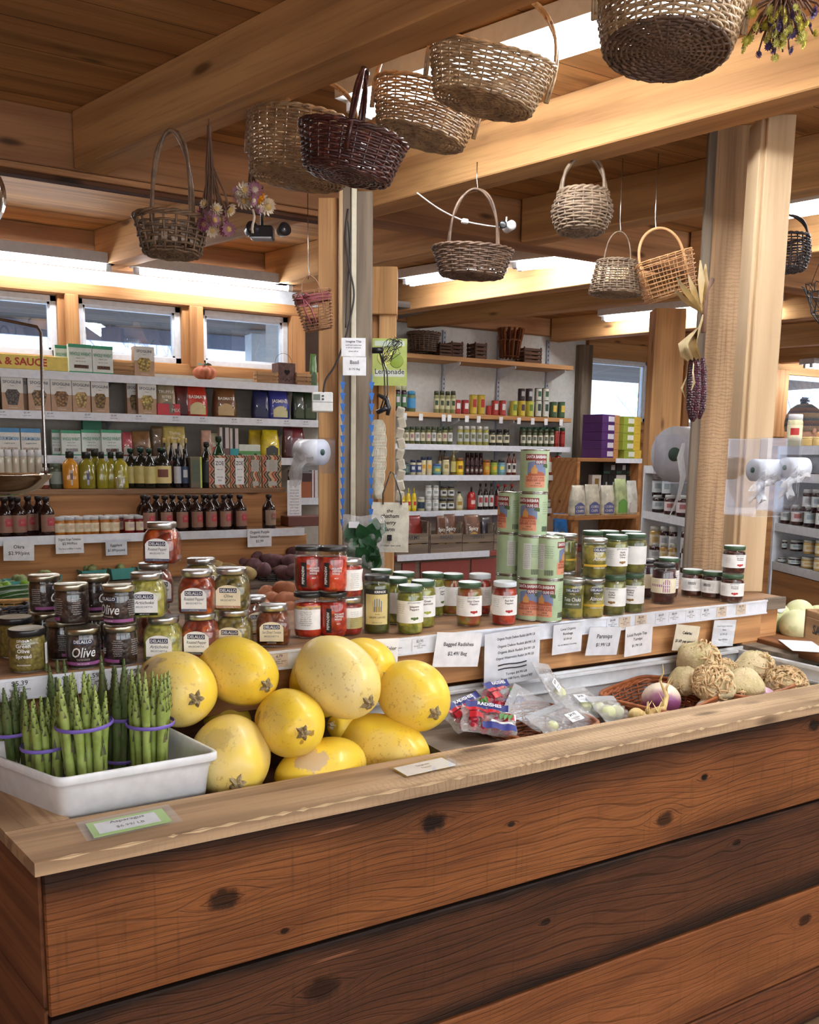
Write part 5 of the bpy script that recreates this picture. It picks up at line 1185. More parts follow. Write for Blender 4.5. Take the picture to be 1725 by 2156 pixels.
# ================================================================ baskets hanging from the beams
def wm(key, a, b_, c=None, rough=.5, coat=.15): return skin2('wicker_' + key, a, b_, 30, rough=rough, bump=.15, c3=c, coat=coat)
W_PALE = wm('pale', (188, 160, 124), (156, 128, 94), (126, 98, 72)); W_TAN = wm('tan', (168, 136, 98), (134, 104, 74), (106, 78, 56)); W_DARK = wm('dark', (84, 42, 38), (56, 30, 30), (118, 66, 54), .35, .4)
W_BRN = wm('brown', (112, 86, 66), (86, 64, 50)); W_GREY = wm('grey', (146, 124, 100), (118, 98, 80)); W_BARK = wm('bark', (136, 108, 82), (104, 82, 62)); W_BASE = wm('base', (112, 86, 70), (88, 66, 54)); BIRCH = skin2('birch_bark', (186, 172, 156), (140, 112, 90), 40, rough=.7, c3=(96, 72, 58))
def hbasket(label, px, py, dep, rx, ry, H, flare=1.25, mat=None, base=None, yaw=0, tilt=0, fwd=0, hh=.16, hx=None, hmat=None, hr=.0045, nw=12, thick=.0028, ns=24, amp=.0028, twist=2, bulge=0, hy=False, sqp=2.0, seed=1, dip=0, wires=False, fw=0, cross=5):
    rim = atd(px, py, dep); t = thing('hanging_basket', label, 'basket', group='baskets hanging from the beams')
    t.matrix_world = Matrix.Translation(rim) @ Matrix.Rotation(-PI / 6 + yaw, 4, 'Z') @ Matrix.Rotation(tilt, 4, 'Y') @ Matrix.Rotation(fwd, 4, 'X') @ Matrix.Translation((0, 0, -H))
    def rg(tt, a):
        k = 1 + (flare - 1) * tt + bulge * math.sin(PI * min(1, tt * 1.02)); c, s = math.cos(a), math.sin(a); q = 1 / ((abs(c) ** sqp + abs(s) ** sqp) ** (1 / sqp)) if sqp != 2 else 1
        return (rx * k * c * q, ry * k * s * q, H * tt + dip * tt * (c * c - .5))
    b = MB(); weave(b, rg, H, 0, nw, 84, thick, amp, ns=ns, jitter=thick * .35, seed=seed, flat_w=fw); b.build('woven_side', mat, t)
    b = MB(); base_weave(b, rg, max(5, int(rx / (thick * 3.0))), thick * 1.15, 60, ns=ns, cross=cross); b.build('woven_base', base or mat, t)
    if hh:
        top = rg(1, 0)[0] if hx is None else hx; b = MB(); n = 28
        for q in range(twist):
            pts = []
            for i in range(n + 1):
                f = i / n; a = PI * f; x = top * math.cos(a) * (1.0); z = H * .9 + (hh + H * .1) * math.sin(a) ** .8
                o = hr * .9 if twist > 1 else 0; ph = 2 * PI * q / twist + f * 9
                p = (x + o * math.cos(ph) * .7, o * math.sin(ph), z + o * math.cos(ph) * .5)
                pts.append((p[1], p[0] * (ry / rx), p[2]) if hy else p)
            b.tube([((pts[0][0]) * .97, pts[0][1] * .97, H * .35)] + pts + [(pts[-1][0] * .97, pts[-1][1] * .97, H * .35)], hr if not wires else .0015, 6)
        b.build('handle', hmat or mat, t)
        ztop = (t.matrix_world @ Vector((0, 0, H + hh))); 
        if ztop.z < 2.5:
            hk = MB(); hk.tube([(0, 0, 0), (.004, 0, .02), (0, 0, .045), (0, 0, max(.06, 2.56 - ztop.z))], .0018, 6); o = hk.build('hook', STEEL, t); o.matrix_world = Matrix.Translation(ztop - Vector((0, 0, .012)))
            o.matrix_parent_inverse = Matrix(); o.matrix_local = t.matrix_world.inverted() @ Matrix.Translation(ztop - Vector((0, 0, .012)))
    return t
hbasket('largest pale open weave basket with a dark round base at the top right', 1418, -35, 1.80, .128, .120, .135, 1.24, W_PALE, W_BASE, fwd=-.10, tilt=.08, hh=.16, nw=19, ns=34, thick=.0034, seed=2, cross=7)
hbasket('oval tan basket hanging tilted, second from the right end of the big basket row', 1036, 128, 2.2, .125, .082, .105, 1.28, W_PALE, W_TAN, tilt=.20, fwd=-.02, hh=.17, nw=17, ns=28, thick=.0030, seed=3, dip=.02)
hbasket('tan oval basket partly hidden behind the tilted oval one', 903, 202, 2.48, .125, .085, .115, 1.24, W_TAN, W_TAN, tilt=.20, hh=.16, nw=17, ns=28, thick=.0032, seed=4, hy=False, yaw=.2)
hbasket('loosely woven pale basket behind the dark purple brown basket', 640, 258, 2.62, .140, .10, .165, 1.18, W_TAN, W_TAN, tilt=.12, fwd=-.05, hh=.13, nw=20, ns=30, thick=.0036, seed=5, dip=.0)
hbasket('glossy dark purple brown basket at the left of the big basket row', 745, 286, 2.36, .115, .085, .104, 1.26, W_DARK, W_DARK, tilt=.19, hh=.17, nw=15, ns=24, thick=.0040, seed=6, hy=True, hr=.0055)
hbasket('rustic birch bark basket with twig handle at the left', 362, 462, 2.72, .086, .075, .105, 1.32, W_BARK, W_BARK, tilt=.02, fwd=-.02, hh=.26, hx=.062, nw=7, ns=18, thick=.004, seed=7, hr=.006, hmat=W_BARK, amp=.004)
b = MB()
for i in range(18):
    a = 2 * PI * i / 18; b.box((-.009, -.001, .022), (.009, .001, .085), M=Matrix.Rotation(a, 4, 'Z') @ Matrix.Translation((0, -.090, 0)) @ Matrix.Rotation(-.18, 4, 'X'))
b.build('bark_strip', BIRCH, [o for o in COL.objects if o.get('label', '').startswith('rustic birch')][0])
hbasket('dark brown boat shaped basket with a tall handle below the middle beams', 996, 526, 3.05, .108, .075, .088, 1.28, W_BRN, W_BRN, tilt=.04, hh=.20, hx=.085, nw=13, ns=24, seed=8, thick=.0034)
hbasket('small round grey melon shaped basket', 1228, 408, 3.0, .075, .075, .125, 1.08, W_GREY, W_GREY, tilt=.02, hh=.12, hx=.075, nw=14, ns=20, bulge=.30, thick=.0044, seed=9, hr=.006)
hbasket('grey brown basket narrower at its top with two thin handles', 1300, 552, 3.0, .088, .075, .105, .76, W_GREY, W_GREY, tilt=.03, hh=.10, hx=.045, nw=13, ns=24, seed=10, thick=.0026, hr=.0025, twist=1)
hbasket('light tan splint basket hanging askew with a bent wood handle', 1394, 545, 2.95, .078, .055, .125, 1.16, wm('splint', (214, 168, 116), (196, 146, 96)), None, tilt=-.30, hh=.10, hx=.075, nw=9, ns=22, sqp=6, thick=.0012, fw=.0071, amp=.002, seed=11, hr=.005, twist=1)
hbasket('small pink ribboned basket hooked on the central post', 656, 616, 3.28, .050, .038, .135, 1.40, wm('rose', (176, 130, 96), (150, 100, 76)), None, tilt=-.20, fwd=.05, hh=.06, hx=.035, nw=12, ns=16, thick=.0012, fw=.005, seed=12, hr=.0022, twist=1, sqp=3)
pk = [o for o in COL.objects if o.get('label', '').startswith('small pink')][0]
PINK = flat((160, 84, 92), .7); b = MB(); b.lathe([(.067, .098), (.069, .10), (.070, .122), (.0685, .124)], 20, ry=.76, capb=False, capt=False)
for sx in (-1, 1): b.tube([(-.03, -.058, .115), (-.03 + sx * .014, -.066, .128), (-.03 + sx * .028, -.064, .115), (-.03, -.058, .112)], .004, 6); b.tube([(-.03, -.058, .113), (-.02 + sx * .012, -.058, .07), (-.01 + sx * .01, -.05, .02)], .003, 5)
b.build('ribbon', PINK, pk)
hbasket('dark woven basket half hidden behind the right side of the big post', 1655, 500, 3.3, .075, .07, .12, 1.1, wm('black', (58, 46, 46), (40, 34, 36)), None, hh=.08, nw=12, bulge=.15, seed=13)
# wire basket at the right edge
t = thing('wire_basket', 'black curled wire basket at the right edge of the picture', 'basket'); c = atd(1762, 618, 2.9); t.location = c
b = MB()
for k in range(14):
    a = 2 * PI * k / 14; r = .09; p = [(r * math.cos(a + d) * q, r * math.sin(a + d) * q, z) for d, q, z in ((-.2, 1, 0), (-.12, 1.12, .022), (0, 1.2, .028), (.12, 1.12, .022), (.2, 1, 0))]; b.tube(p, .0018, 5)
    b.tube([(r * math.cos(a), r * math.sin(a), 0), (r * .8 * math.cos(a + .4), r * .8 * math.sin(a + .4), -.06), (r * .4 * math.cos(a + .9), r * .4 * math.sin(a + .9), -.11)], .0015, 5); b.tube([(r * math.cos(a), r * math.sin(a), 0), (r * .8 * math.cos(a - .4), r * .8 * math.sin(a - .4), -.06), (r * .4 * math.cos(a - .9), r * .4 * math.sin(a - .9), -.11)], .0015, 5)
for q, z in ((1, 0), (.8, -.06), (.4, -.11)): b.tube([(.09 * q * math.cos(i * .3142), .09 * q * math.sin(i * .3142), z) for i in range(20)], .002, 5, closed=True)
for k in range(3): b.tube([(.09 * math.cos(k * 2.1), .09 * math.sin(k * 2.1), 0), (0, 0, .3), (0, 0, 2.55 - c.z)], .0012, 4)
b.build('wire', flat((40, 38, 40), .4), t)
# ---------------------------------------------------------------- dried flowers
STEM = flat((122, 92, 74), .9)
def flowerhead(b, c, r, mi, cmi, R):
    c = Vector(c); n = Vector((R.uniform(-1, 1), -1 + R.uniform(-.5, .5), R.uniform(-.8, .3))).normalized(); M = Matrix.Translation(c) @ n.to_track_quat('Z', 'Y').to_matrix().to_4x4()
    for lay in range(3):
        m = 11
        for k in range(m):
            a = 2 * PI * (k + lay * .5) / m; q = r * (1 - .22 * lay); z = r * .25 * lay
            b.add([(math.cos(a - .22) * q * .3, math.sin(a - .22) * q * .3, z), (math.cos(a - .2) * q * .8, math.sin(a - .2) * q * .8, z + q * .3), (math.cos(a) * q, math.sin(a) * q, z + q * .55), (math.cos(a + .2) * q * .8, math.sin(a + .2) * q * .8, z + q * .3), (math.cos(a + .22) * q * .3, math.sin(a + .22) * q * .3, z)], [(0, 1, 2, 3, 4)], mi, False, M)
    b.sphere((0, 0, r * .45), (r * .42, r * .42, r * .25), 10, 6, cmi, M)
def dried(label, top, dep, length, spread_, colors, seed, nst=22, fr=.014, off=(0, 0)):
    T = atd(*top, dep); t = thing('dried_flowers', label, 'dried flowers', tuple(T), group=None); R = random.Random(seed); b = MB(); fl = []
    for k in range(nst):
        e = Vector((R.gauss(0, spread_) + off[0], R.gauss(0, spread_), -length * R.uniform(.72, 1.0))); b.tube([(R.uniform(-.004, .004), R.uniform(-.004, .004), .01), (R.uniform(-.012, .012), R.uniform(-.01, .01), -length * .35), tuple(e * .8), tuple(e)], .0022, 4); fl.append(e)
    b.build('stems', STEM, t)
    for k, e in enumerate(fl[:int(nst * .75)]):
        q = MB(); flowerhead(q, (0, 0, 0), fr * R.uniform(.7, 1.25), 0, 1, R); q.build('flower', list(colors[k % len(colors)]), t, loc=tuple(e))
    MB().tube([(0, 0, 0), (0, 0, 2.56 - T.z)], .002, 5).build('string', STEM, t)
    return t
fw_ = flat((226, 210, 186), .8); fp_ = flat((190, 140, 160), .8); fc_ = flat((214, 180, 110), .8); fo_ = flat((236, 168, 40), .8); fm_ = flat((150, 70, 110), .8); fb_ = flat((150, 110, 80), .8)
dried('bundle of dried pink and cream strawflowers hanging beside the birch basket', (440, 272), 2.66, .30, .026, [(fp_, fc_), (fw_, fc_), (fp_, fb_), (fm_, fb_)], 3, 30, .021)
dried('bundle of white and orange dried strawflowers below the pale basket', (530, 345), 2.75, .12, .026, [(fw_, fc_), (fw_, fb_), (fo_, fo_), (fp_, fw_)], 8, 24, .025)
t = dried('bunch of yellow and purple dried statice at the top right corner', (1650, -70), 1.8, .14, .045, [(flat((186, 178, 70), .8), flat((206, 196, 90), .8)), (flat((84, 62, 110), .8), flat((60, 46, 84), .8)), (flat((200, 196, 110), .8), flat((170, 160, 60), .8))], 5, 90, .010)
# tail of twisted string under the white bundle
q = atd(533, 440, 2.76); b = MB(); b.tube([(.004 * math.sin(i), .004 * math.cos(i), -.012 * i) for i in range(7)], .004, 5); o = b.build('raffia_tail', fw_, None, loc=tuple(q)); tag(o, 'twisted pale raffia tail dangling under the white dried flowers', 'raffia')
# ---------------------------------------------------------------- black twin spotlight and the white camera
sp_ = thing('emergency_light', 'black twin headed lamp mounted under the far beam left of the post', 'lamp', tuple(atd(552, 492, 3.35)), -PI / 6)
BLK = flat((34, 34, 38), .3, coat=.4)
MB().box((-.045, -.03, -.022), (.045, .03, .025), bev=.006).build('body', BLK, sp_)
for sx in (-1, 1): 
    MB().lathe([(.010, 0), (.018, .01), (.024, .04), (.025, .048)], 18, M=Matrix.Translation((sx * .055 + (.012 if sx > 0 else 0), -.01, 0)) @ Matrix.Rotation(sx * 1.0 + (.3 if sx > 0 else 2.2), 4, 'Y') @ Matrix.Rotation(.9, 4, 'X')).build('lamp_head', BLK, sp_)
MB().box((-.04, -.032, -.023), (.04, -.028, -.018)).build('strip', flat((180, 184, 190), .3), sp_)
MB().tube([(0, 0, .02), (0, 0, 2.55 - sp_.location.z)], .006, 6).build('bracket', BLK, sp_)
cm_ = thing('security_camera', 'small white bullet camera on the beam beside the brown basket handle', 'camera', tuple(atd(1066, 481, 3.1)), -PI / 6)
MB().lathe([(.015, 0), (.017, .004), (.017, .05), (.012, .055)], 18, M=Matrix.Rotation(PI / 2, 4, 'X') @ Matrix.Rotation(.3, 4, 'Y')).build('body', flat((214, 214, 214), .4), cm_)
MB().lathe([(.014, 0), (.010, .003), (.001, .002)], 16, M=Matrix.Translation((-.017, -.053, 0)) @ Matrix.Rotation(PI / 2, 4, 'X')).build('lens', BLK, cm_)
MB().tube([(0, 0, 0), (0, .01, .02), (.004, .03, .045)], .004, 6).build('bracket', flat((214, 214, 214), .4), cm_)
def cable(pts, r, mat, label, name='cable'):
    p0 = Vector(pts[0]); P = [Vector(p) - p0 for p in pts]; Q = []
    for i in range(len(P) - 1):
        a, b_, c, d = P[max(i - 1, 0)], P[i], P[i + 1], P[min(i + 2, len(P) - 1)]
        for k in range(6): t = k / 6; Q.append(.5 * ((2 * b_) + (c - a) * t + (2 * a - 5 * b_ + 4 * c - d) * t * t + (3 * b_ - a - 3 * c + d) * t ** 3))
    Q.append(P[-1]); o = MB().tube(Q, r, 6).build(name, mat, None, loc=tuple(p0)); return tag(o, label, 'cable')
cable([atd(878, 406, 2.95), atd(925, 440, 3.0), atd(975, 464, 3.05), atd(1020, 474, 3.08), atd(1052, 478, 3.09)], .0028, flat((214, 210, 204), .5), 'white cable strung from the beam to the small camera')
MB_ = MB().box((-.012, -.008, -.008), (.012, .008, .008), bev=.003).build('cable_clip', flat((214, 210, 204), .5), None, loc=tuple(atd(979, 466, 3.05))); tag(MB_, 'small white clip on the cable leading to the camera', 'clip')
CB = flat((40, 34, 34), .5)
cable([atd(733, 440, 3.33), atd(728, 500, 3.34), atd(735, 560, 3.33), atd(745, 610, 3.33), atd(742, 650, 3.33), atd(725, 720, 3.33), atd(705, 770, 3.33), atd(686, 800, 3.33), atd(681, 826, 3.33)], .004, CB, 'black thermostat cable running down the central post')
cable([atd(728, 430, 3.34), atd(738, 520, 3.345), atd(732, 600, 3.345), atd(728, 690, 3.345)], .003, CB, 'dark cable hugging the grey post board')
# thermostat
th = thing('thermostat', 'white digital thermostat on the central timber post', 'thermostat', tuple(atd(679, 847, 3.36)), -PI / 6 + .1)
MB().box((-.040, -.03, -.037), (.040, .02, .037), bev=.004).build('case', flat((226, 226, 222), .4), th); MB().box((-.034, -.0315, .006), (-.008, -.0295, .028)).build('display', flat((106, 116, 104), .3), th)
for z in (.010, .022): MB().box((-.002, -.033, z - .003), (.006, -.029, z + .003)).build('button', DARKGREY, th)
MB().box((-.04, -.0305, -.002), (.04, -.0298, 0)).build('groove', GREY2, th)
# ---------------------------------------------------------------- corn hanging on the right post
HUSK = skin2('corn_husk', (226, 206, 160), (206, 182, 134), 12, rough=.7, bump=.2); KERN = NT('corn_kernels'); v = KERN.coords((1, 1, 1)); vo = KERN.voro(v, 150, rand=.4); KERN.base(KERN.ramp(vo.outputs['Distance'], [(.2, RGB(92, 34, 48)), (.7, RGB(36, 18, 30))])); KERN.bump(KERN.math('SUBTRACT', 1.0, vo.outputs['Distance']), 1.0, .006); KERN.rough(.3)
def leafstrip(b, pts, w, mi=0, twist=.4):
    n = len(pts); vs = []
    for i, p in enumerate(pts):
        p = Vector(p); f = i / (n - 1); ww = w * math.sin(PI * min(.98, f * .85 + .12)) ; d = Vector((math.cos(twist * i + .5), math.sin(twist * i + .5) * .8, .15)); m = (Vector(pts[min(i + 1, n - 1)]) - Vector(pts[max(0, i - 1)])).cross(d).normalized() * ww * .3
        vs += [p - d * ww, p + m, p + d * ww]
    b.add(vs, [(3 * i + k, 3 * i + k + 1, 3 * i + k + 4, 3 * i + k + 3) for i in range(n - 1) for k in (0, 1)], mi, True)
for lab, pc_, cz, px_off in (('dark red ornamental corn cob in a pale husk hanging left of the big post', (1462, 800, 890), 1, 0),):
    T = atd(1470, 700, 2.42); t = thing('ornamental_corn', lab, 'corn', tuple(T)); R = random.Random(2); b = MB()
    def rel(px, py, dd=0): return atd(px, py, 2.42 + dd) - T
    for tip in ((1475, 548), (1486, 556), (1440, 600), (1418, 606), (1450, 580), (1424, 582)): leafstrip(b, [rel(1482, 660), rel((1482 * 2 + tip[0]) / 3, (660 * 2 + tip[1]) / 3, .02), rel((1482 + 2 * tip[0]) / 3, (660 + 2 * tip[1]) / 3 + 4, -.01), rel(*tip)], .030)
    for (x0, x1) in ((1478, 1452), (1472, 1445), (1482, 1462), (1480, 1440), (1470, 1456)): leafstrip(b, [rel(1482, 662), rel(1470, 690, -.01), rel(x1 - 3, 725, R.uniform(-.03, .02)), rel(x1 + 4, 752, -.01), rel(x0 - 16, 768)], .030)
    leafstrip(b, [rel(1462, 750), rel(1458, 785, -.03), rel(1462, 805, -.03), rel(1456, 822, -.03)], .012); leafstrip(b, [rel(1450, 760), rel(1445, 795), rel(1436, 818), rel(1443, 838)], .010)
    b.build('husk', HUSK, t); b = MB(); b.tube([rel(1500, 590, .30), rel(1487, 610, .03), rel(1484, 640), rel(1482, 700)], .008, 6); b.build('stalk', STEM, t)
    c = MB(); P = [rel(1462 + (y - 755) * -.02, y) for y in (755, 775, 800, 830, 860, 880, 888)]; c.tube(P, [.014, .018, .0195, .0195, .018, .012, .004], 14); c.build('cob', KERN.m, t)
    c = MB(); P = [rel(1476 + (y - 755) * -.02, y, .03) for y in (755, 780, 830, 862, 882)]; c.tube(P, [.012, .017, .018, .015, .004], 14); c.build('cob', KERN.m, t)
# ================================================================ shop goods: generic builders
def C_(*c): return flat(c, .5)
def box_good(w, h, d, art):
    """art: (base colour, [(x0, z0, x1, z1, colour)...], [(text, x, z, height, colour)...]) in fractions of the front"""
    def f():
        base, rects, txt = art; t = thing('box', 'box', 'box'); MB().box((-w / 2, 0, 0), (w / 2, d, h), bev=.0015).build('carton', C_(*base), t)
        if rects:
            b = MB(); ms = []
            for r in rects:
                if len(r[4]) == 4 and r[4][3] == 'v':   # window with a jumble of pasta
                    ms.append(chunky(r[4][0], r[4][1], None, r[4][2], bump=.8))
                else: ms.append(C_(*r[4]))
                x0, z0, x1, z1 = [(v - .5) * w if i % 2 == 0 else v * h for i, v in enumerate(r[:4])]
                if len(r) > 5: cut = (x1 - x0) * .18; b.prism([(x0 + cut, z0), (x1 - cut, z0), (x1, z0 + (z1 - z0) * .75), (x1 - cut, z1), (x0 + cut, z1), (x0, z0 + (z1 - z0) * .75)], .0003, .0012 + .0001 * len(ms), len(ms) - 1, Matrix(((1, 0, 0, 0), (0, 0, -1, 0), (0, 1, 0, 0), (0, 0, 0, 1))))
                else: b.box((x0, -.0004 - .0002 * len(ms), z0), (x1, 0, z1), len(ms) - 1)
            b.build('print', ms, t)
        if txt:
            b = MB(); cs = []
            for s in txt:
                if s[4] not in cs: cs.append(s[4])
                text_into(b, [(s[0], (s[1] - .5) * w, s[2] * h, s[3] * h, w * .9, cs.index(s[4]), .015)], lambda x, z: (x, -.0022, z))
            b.build('lettering', [C_(*c) for c in cs], t)
        return t
    return f
def bag_good(w, h, d, c1, c2, txt=(), shiny=.6, fold=True, win=None):
    def f():
        t = thing('bag', 'bag', 'bag'); b = MB(); seg = 24; vs = []; R = random.Random(int(w * 1e5)); lv = ((0, .92, .9), (.02, 1, 1), (.2, 1.02, 1.0), (.45, 1, .92), (.65, .95, .75), (.8, .9, .5), (.9, .88, .2), (1.0, .86, .05))
        for z, kx, ky in lv:
            for i in range(seg):
                a = 2 * PI * i / seg; c, s = math.cos(a), math.sin(a); q = 1 / ((abs(c) ** 4 + abs(s) ** 4) ** .25); k = 1 + R.uniform(-.02, .02)
                vs.append((w / 2 * kx * c * q * k, d / 2 * ky * s * q * k + d / 2, z * h))
        n = len(lv); b.add(vs, [(j * seg + i, j * seg + (i + 1) % seg, (j + 1) * seg + (i + 1) % seg, (j + 1) * seg + i) for j in range(n - 1) for i in range(seg)] + [tuple(range(seg))[::-1], tuple((n - 1) * seg + i for i in range(seg))], 0, True)
        m = skin2('bag_%d_%d_%d' % tuple(c1), c1, tuple(int(x * .8) for x in c1), 14, rough=.3 if shiny else .7, coat=shiny, bump=.3); b.build('pouch', m, t)
        b = MB(); y0 = -.0015
        def sf(x, z): # follow the curved front
            f_ = z / h; k = 1.0 if f_ < .45 else 1 - (f_ - .45) * 1.15; return (x, d / 2 - d / 2 * k * (1 - .1 * (2 * x / w) ** 2) - .003, z)
        vs = []; 
        for i in range(9):
            for j in range(5): x = -w * .34 + w * .68 * i / 8; z = h * (.06 + .38 * j / 4 * (1 - .35 * (2 * i / 8 - 1) ** 2 if j == 4 else 1)); vs.append(sf(x, z))
        b.add(vs, [(i * 5 + j, (i + 1) * 5 + j, (i + 1) * 5 + j + 1, i * 5 + j + 1) for i in range(8) for j in range(4)], 0, True)
        b.build('label', C_(*c2) if win is None else chunky(*win), t)
        if txt: 
            q = MB(); text_into(q, [(s, 0, z * h, hh * h, w * .8, 0, .02) for s, z, hh in txt], sf); q.build('lettering', [C_(238, 232, 220)], t)
        return t
    return f
def cyl_good(kind, r, h, body, lid, label=None, accent=None, name=None):
    def f():
        nm = name or {'bottle': 'bottle', 'jar': 'jar', 'can': 'can', 'squeeze': 'squeeze_bottle', 'flask': 'bottle'}[kind]; t = thing(nm, nm, nm)
        P = {'jar': ([(r * .9, 0), (r, .004), (r, h * .74), (r * .93, h * .82)], (h * .82, h, r * .93), (.18, .66)),
             'can': ([(r, 0), (r, h - .001)], (h - .003, h, r * .98), (.05, .95)),
             'bottle': ([(r * .93, 0), (r, .005), (r, h * .58), (r * .9, h * .66), (r * .45, h * .78), (r * .36, h * .82), (r * .36, h * .9)], (h * .9, h, r * .45), (.12, .55)),
             'flask': ([(r * .95, 0, .8), (r, .006, .8), (r, h * .62, .8), (r * .8, h * .72, .4), (r * .42, h * .78), (r * .42, h * .84)], (h * .82, h, r * .52), (.1, .5)),
             'squeeze': ([(r * .9, 0), (r, .01), (r * .95, h * .3), (r, h * .6), (r * .7, h * .74), (r * .5, h * .78)], (h * .78, h, r * .22), (.12, .5))}[kind]
        key = ('liq', tuple(body))
        m = body if not isinstance(body, (tuple, list)) else flat(body, .15, coat=.6)
        b = MB(); b.lathe(P[0], 20); b.build('body', m, t)
        z0, z1, lr = P[1]; b = MB(); b.lathe([(lr, z0), (lr, z0 + (z1 - z0) * .85), (lr * (.9 if kind != 'squeeze' else .5), z1)], 18); b.build('cap' if kind != 'can' else 'rim', flat(lid, .35, metal=.6 if kind == 'can' else 0), t)
        if label:
            b = MB(); a = 1.35; arc_label(b, r, -r * a, r * a, h * P[2][0], h * P[2][1], 0)
            if accent: arc_label(b, r, -r * .55, r * .6, h * (P[2][0] * .65 + P[2][1] * .35), h * (P[2][0] * .2 + P[2][1] * .8), 1, e=.0006)
            b.build('label', [C_(*label)] + ([C_(*accent)] if accent else []), t)
        return t
    return f
def slot(p0, pt, p1, y, zb):
    a, b_ = aty(p0, (pt + 900) / 2, y), aty(p1, (pt + 900) / 2, y); return (a.x + b_.x) / 2, b_.x - a.x, aty((p0 + p1) / 2, pt, y).z - zb
def rnd(v, q=.003): return round(v / q) * q
def shelf_goods(y, zb, items, where, group):
    cnt = {}
    for it in items:
        p0, pt, p1, kind, par, desc = it[:6]; back = it[6] if len(it) > 6 else 0.0
        x, w, h = slot(p0, pt, p1, y + back, zb); key = (kind, str(par), rnd(w), rnd(h, .006))
        if kind == 'box': bl = box_good(w, h, it[7] if len(it) > 7 else .05, par); loc = (x, y + back, zb)
        elif kind == 'bag': bl = bag_good(w, h, min(.09, w * .6), *par); loc = (x, y + back, zb)
        else: r = (p1 - p0) * depth(aty((p0 + p1) / 2, 950, y + back)) / FPX * .49; bl = cyl_good(kind, r, h, *par); loc = (x, y + back + r, zb)
        cnt[desc] = cnt.get(desc, 0) + 1; n = cnt[desc]
        tot = sum(1 for q in items if q[5] == desc)
        lab = '%s on %s' % (desc, where) if tot == 1 else '%s, %s from left on %s' % (desc, ORD[n - 1], where)
        o = inst(key, bl, loc, 0 if kind != 'bag' else .1 * math.sin(p0), lab, group=group)
        if kind == 'jar' or kind == 'bottle': o.rotation_euler.z = face_cam(loc) * .6
# ================================================================ left wall: pasta shelves
YS = 4.95; GRP = 'groceries on the long white shelves'
lu = thing('shelf_unit', 'long white grocery shelving under the clerestory windows', 'shelving')
SH = flat((232, 236, 244), .45); SHB = flat((176, 168, 156), .7)
XE = 2.36
zt = [aty(0, 775, YS).z, aty(0, 862, YS).z, aty(600, 964, YS).z]
for z in zt: MB().box((-2.2, YS, z - .03), (XE, 5.23, z - .002)).build('shelf', SHB, lu); b = MB(); b.box((-2.2, YS - .006, z - .042), (XE, YS, z)); b.build('price_strip', SH, lu)
MB().box((-2.2, 5.225, .9), (XE, 5.238, 2.0)).build('back_panel', SHB, lu)
for x in (-1.2, -.1, 1.02, 2.06):
    for z in zt: MB().add([(x, YS + .03, z - .03), (x, 5.22, z - .03), (x, 5.22, z - .10)], [(0, 1, 2)], 0, False).build('bracket', SH, lu)
q = MB(); R = random.Random(3)
for z, x0 in ((zt[1], -.3), (zt[2], .8)):
    x = x0
    while x < XE - .1: text_into(q, [('$5.49', x, z - .016, .009, .03), ('organic pasta', x, z - .028, .005, .05)], lambda a, c: (a, YS - .0068, c)); x += R.uniform(.11, .2)
q.build('lettering', GREY2, lu)
for z in (aty(640, 1048, YS).z, ): MB().box((1.9, YS, z - .03), (XE, 5.23, z - .002)).build('shelf', SHB, lu); MB().box((1.9, YS - .006, z - .042), (XE, YS, z)).build('price_strip', SH, lu)
def spog(c1, c2): return ((186, 150, 118), [(0, .52, 1, 1, (226, 224, 218)), (.16, .15, .84, .62, (c1, c2, 75, 'v'), 1)], [('SFOGLINI', .5, .80, .085, (70, 74, 82)), ('organic', .5, .72, .03, (110, 110, 116)), ('semolina pasta', .5, .06, .03, (236, 226, 210))])
SG = [spog((90, 92, 94), (40, 42, 46)), spog((176, 144, 100), (60, 54, 46)), spog((180, 140, 92), (84, 54, 32)), spog((222, 196, 128), (120, 92, 50)), spog((158, 128, 70), (70, 56, 36)), spog((224, 200, 110), (120, 96, 44))]
WHT = ((226, 234, 226), [(0, .88, 1, 1, (60, 160, 116)), (0, 0, 1, .05, (60, 160, 116)), (.22, .16, .84, .28, ((120, 80, 60), (60, 40, 30), 120, 'v'))], [('WHOLE WHEAT', .5, .60, .12, (60, 150, 112)), ('organic rotini', .5, .5, .04, (120, 124, 124)), ('NET WT 16 OZ', .5, .38, .035, (90, 90, 90))])
BLU = ((228, 224, 214), [(0, .84, 1, 1, (70, 140, 190)), (.1, .1, .86, .28, ((190, 150, 96), (110, 80, 50), 110, 'v'))], [('DURUM SEMOLINA', .5, .55, .13, (80, 150, 190)), ('organic pasta', .5, .42, .05, (120, 124, 124))])
sgn_ = thing('shelf_sign', 'yellow hand painted wooden sign ending in and SAUCE', 'sign', tuple(aty(40, 780, YS)))
x_, w_, h_ = slot(-110, 745, 146, YS - .02, zt[0]); sgn_.location = (x_, YS - .012, zt[0] + .001)
MB().box((-w_ / 2, -.004, 0), (w_ / 2, .006, h_), bev=.002).build('board', flat((240, 216, 110), .6), sgn_)
q = MB(); text_into(q, [('PASTA & SAUCE', .0, h_ * .28, h_ * .50, w_ * .9, 0, .03)], lambda a, c: (a, -.0046, c)); q.build('lettering', flat((190, 62, 40), .6), sgn_)
crate_m = wood('little_crate', (206, 168, 124), (180, 140, 98), (110, 78, 54), .7, tint=.1)
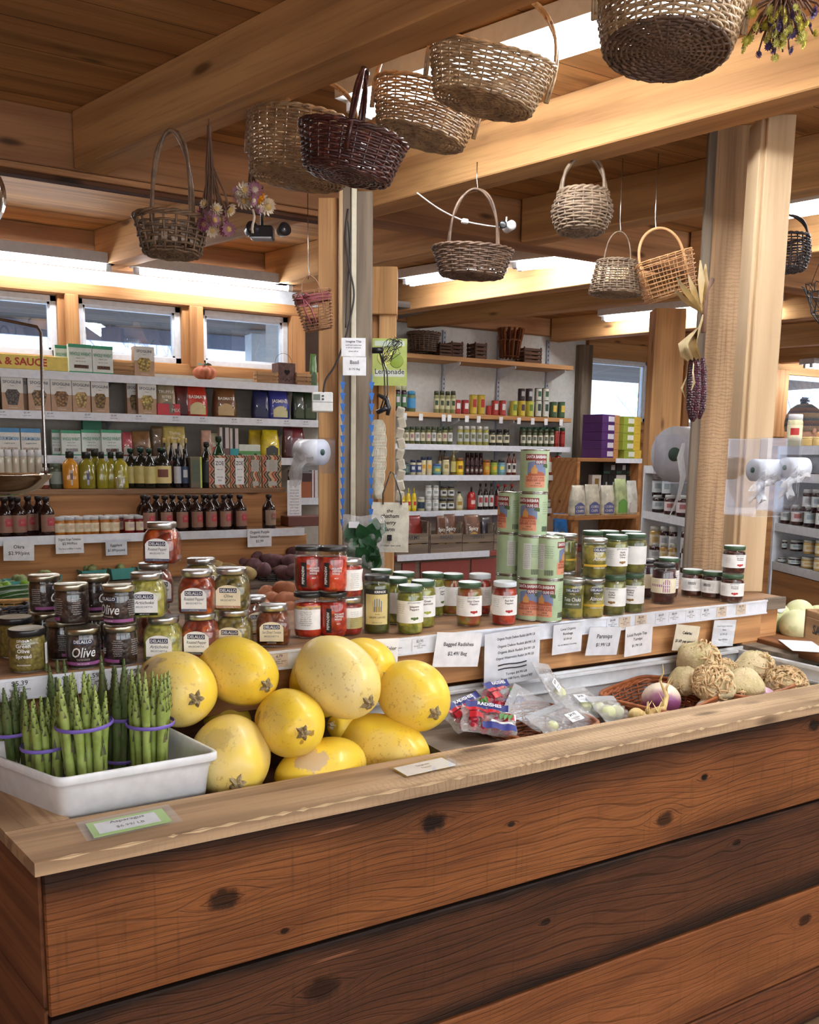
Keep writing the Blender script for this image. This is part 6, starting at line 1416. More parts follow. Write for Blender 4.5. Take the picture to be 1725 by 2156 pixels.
def crate(w, h, d, slats=3, m=None):
    def f():
        t = thing('wooden_crate', 'crate', 'crate'); mm = m or crate_m
        for sx in (-1, 1):
            for sy in (0, 1): MB().box((sx * w / 2 - (.006 if sx > 0 else 0), sy * (d - .012), 0), (sx * w / 2 + (.006 if sx < 0 else 0), sy * (d - .012) + .012, h * 1.04)).build('corner_post', mm, t)
        for k in range(slats):
            z0 = h * (k + .12) / slats; z1 = h * (k + .82) / slats
            MB().box((-w / 2, -.004, z0), (w / 2, 0, z1)).build('slat', mm, t); MB().box((-w / 2, d, z0), (w / 2, d + .004, z1)).build('slat', mm, t)
            MB().box((-w / 2 - .004, 0, z0), (-w / 2, d, z1)).build('slat', mm, t); MB().box((w / 2, 0, z0), (w / 2 + .004, d, z1)).build('slat', mm, t)
        MB().box((-w / 2, 0, .002), (w / 2, d, .006)).build('floor_board', mm, t)
        return t
    return f
def put_crate(p0, pt, p1, y, zb, label, d=.06, slats=3, m=None, group=None):
    x, w, h = slot(p0, pt, p1, y, zb); o = inst(('crate', p0), crate(w, h, d, slats, m), (x, y + .004, zb + .001), 0, label, group=group); return o
sh1 = [(147, 725, 196, 'box', WHT, 'white and green whole wheat pasta box'), (197, 729, 240, 'box', WHT, 'white and green whole wheat pasta box'), (119, 727, 146, 'box', WHT, 'green topped pasta box set back behind the sign', .05), (284, 730, 327, 'box', SG[5], 'white and tan pasta box with pasta window standing alone', 0, .06), (655, 745, 669, 'bag', ((86, 130, 62), (60, 90, 50)), 'green snack bag by the post')]
shelf_goods(YS + .01, zt[0], sh1, 'top white shelf', GRP)
put_crate(241, 762, 284, YS + .01, zt[0], 'little slatted wooden crate between pasta boxes on the top shelf'); put_crate(543, 783, 586, YS + .01, zt[0], 'little slatted wooden crate left of the heart lantern'); put_crate(626, 786, 656, YS + .01, zt[0], 'little slatted wooden crate right of the heart lantern')
# pumpkin and lantern
x_, w_, h_ = slot(409, 768, 458, YS + .05, zt[0]); t = thing('pumpkin_ornament', 'orange ribbed pumpkin ornament with green leaves on the top shelf', 'pumpkin', (x_, YS + .06, zt[0]))
MB().sphere((0, 0, h_ * .48), (w_ / 2, w_ / 2, h_ * .48), 48, 16, fn=lambda th, p: 1 - .12 * abs(math.cos(5 * th)) ** 3).build('fruit', flat((206, 120, 84), .6), t)
b = MB()
for k in range(6): b.add([(0, 0, h_), (.03 * math.cos(k), .03 * math.sin(k), h_ * 1.12), (.05 * math.cos(k + .3), .05 * math.sin(k + .3), h_), (.03 * math.cos(k + .6), .03 * math.sin(k + .6), h_ * .98)], [(0, 1, 2, 3)], 0, False)
b.build('leaves', flat((90, 116, 100), .7), t); MB().tube([(0, 0, h_ * .9), (.004, 0, h_ * 1.15)], .006, 6).build('stem', flat((90, 116, 100), .7), t)
x_, w_, h_ = slot(587, 764, 623, YS + .03, zt[0]); t = thing('lantern', 'rusty brown metal lantern with a heart shaped cutout', 'lantern', (x_, YS + .03, zt[0])); RU = skin2('rust', (112, 84, 78), (90, 66, 62), 40, rough=.8)
MB().box((-w_ / 2, 0, 0), (w_ / 2, w_, h_), bev=.002).build('case', RU, t); hp = [(.9 * .012 * 16 * math.sin(a) ** 3 / 10, .012 * (13 * math.cos(a) - 5 * math.cos(2 * a) - 2 * math.cos(3 * a) - math.cos(4 * a)) / 10 + h_ * .56) for a in [2 * PI * i / 30 for i in range(30)]]
MB().prism(hp, .0, .0015, M=Matrix(((1, 0, 0, 0), (0, 0, -1, 0), (0, 1, 0, 0), (0, 0, 0, 1)))).build('heart_opening', flat((24, 20, 20), .9), t)
b = MB()
for i in range(5): b.lathe([(.0035, 0), (.0035, .001)], 8, M=Matrix.Translation(((i - 2) * .012, 0, h_ * (.18 if i % 2 else .24))) @ Matrix.Rotation(PI / 2, 4, 'X'))
b.build('punched_hole', flat((24, 20, 20), .9), t); MB().tube([(w_ * .5 * math.cos(a), w_ / 2, h_ + w_ * .55 * math.sin(a)) for a in [PI * i / 12 for i in range(13)]], .0012, 5).build('handle', RU, t)
SB = 'carton of pasta with a window, white above and tan below'
sh2 = [(4, 793, 50, 'box', SG[0], 'pasta box showing dark grey tubes'), (60, 795, 107, 'box', SG[1], 'pasta box showing mixed tubes'), (108, 798, 152, 'box', SG[2], 'pasta box showing brown spirals'), (153, 800, 191, 'box', SG[3], 'pasta box showing pale spirals'), (193, 804, 230, 'box', SG[4], 'pasta box showing olive coloured pasta'), (291, 808, 330, 'box', SG[5], 'pasta box showing yellow pasta')]
sh2 += [(-44, 792, -2, 'box', SG[1], 'pasta box cut by the left edge of the picture'), (268 , 806, 300, 'box', SG[4], 'pasta box behind the yellow pasta one', .06), (50, 796, 92, 'box', SG[0], 'pasta box in the second row', .06)]
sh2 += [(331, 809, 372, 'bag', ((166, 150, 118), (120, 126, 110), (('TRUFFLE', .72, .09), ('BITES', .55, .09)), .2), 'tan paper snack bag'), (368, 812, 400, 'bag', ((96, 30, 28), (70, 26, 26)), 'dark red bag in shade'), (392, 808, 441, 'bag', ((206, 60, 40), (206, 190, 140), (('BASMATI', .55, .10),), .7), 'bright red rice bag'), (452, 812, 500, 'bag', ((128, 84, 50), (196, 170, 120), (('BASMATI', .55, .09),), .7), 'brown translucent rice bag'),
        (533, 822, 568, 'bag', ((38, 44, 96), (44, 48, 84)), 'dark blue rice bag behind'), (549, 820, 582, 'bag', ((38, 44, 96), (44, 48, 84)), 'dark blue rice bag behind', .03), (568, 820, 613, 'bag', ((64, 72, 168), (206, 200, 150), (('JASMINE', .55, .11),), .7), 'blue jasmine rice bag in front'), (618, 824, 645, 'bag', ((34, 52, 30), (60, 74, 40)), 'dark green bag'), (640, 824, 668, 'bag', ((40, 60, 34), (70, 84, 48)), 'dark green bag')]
sh2 += [(332, 850, 380, 'box', ((206, 60, 72), [], [('MIX', .8, .3, .3, (240, 230, 220))]), 'low red open display box', -.004, .03)]
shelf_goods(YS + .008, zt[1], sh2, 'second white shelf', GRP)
sh3 = [(-4, 901, 41, 'box', BLU, 'blue and white durum pasta box'), (43, 902, 85, 'box', BLU, 'blue and white durum pasta box'), (108, 905, 128, 'box', WHT, 'shaded whole wheat box in the second row', .05), (128, 906, 169, 'box', WHT, 'whole wheat pasta box with green band'), (213, 905, 255, 'box', WHT, 'whole wheat pasta box with green band'), (171, 905, 212, 'box', WHT, 'whole wheat pasta box with green band', .03), (174, 884, 214, 'box', ((30, 120, 90), [], []), 'dark green box pushed to the back', .1),
       (256, 910, 278, 'bag', ((190, 80, 90), (210, 200, 190)), 'pink capped mix bag'), (275, 907, 318, 'bag', ((150, 110, 70), (110, 80, 50)), 'brown sack of grain'), (318, 897, 345, 'bag', ((130, 104, 70), (100, 80, 56)), 'brown sack of grain', .03), (343, 897, 394, 'bag', ((214, 192, 112), (226, 216, 190), (('Thrive', .72, .1), ('flour', .58, .08)), .4), 'yellow flour bag with white label'),
       (424, 906, 448, 'bag', ((216, 170, 150), (200, 190, 160)), 'pale pink and cream bag'), (438, 912, 466, 'bag', ((220, 214, 180), (190, 90, 80)), 'cream bag with red print', .02), (462, 900, 482, 'box', ((212, 204, 198), [(.3, 0, .6, 1, (40, 34, 34)), (0, 0, 1, .3, (120, 90, 90))], []), 'narrow carton with black stripe'), (484, 902, 502, 'box', ((214, 206, 200), [(.3, 0, .6, 1, (40, 34, 34)), (0, 0, 1, .3, (60, 170, 176))], []), 'narrow carton with black stripe'), (503, 936, 548, 'box', ((216, 226, 214), [(0, .2, 1, .5, (96, 160, 90))], []), 'small white and green tray box'),
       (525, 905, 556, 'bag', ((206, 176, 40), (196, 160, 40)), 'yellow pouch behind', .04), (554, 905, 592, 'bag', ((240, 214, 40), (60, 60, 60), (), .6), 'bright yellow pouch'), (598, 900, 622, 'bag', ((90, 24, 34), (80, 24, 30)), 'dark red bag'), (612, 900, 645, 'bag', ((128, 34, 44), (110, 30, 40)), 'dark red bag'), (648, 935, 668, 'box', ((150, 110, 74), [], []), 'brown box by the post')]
shelf_goods(YS + .008, zt[2], sh3, 'third white shelf', GRP)
zl = aty(640, 1048, YS).z
shelf_goods(YS + .01, zl, [(612, 990, 632, 'box', ((74, 28, 30), [], []), 'dark red carton'), (634, 992, 656, 'box', ((160, 90, 50), [(0, .6, 1, 1, (60, 30, 24))], []), 'orange brown carton'), (657, 990, 669, 'box', ((226, 224, 226), [(.3, 0, .5, 1, (150, 60, 60))], []), 'white striped carton')], 'the short shelf beside the post', GRP)
# ---------------------------------------------------------------- stepped wooden counter with bottles
zs2 = aty(300, 1029, 4.65).z; zs1 = aty(300, 1122, 4.46).z
st = thing('stepped_counter', 'stepped wooden display counter below the long white shelves', 'counter')
MB().box((-2.2, 4.64, zs2 - .025), (aty(600, 1030, 4.65).x, 4.945, zs2)).build('step_top', M_SHELF, st); MB().box((0, 0, 0), (4.1, .02, zs2 - .025 - zs1 + .02), bev=.002).build('riser_board', M_PINE, st, loc=(-2.2, 4.66, zs1 - .02))
MB().box((-2.2, 4.40, zs1 - .03), (aty(640, 1115, 4.4).x, 4.67, zs1)).build('step_top', M_SHELF, st); MB().box((-2.2, 4.392, aty(0, 1150, 4.39).z), (aty(640, 1115, 4.4).x, 4.40, aty(0, 1131, 4.39).z)).build('price_strip', STRIP, st)
MB().box((0, 0, 0), (4.1, .02, .35), bev=.002).build('riser_board', M_PINE, st, loc=(-2.2, 4.42, zs1 - .38)); MB().add([(-2.2, 3.2, .84), (2.2, 3.2, .84), (2.2, 4.42, .93), (-2.2, 4.42, .93), (-2.2, 3.2, .80), (2.2, 3.2, .80), (2.2, 4.42, .80), (-2.2, 4.42, .80)], [(0, 1, 2, 3), (4, 5, 6, 7), (0, 1, 5, 4), (1, 2, 6, 5), (2, 3, 7, 6), (3, 0, 4, 7)], 0, False).build('bin_floor', M_GREYW, st)
OIL = lambda a, l, ac=None: (a, (36, 34, 32), l, ac)
up = [(131, 950, 164, 'flask', OIL((206, 140, 44), (190, 180, 170), (110, 90, 90)), 'amber vinegar bottle'), (165, 951, 200, 'flask', OIL((140, 130, 40), (176, 170, 200), (90, 84, 110)), 'green olive oil bottle with lilac label'), (186, 946, 214, 'flask', OIL((130, 124, 36), None), 'green olive oil bottle', .07), (202, 951, 226, 'flask', OIL((150, 140, 40), None), 'green olive oil bottle'), (222, 951, 246, 'flask', OIL((150, 140, 40), None), 'green olive oil bottle', .02), (238, 951, 270, 'flask', OIL((160, 150, 42), (200, 196, 150)), 'green olive oil bottle with cream label')]
up += [(262, 944, 292, 'bottle', ((28, 30, 24), (40, 70, 54), (206, 190, 120)), 'dark round bottle with pale yellow label', .05), (282, 942, 314, 'bottle', ((28, 30, 24), (40, 70, 54), (206, 190, 120)), 'dark round bottle with pale yellow label', .02), (302, 944, 330, 'bottle', ((28, 30, 24), (40, 70, 54), (206, 190, 120)), 'dark round bottle with pale yellow label'), (324, 942, 364, 'bottle', ((28, 30, 24), (36, 50, 40), (226, 206, 140), (120, 60, 40)), 'wide dark bottle with a brown picture on its cream label')]
up += [(340 + 15 * i, 922, 354 + 15 * i, 'bottle', ((30, 24, 26), (206, 176, 96), (110, 60, 50) if i % 2 else (60, 64, 70)), 'tall dark bottle with gold cap', .07) for i in range(4)]
up += [(366, 945, 382, 'bottle', ((30, 26, 30), (40, 36, 36), (200, 200, 204)), 'slim dark bottle with small white label', .02), (382, 945, 398, 'bottle', ((30, 26, 30), (40, 36, 36), (70, 90, 120), (220, 220, 220)), 'slim dark bottle with blue label', .02), (400, 962, 424, 'box', ((108, 96, 74), [(.15, .2, .8, .9, (84, 96, 74)), (.85, 0, 1, 1, (200, 214, 90))], []), 'small green brown carton'), (424, 930, 452, 'bottle', ((20, 28, 22), (34, 40, 36), (40, 50, 44)), 'tall black green bottle'), (449, 918, 480, 'bottle', ((20, 60, 34), (28, 50, 38), (60, 84, 50)), 'tall green bottle', .05)]
shelf_goods(4.665, zs2 + .001, up, 'upper wooden step', 'bottles and tins on the upper step')
up2 = [(-8 + 16 * i, 946, 7 + 16 * i, 'jar', ((206, 200, 180), (232, 234, 236), (200, 190, 170)), 'small jar with white cap behind the scale', .12) for i in range(6)] + [(104, 975, 130, 'jar', ((84, 92, 76), (90, 100, 84), (140, 150, 140)), 'grey green patterned tin left of the oil bottles'), (84, 985, 101, 'jar', ((120, 60, 50), (200, 196, 190), (206, 196, 190)), 'narrow jar with pale label behind the scale pan')]
shelf_goods(4.70, zs2 + .001, up2, 'upper wooden step', 'bottles and tins on the upper step')
def zoe(w, h, panel):
    def f():
        t = thing('olive_oil_tin', 'tin', 'tin'); cols = [(206, 160, 116), (176, 70, 60), (52, 84, 70), (60, 44, 38), (222, 190, 150)]
        MB().box((-w / 2, 0, 0), (w / 2, w * .8, h), bev=.002).build('tin_body', C_(*cols[0]), t); b = MB()
        for k in range(7):
            x0 = -w / 2 + w * k / 7; vs = []
            for j in range(13):
                z = h * j / 12; o = (w * .10) * (1 if (j // 2) % 2 else -1) * (1 if j % 2 else .2); a_ = max(-w / 2, min(w / 2, x0 + o)); b_ = max(-w / 2, min(w / 2, x0 + o + w / 11)); vs += [(a_, -.0006, z), (b_, -.0006, z)]
            b.add(vs, [(2 * j, 2 * j + 1, 2 * j + 3, 2 * j + 2) for j in range(12)], [1, 3, 2, 4, 1, 3, 2][k], False)
        b.build('zigzag_print', [C_(*c) for c in cols], t); q = MB()
        if panel == 'front': q.box((-w * .24, -.0016, h * .1), (w * .24, -.001, h * .92)); q.build('panel', LBLW, t); q = MB(); text_into(q, [('ZOE', 0, h * .70, h * .12, w * .4), ('olive oil', 0, h * .55, h * .04, w * .3), ('extra virgin', 0, h * .32, h * .04, w * .3), ('Spain', 0, h * .22, h * .04, w * .3)], lambda x, z: (x, -.002, z)); q.build('lettering', DARKGREY, t)
        else: q.box((-w * .3, -.0016, h * .5), (w * .3, -.001, h * .86)); q.box((-w * .2, -.0016, h * .06), (w * .25, -.001, h * .2)); q.build('panel', C_(190, 186, 176), t); q = MB(); text_into(q, squiggles(-w * .27, w * .27, h * .52, h * .84, 8), lambda x, z: (x, -.002, z)); q.build('lettering', DARKGREY, t)
        MB().lathe([(w * .1, 0), (w * .1, .012)], 14, M=Matrix.Translation((w * .2, w * .4, h))).build('cap', C_(60, 90, 60), t)
        return t
    return f
for i, (a_, b_, pn) in enumerate(((439, 484, 'front'), (485, 522, 'front'), (523, 550, 'back'), (552, 592, 'back'))):
    x_, w_, h_ = slot(a_, 959, b_, 4.66, zs2); inst(('zoe', i), zoe(w_, h_, pn), (x_, 4.66, zs2 + .001), 0, 'zigzag patterned olive oil tin %s, %s from the left of four' % ('with white name panel' if pn == 'front' else 'showing its nutrition panel', ORD[i]), cat='tin', group='patterned olive oil tins')
gl = thing('shot_glass', 'tiny clear glass standing in front of the oil bottles', 'glass', tuple(atz(254, 1031, zs2 + .001))); MB().lathe([(.018, 0), (.020, .004), (.028, .062), (.0265, .062), (.018, .008), (.001, .008)], 20, capt=False).build('bowl', clear('tumbler', (250, 252, 252), 1.0, .02, .12), gl)
def syrup(lab, acc):
    def f():
        t = cyl_good('bottle', .0365, .185, (38, 20, 18), (40, 34, 36), lab, acc)(); q = MB(); f_ = wrap(.0365); text_into(q, [('BLOODY', 0, .078, .010, .05), ('MIX', .004, .062, .014, .03), ('small batch', 0, .035, .005, .04)], lambda x, z: f_(x, z, .0012)); q.build('lettering', C_(200, 110, 110), t); return t
    return f
lo = [(12, 0, 0), (40, 0, 0), (62, 1, 0), (27, 1, 0), (84, 1, 0), (100, 0, 0), (305, 1, 0), (313, 0, 0), (332, 1, 0), (350, 0, 0), (366, 1, 0), (383, 0, 0), (399, 1, 0), (414, 0, 0), (432, 1, 0), (444, 0, 0), (456, 1, 0), (474, 0, 0), (487, 1, 0), (507, 0, 0)]
for i, (px, bk, _) in enumerate(lo):
    x = aty(px, 1120, 4.44 + .09 * bk).x; inst('syrup', syrup((150, 112, 92), (176, 60, 66)), (x, 4.45 + .09 * bk, zs1 + .001), .5, 'dark mixer bottle with brown and red label, %s from the left in its %s row' % (ORD[sum(1 for q in lo[:i] if q[1] == bk)], 'back' if bk else 'front'), group='dark mixer bottles on the lower step')
inst('syrup2', syrup((156, 134, 112), (120, 96, 80)), (aty(568, 1110, 4.45).x, 4.46, zs1 + .001), .5, 'single dark bottle with beige label standing apart on the right')
HONEY = [((186, 116, 40), (206, 180, 150)), ((176, 104, 36), (210, 186, 150)), ((130, 30, 36), (206, 180, 176))]
sm = [(126, 0), (147, 0), (167, 0), (182, 0), (138, 0, 1), (158, 0, 1), (198, 1), (222, 1), (241, 1), (188, 1, 1), (208, 1, 1), (232, 1, 1), (252, 2, 1), (273, 2), (296, 2), (262, 2, 1), (284, 2, 1)]
for i, s in enumerate(sm):
    bk = len(s) > 2; x = aty(s[0], 1115, 4.44 + .07 * bk).x; c = HONEY[s[1]]; inst(('small', s[1]), cyl_good('jar', .027, .088, c[0], (200, 202, 204), (226, 212, 180), c[1]), (x, 4.45 + .07 * bk, zs1 + .001), .4, 'small %s jar with cream bee label, %s from the left in its %s row' % (('amber', 'honey coloured', 'dark red')[s[1]], ORD[sum(1 for q in sm[:i] if (len(q) > 2) == bk)], 'back' if bk else 'front'), cat='jar', group='small jam and honey jars on the lower step')
# hanging signs on the lower riser
def lsign(px0, py0, px1, py1, lines, label, y=4.385, roll=0, sleeve=None):
    a, b_ = aty(px0, py0, y), aty(px1, py1, y); w, h = b_.x - a.x, a.z - b_.z; sign((a + b_) / 2, w, h, [(s, x * w, z * h, hh * h, w * .8, 1) for s, x, z, hh in lines], label, roll=roll, sleeve=sleeve)
lsign(6, 1140, 73, 1179, [('Okra', 0, .12, .17), ('$2.99/pint', 0, -.2, .17)], 'white okra price sign at the far left of the lower riser', roll=.04)
lsign(116, 1127, 177, 1164, [('Organic Grape Tomatoes', 0, .2, .13), ('$2.99/Pint', 0, -.03, .13), ('The Farm at Miller Crossing', 0, -.28, .08)], 'white grape tomatoes price sign below the small jars')
lsign(222, 1142, 268, 1168, [('Eggplant', 0, .18, .18), ('$1.89/pound', 0, -.2, .18)], 'eggplant price sign in a loose clear sleeve', sleeve=.02)
lsign(521, 1114, 572, 1150, [('Organic Purple', 0, .25, .14), ('Sweet Potatoes', 0, .0, .14), ('$2.99', 0, -.25, .14)], 'purple sweet potato price sign above the dark potatoes')
t = tag(MB().box((0, 0, 0), (.22, .12, .055), bev=.003).build('open_box', C_(110, 60, 50), None, loc=(aty(607, 1115, 4.55).x, 4.55, zs1 + .001)), 'low reddish brown box at the end of the lower step', 'box')
p = aty(620, 1060, 4.62); sign((p.x, 4.62, p.z - .02), .085, .30, [('price list', 0, .12, .006, .06, 1)] + squiggles(-.03, .03, -.13, .1, 14, 1), 'tall narrow white price list at the right end of the steps', cat='sign')
# ---------------------------------------------------------------- produce in front of the steps
TEAL = flat((86, 168, 160), .5)
def pint(px, py, label, fill, n=7, r=.021, y=None, sc_=1.0):
    p = atz(px, py, .985); t = thing('pint_basket', label, 'basket', (p.x, p.y, .935), .15, 'teal pint baskets of produce'); w = .060 * sc_
    b = MB()
    for k, z in ((.8, 0), (1.0, .052)): pass
    vs = [(-.8 * w, -.8 * w, 0), (.8 * w, -.8 * w, 0), (.8 * w, .8 * w, 0), (-.8 * w, .8 * w, 0), (-w, -w, .055), (w, -w, .055), (w, w, .055), (-w, w, .055), (-w * .95, -w * .95, .055), (w * .95, -w * .95, .055), (w * .95, w * .95, .055), (-w * .95, w * .95, .055), (-.75 * w, -.75 * w, .004), (.75 * w, -.75 * w, .004), (.75 * w, .75 * w, .004), (-.75 * w, .75 * w, .004)]
    b.add(vs, [(0, 1, 2, 3), (0, 1, 5, 4), (1, 2, 6, 5), (2, 3, 7, 6), (3, 0, 4, 7), (4, 5, 9, 8), (5, 6, 10, 9), (6, 7, 11, 10), (7, 4, 8, 11), (8, 9, 13, 12), (9, 10, 14, 13), (10, 11, 15, 14), (11, 8, 12, 15), (12, 13, 14, 15)], 0, False); b.build('body', TEAL, t)
    R = random.Random(int(px))
    for k in range(n):
        a = k * 2.4; q = w * .62 * math.sqrt((k + .4) / n); fruit((p.x + q * math.cos(a), p.y + q * math.sin(a), .935 + .034 + (.022 if k < 3 else 0)), fill, r, R, label, k)
TOM = skin2('tomatillo', (150, 164, 106), (118, 134, 82), 60, rough=.6, c3=(170, 160, 110)); LIME = skin2('lime', (130, 178, 52), (110, 160, 44), 30, rough=.4, coat=.3)
def fruit(loc, kind, r, R, where, k):
    m = TOM if kind == 'tomatillo' else LIME; cc = lambda: (MB().sphere((0, 0, 0), (r, r, r * .93), 18, 12, fn=lambda th, p: 1 + .02 * math.cos(5 * th)).build('fruit_body', m, None))
    key = ('fr', kind, r)
    if key in PROTO: o = PROTO[key].copy(); COL.objects.link(o)
    else: o = cc(); PROTO[key] = o; o.name = kind
    o.location = loc; o.rotation_euler = (R.uniform(0, 6), R.uniform(0, 6), 0); tag(o, '%s in %s' % ('husked green tomatillo' if kind == 'tomatillo' else 'bright green lime', ' '.join(where.split()[:9])), kind, '%ss in %s' % (kind, where[:40]))
pint(42, 1222, 'teal pint of tomatillos left below the okra sign', 'tomatillo'); pint(-12, 1228, 'teal pint basket cut by the left picture edge', 'tomatillo'); pint(95, 1212, 'teal pint of tomatillos behind the first tapenade jars', 'tomatillo', 9); pint(60, 1248, 'front teal pint topped with a lime', 'tomatillo'); pint(190, 1200, 'teal pint with okra leaves behind the jars', 'tomatillo', 4); pint(250, 1196, 'teal pint half hidden below the eggplant sign', 'tomatillo', 4); pint(305, 1192, 'teal pint left of the topmost bruschetta jar', 'tomatillo', 4)
R = random.Random(1)
for k, (px, py) in enumerate(((12, 1236), (-4, 1242), (55, 1231))): fruit(tuple(atz(px, py, .995)), 'lime', .026, R, 'heap beside the teal pint baskets', k)
W_GOLD = wm('gold', (206, 164, 100), (180, 134, 76))
t = thing('wicker_basket', 'golden wicker basket full of long green cucumbers', 'basket', tuple(atz(50, 1292, .93)), -.1); rg = oval(.115, .15, .075, 1.12, 1, 0, 6); b = MB(); weave(b, rg, .075, 0, 7, 72, .0035, .003, ns=26, seed=4); b.build('body', W_GOLD, t); b = MB(); b.tube([tuple(Vector(rg(1.0, 2 * PI * i / 72)) * 1.02 + Vector((0, 0, .004))) for i in range(72)], .006, 6, closed=True); b.build('rim', W_GOLD, t)
CUC = skin2('cucumber', (52, 96, 40), (40, 78, 34), 20, rough=.35, coat=.3)
cp = t.location
for k in range(9):
    o = None; y = cp.y + .115 - .032 * k; z = cp.z + .065 + .012 * math.sin(k * 1.7); 
    def cu():
        return MB().tube([(-.10, 0, -.006), (-.085, 0, 0), (-.04, 0, .006), (.02, 0, .008), (.07, 0, .004), (.10, 0, -.004)], [.006, .016, .0185, .0185, .016, .005], 14).build('cucumber', CUC, None)
    o = PROTO['cuc'].copy() if 'cuc' in PROTO else cu()
    if 'cuc' in PROTO: COL.objects.link(o)
    PROTO['cuc'] = PROTO.get('cuc', o); o.location = (cp.x + .005 * math.sin(k), y, z); o.rotation_euler = (0, .05 * math.sin(k * 2), .12 * math.sin(k * 3.1)); tag(o, 'long green cucumber in the golden wicker basket', 'cucumber', 'cucumbers in the wicker basket')
t = thing('plastic_basket', 'black woven basket under the purple sweet potatoes', 'basket', tuple(atz(590, 1226, .88)), 0); rg = oval(.15, .15, .085, 1.15, 1, 0, 6); b = MB(); weave(b, rg, .085, 0, 9, 60, .004, .003, ns=26, seed=5); b.build('body', flat((34, 32, 34), .5), t)
t = thing('plastic_basket', 'dark basket edge at the left in front of the cucumbers', 'basket', tuple(atz(-8, 1312, .93)), .2); rg = oval(.08, .10, .07, 1.15, 1, 0, 6); b = MB(); weave(b, rg, .07, 0, 8, 48, .004, .003, ns=20, seed=6); b.build('body', flat((44, 44, 56), .5), t)
def spud(px, py, z, rx, ry, rz, rot, m, label, cat, grp, sd):
    R = random.Random(sd); ph = [R.uniform(0, 6) for _ in range(4)]
    o = MB().sphere((0, 0, 0), (rx, ry, rz), 24, 16, fn=lambda th, p: 1 + .06 * math.sin(2 * th + ph[0]) * math.sin(p) + .05 * math.sin(3 * p + ph[1]) + .04 * math.sin(5 * th + 3 * p + ph[2])).build(cat.replace(' ', '_'), m, None, loc=tuple(atz(px, py, z)), rot=rot)
    tag(o, label, cat, grp)
POT = skin2('potato', (196, 172, 118), (176, 150, 96), 24, rough=.7, spots=(130, 104, 60)); PUR = skin2('purple_sweet_potato', (124, 84, 88), (94, 62, 68), 26, rough=.75, spots=(54, 32, 40)); SWP = skin2('sweet_potato', (206, 142, 104), (186, 118, 84), 24, rough=.7, spots=(140, 90, 60))
for i, (px, py, z, a) in enumerate(((443, 1166, .99, .2), (470, 1178, .98, -.1), (498, 1184, .97, .4), (435, 1188, .97, .1), (460, 1196, .96, .5), (522, 1208, .97, 1.0), (485, 1200, .95, -.3), (420, 1182, .97, 0))): spud(px, py, z, .062, .038, .036, (.2 * a, .3, a), POT, 'tan potato, %s counted from the back of the heap' % ORD[i], 'potato', 'tan potatoes beside the purple ones', i)
for i, (px, py, z, rx, a) in enumerate(((548, 1162, 1.03, .085, .5), (520, 1162, 1.02, .05, .2), (590, 1160, 1.03, .06, -.6), (622, 1165, 1.02, .055, -.3), (575, 1180, 1.0, .075, -.4), (620, 1182, 1.0, .07, -.1), (556, 1200, .98, .055, 1.3), (598, 1205, .97, .06, -.8), (622, 1202, .98, .05, .1), (512, 1180, .99, .045, .8), (535, 1190, .98, .05, .3))): spud(px, py, z, rx, .036, .036, (0, -.3 if i == 0 else .1, a), PUR, 'purple sweet potato, %s counted from the top of the pile' % ORD[i], 'sweet potato', 'purple sweet potatoes in the black basket', 20 + i)
for i, (px, py, z, rx, a) in enumerate(((600, 1240, .95, .055, -.1), (562, 1250, .93, .042, .2), (605, 1264, .93, .06, -.2), (572, 1262, .92, .035, .9), (612, 1284, .92, .04, .1), (550, 1275, .9, .05, .4), (585, 1285, .9, .05, -.4))): spud(px, py, z, rx, .038, .036, (0, .1, a), SWP, 'orange skinned sweet potato, %s from the top of its heap' % ORD[i], 'sweet potato', 'orange sweet potatoes behind the jars', 40 + i)
# ---------------------------------------------------------------- hanging scale at the left edge
sc0 = atd(6, 1000, 2.5); t = thing('hanging_scale', 'chrome hanging produce scale with a shallow pan at the left edge', 'scale', tuple(sc0)); CH = METAL((214, 214, 210), .08)
MB().lathe([(.001, -.062), (.05, -.056), (.10, -.036), (.126, -.008), (.130, 0), (.134, .002), (.130, .004), (.120, -.004), (.095, -.030), (.05, -.049), (.001, -.055)], 48).build('pan', METAL((232, 222, 200), .08), t)
def sr(px, py): return atd(px, py, 2.5) - sc0
for sx in (1,): MB().tube([sr(-40, 655), sr(0, 672), sr(78, 688), sr(86, 700), sr(90, 850), sr(96, 985), sr(97, 1000)], .0042, 8).build('hanger_rod', METAL((170, 172, 174), .25), t)
MB().tube([sr(-40, 655), sr(-150, 690), sr(-152, 1000)], .0042, 8).build('hanger_rod', METAL((170, 172, 174), .25), t)
MB().lathe([(.11, -.03), (.115, 0), (.11, .03)], 36, M=Matrix.Translation(sr(-78, 405)) @ Matrix.Rotation(-PI / 6, 4, 'Z') @ Matrix.Rotation(PI / 2, 4, 'X')).build('dial', METAL((200, 200, 196), .2), t); MB().tube([sr(-70, 300), sr(-70, 120)], .005, 6).build('hook', STEEL, t); MB().tube([sr(-70, 500), sr(-40, 655)], .005, 6).build('rod', STEEL, t)
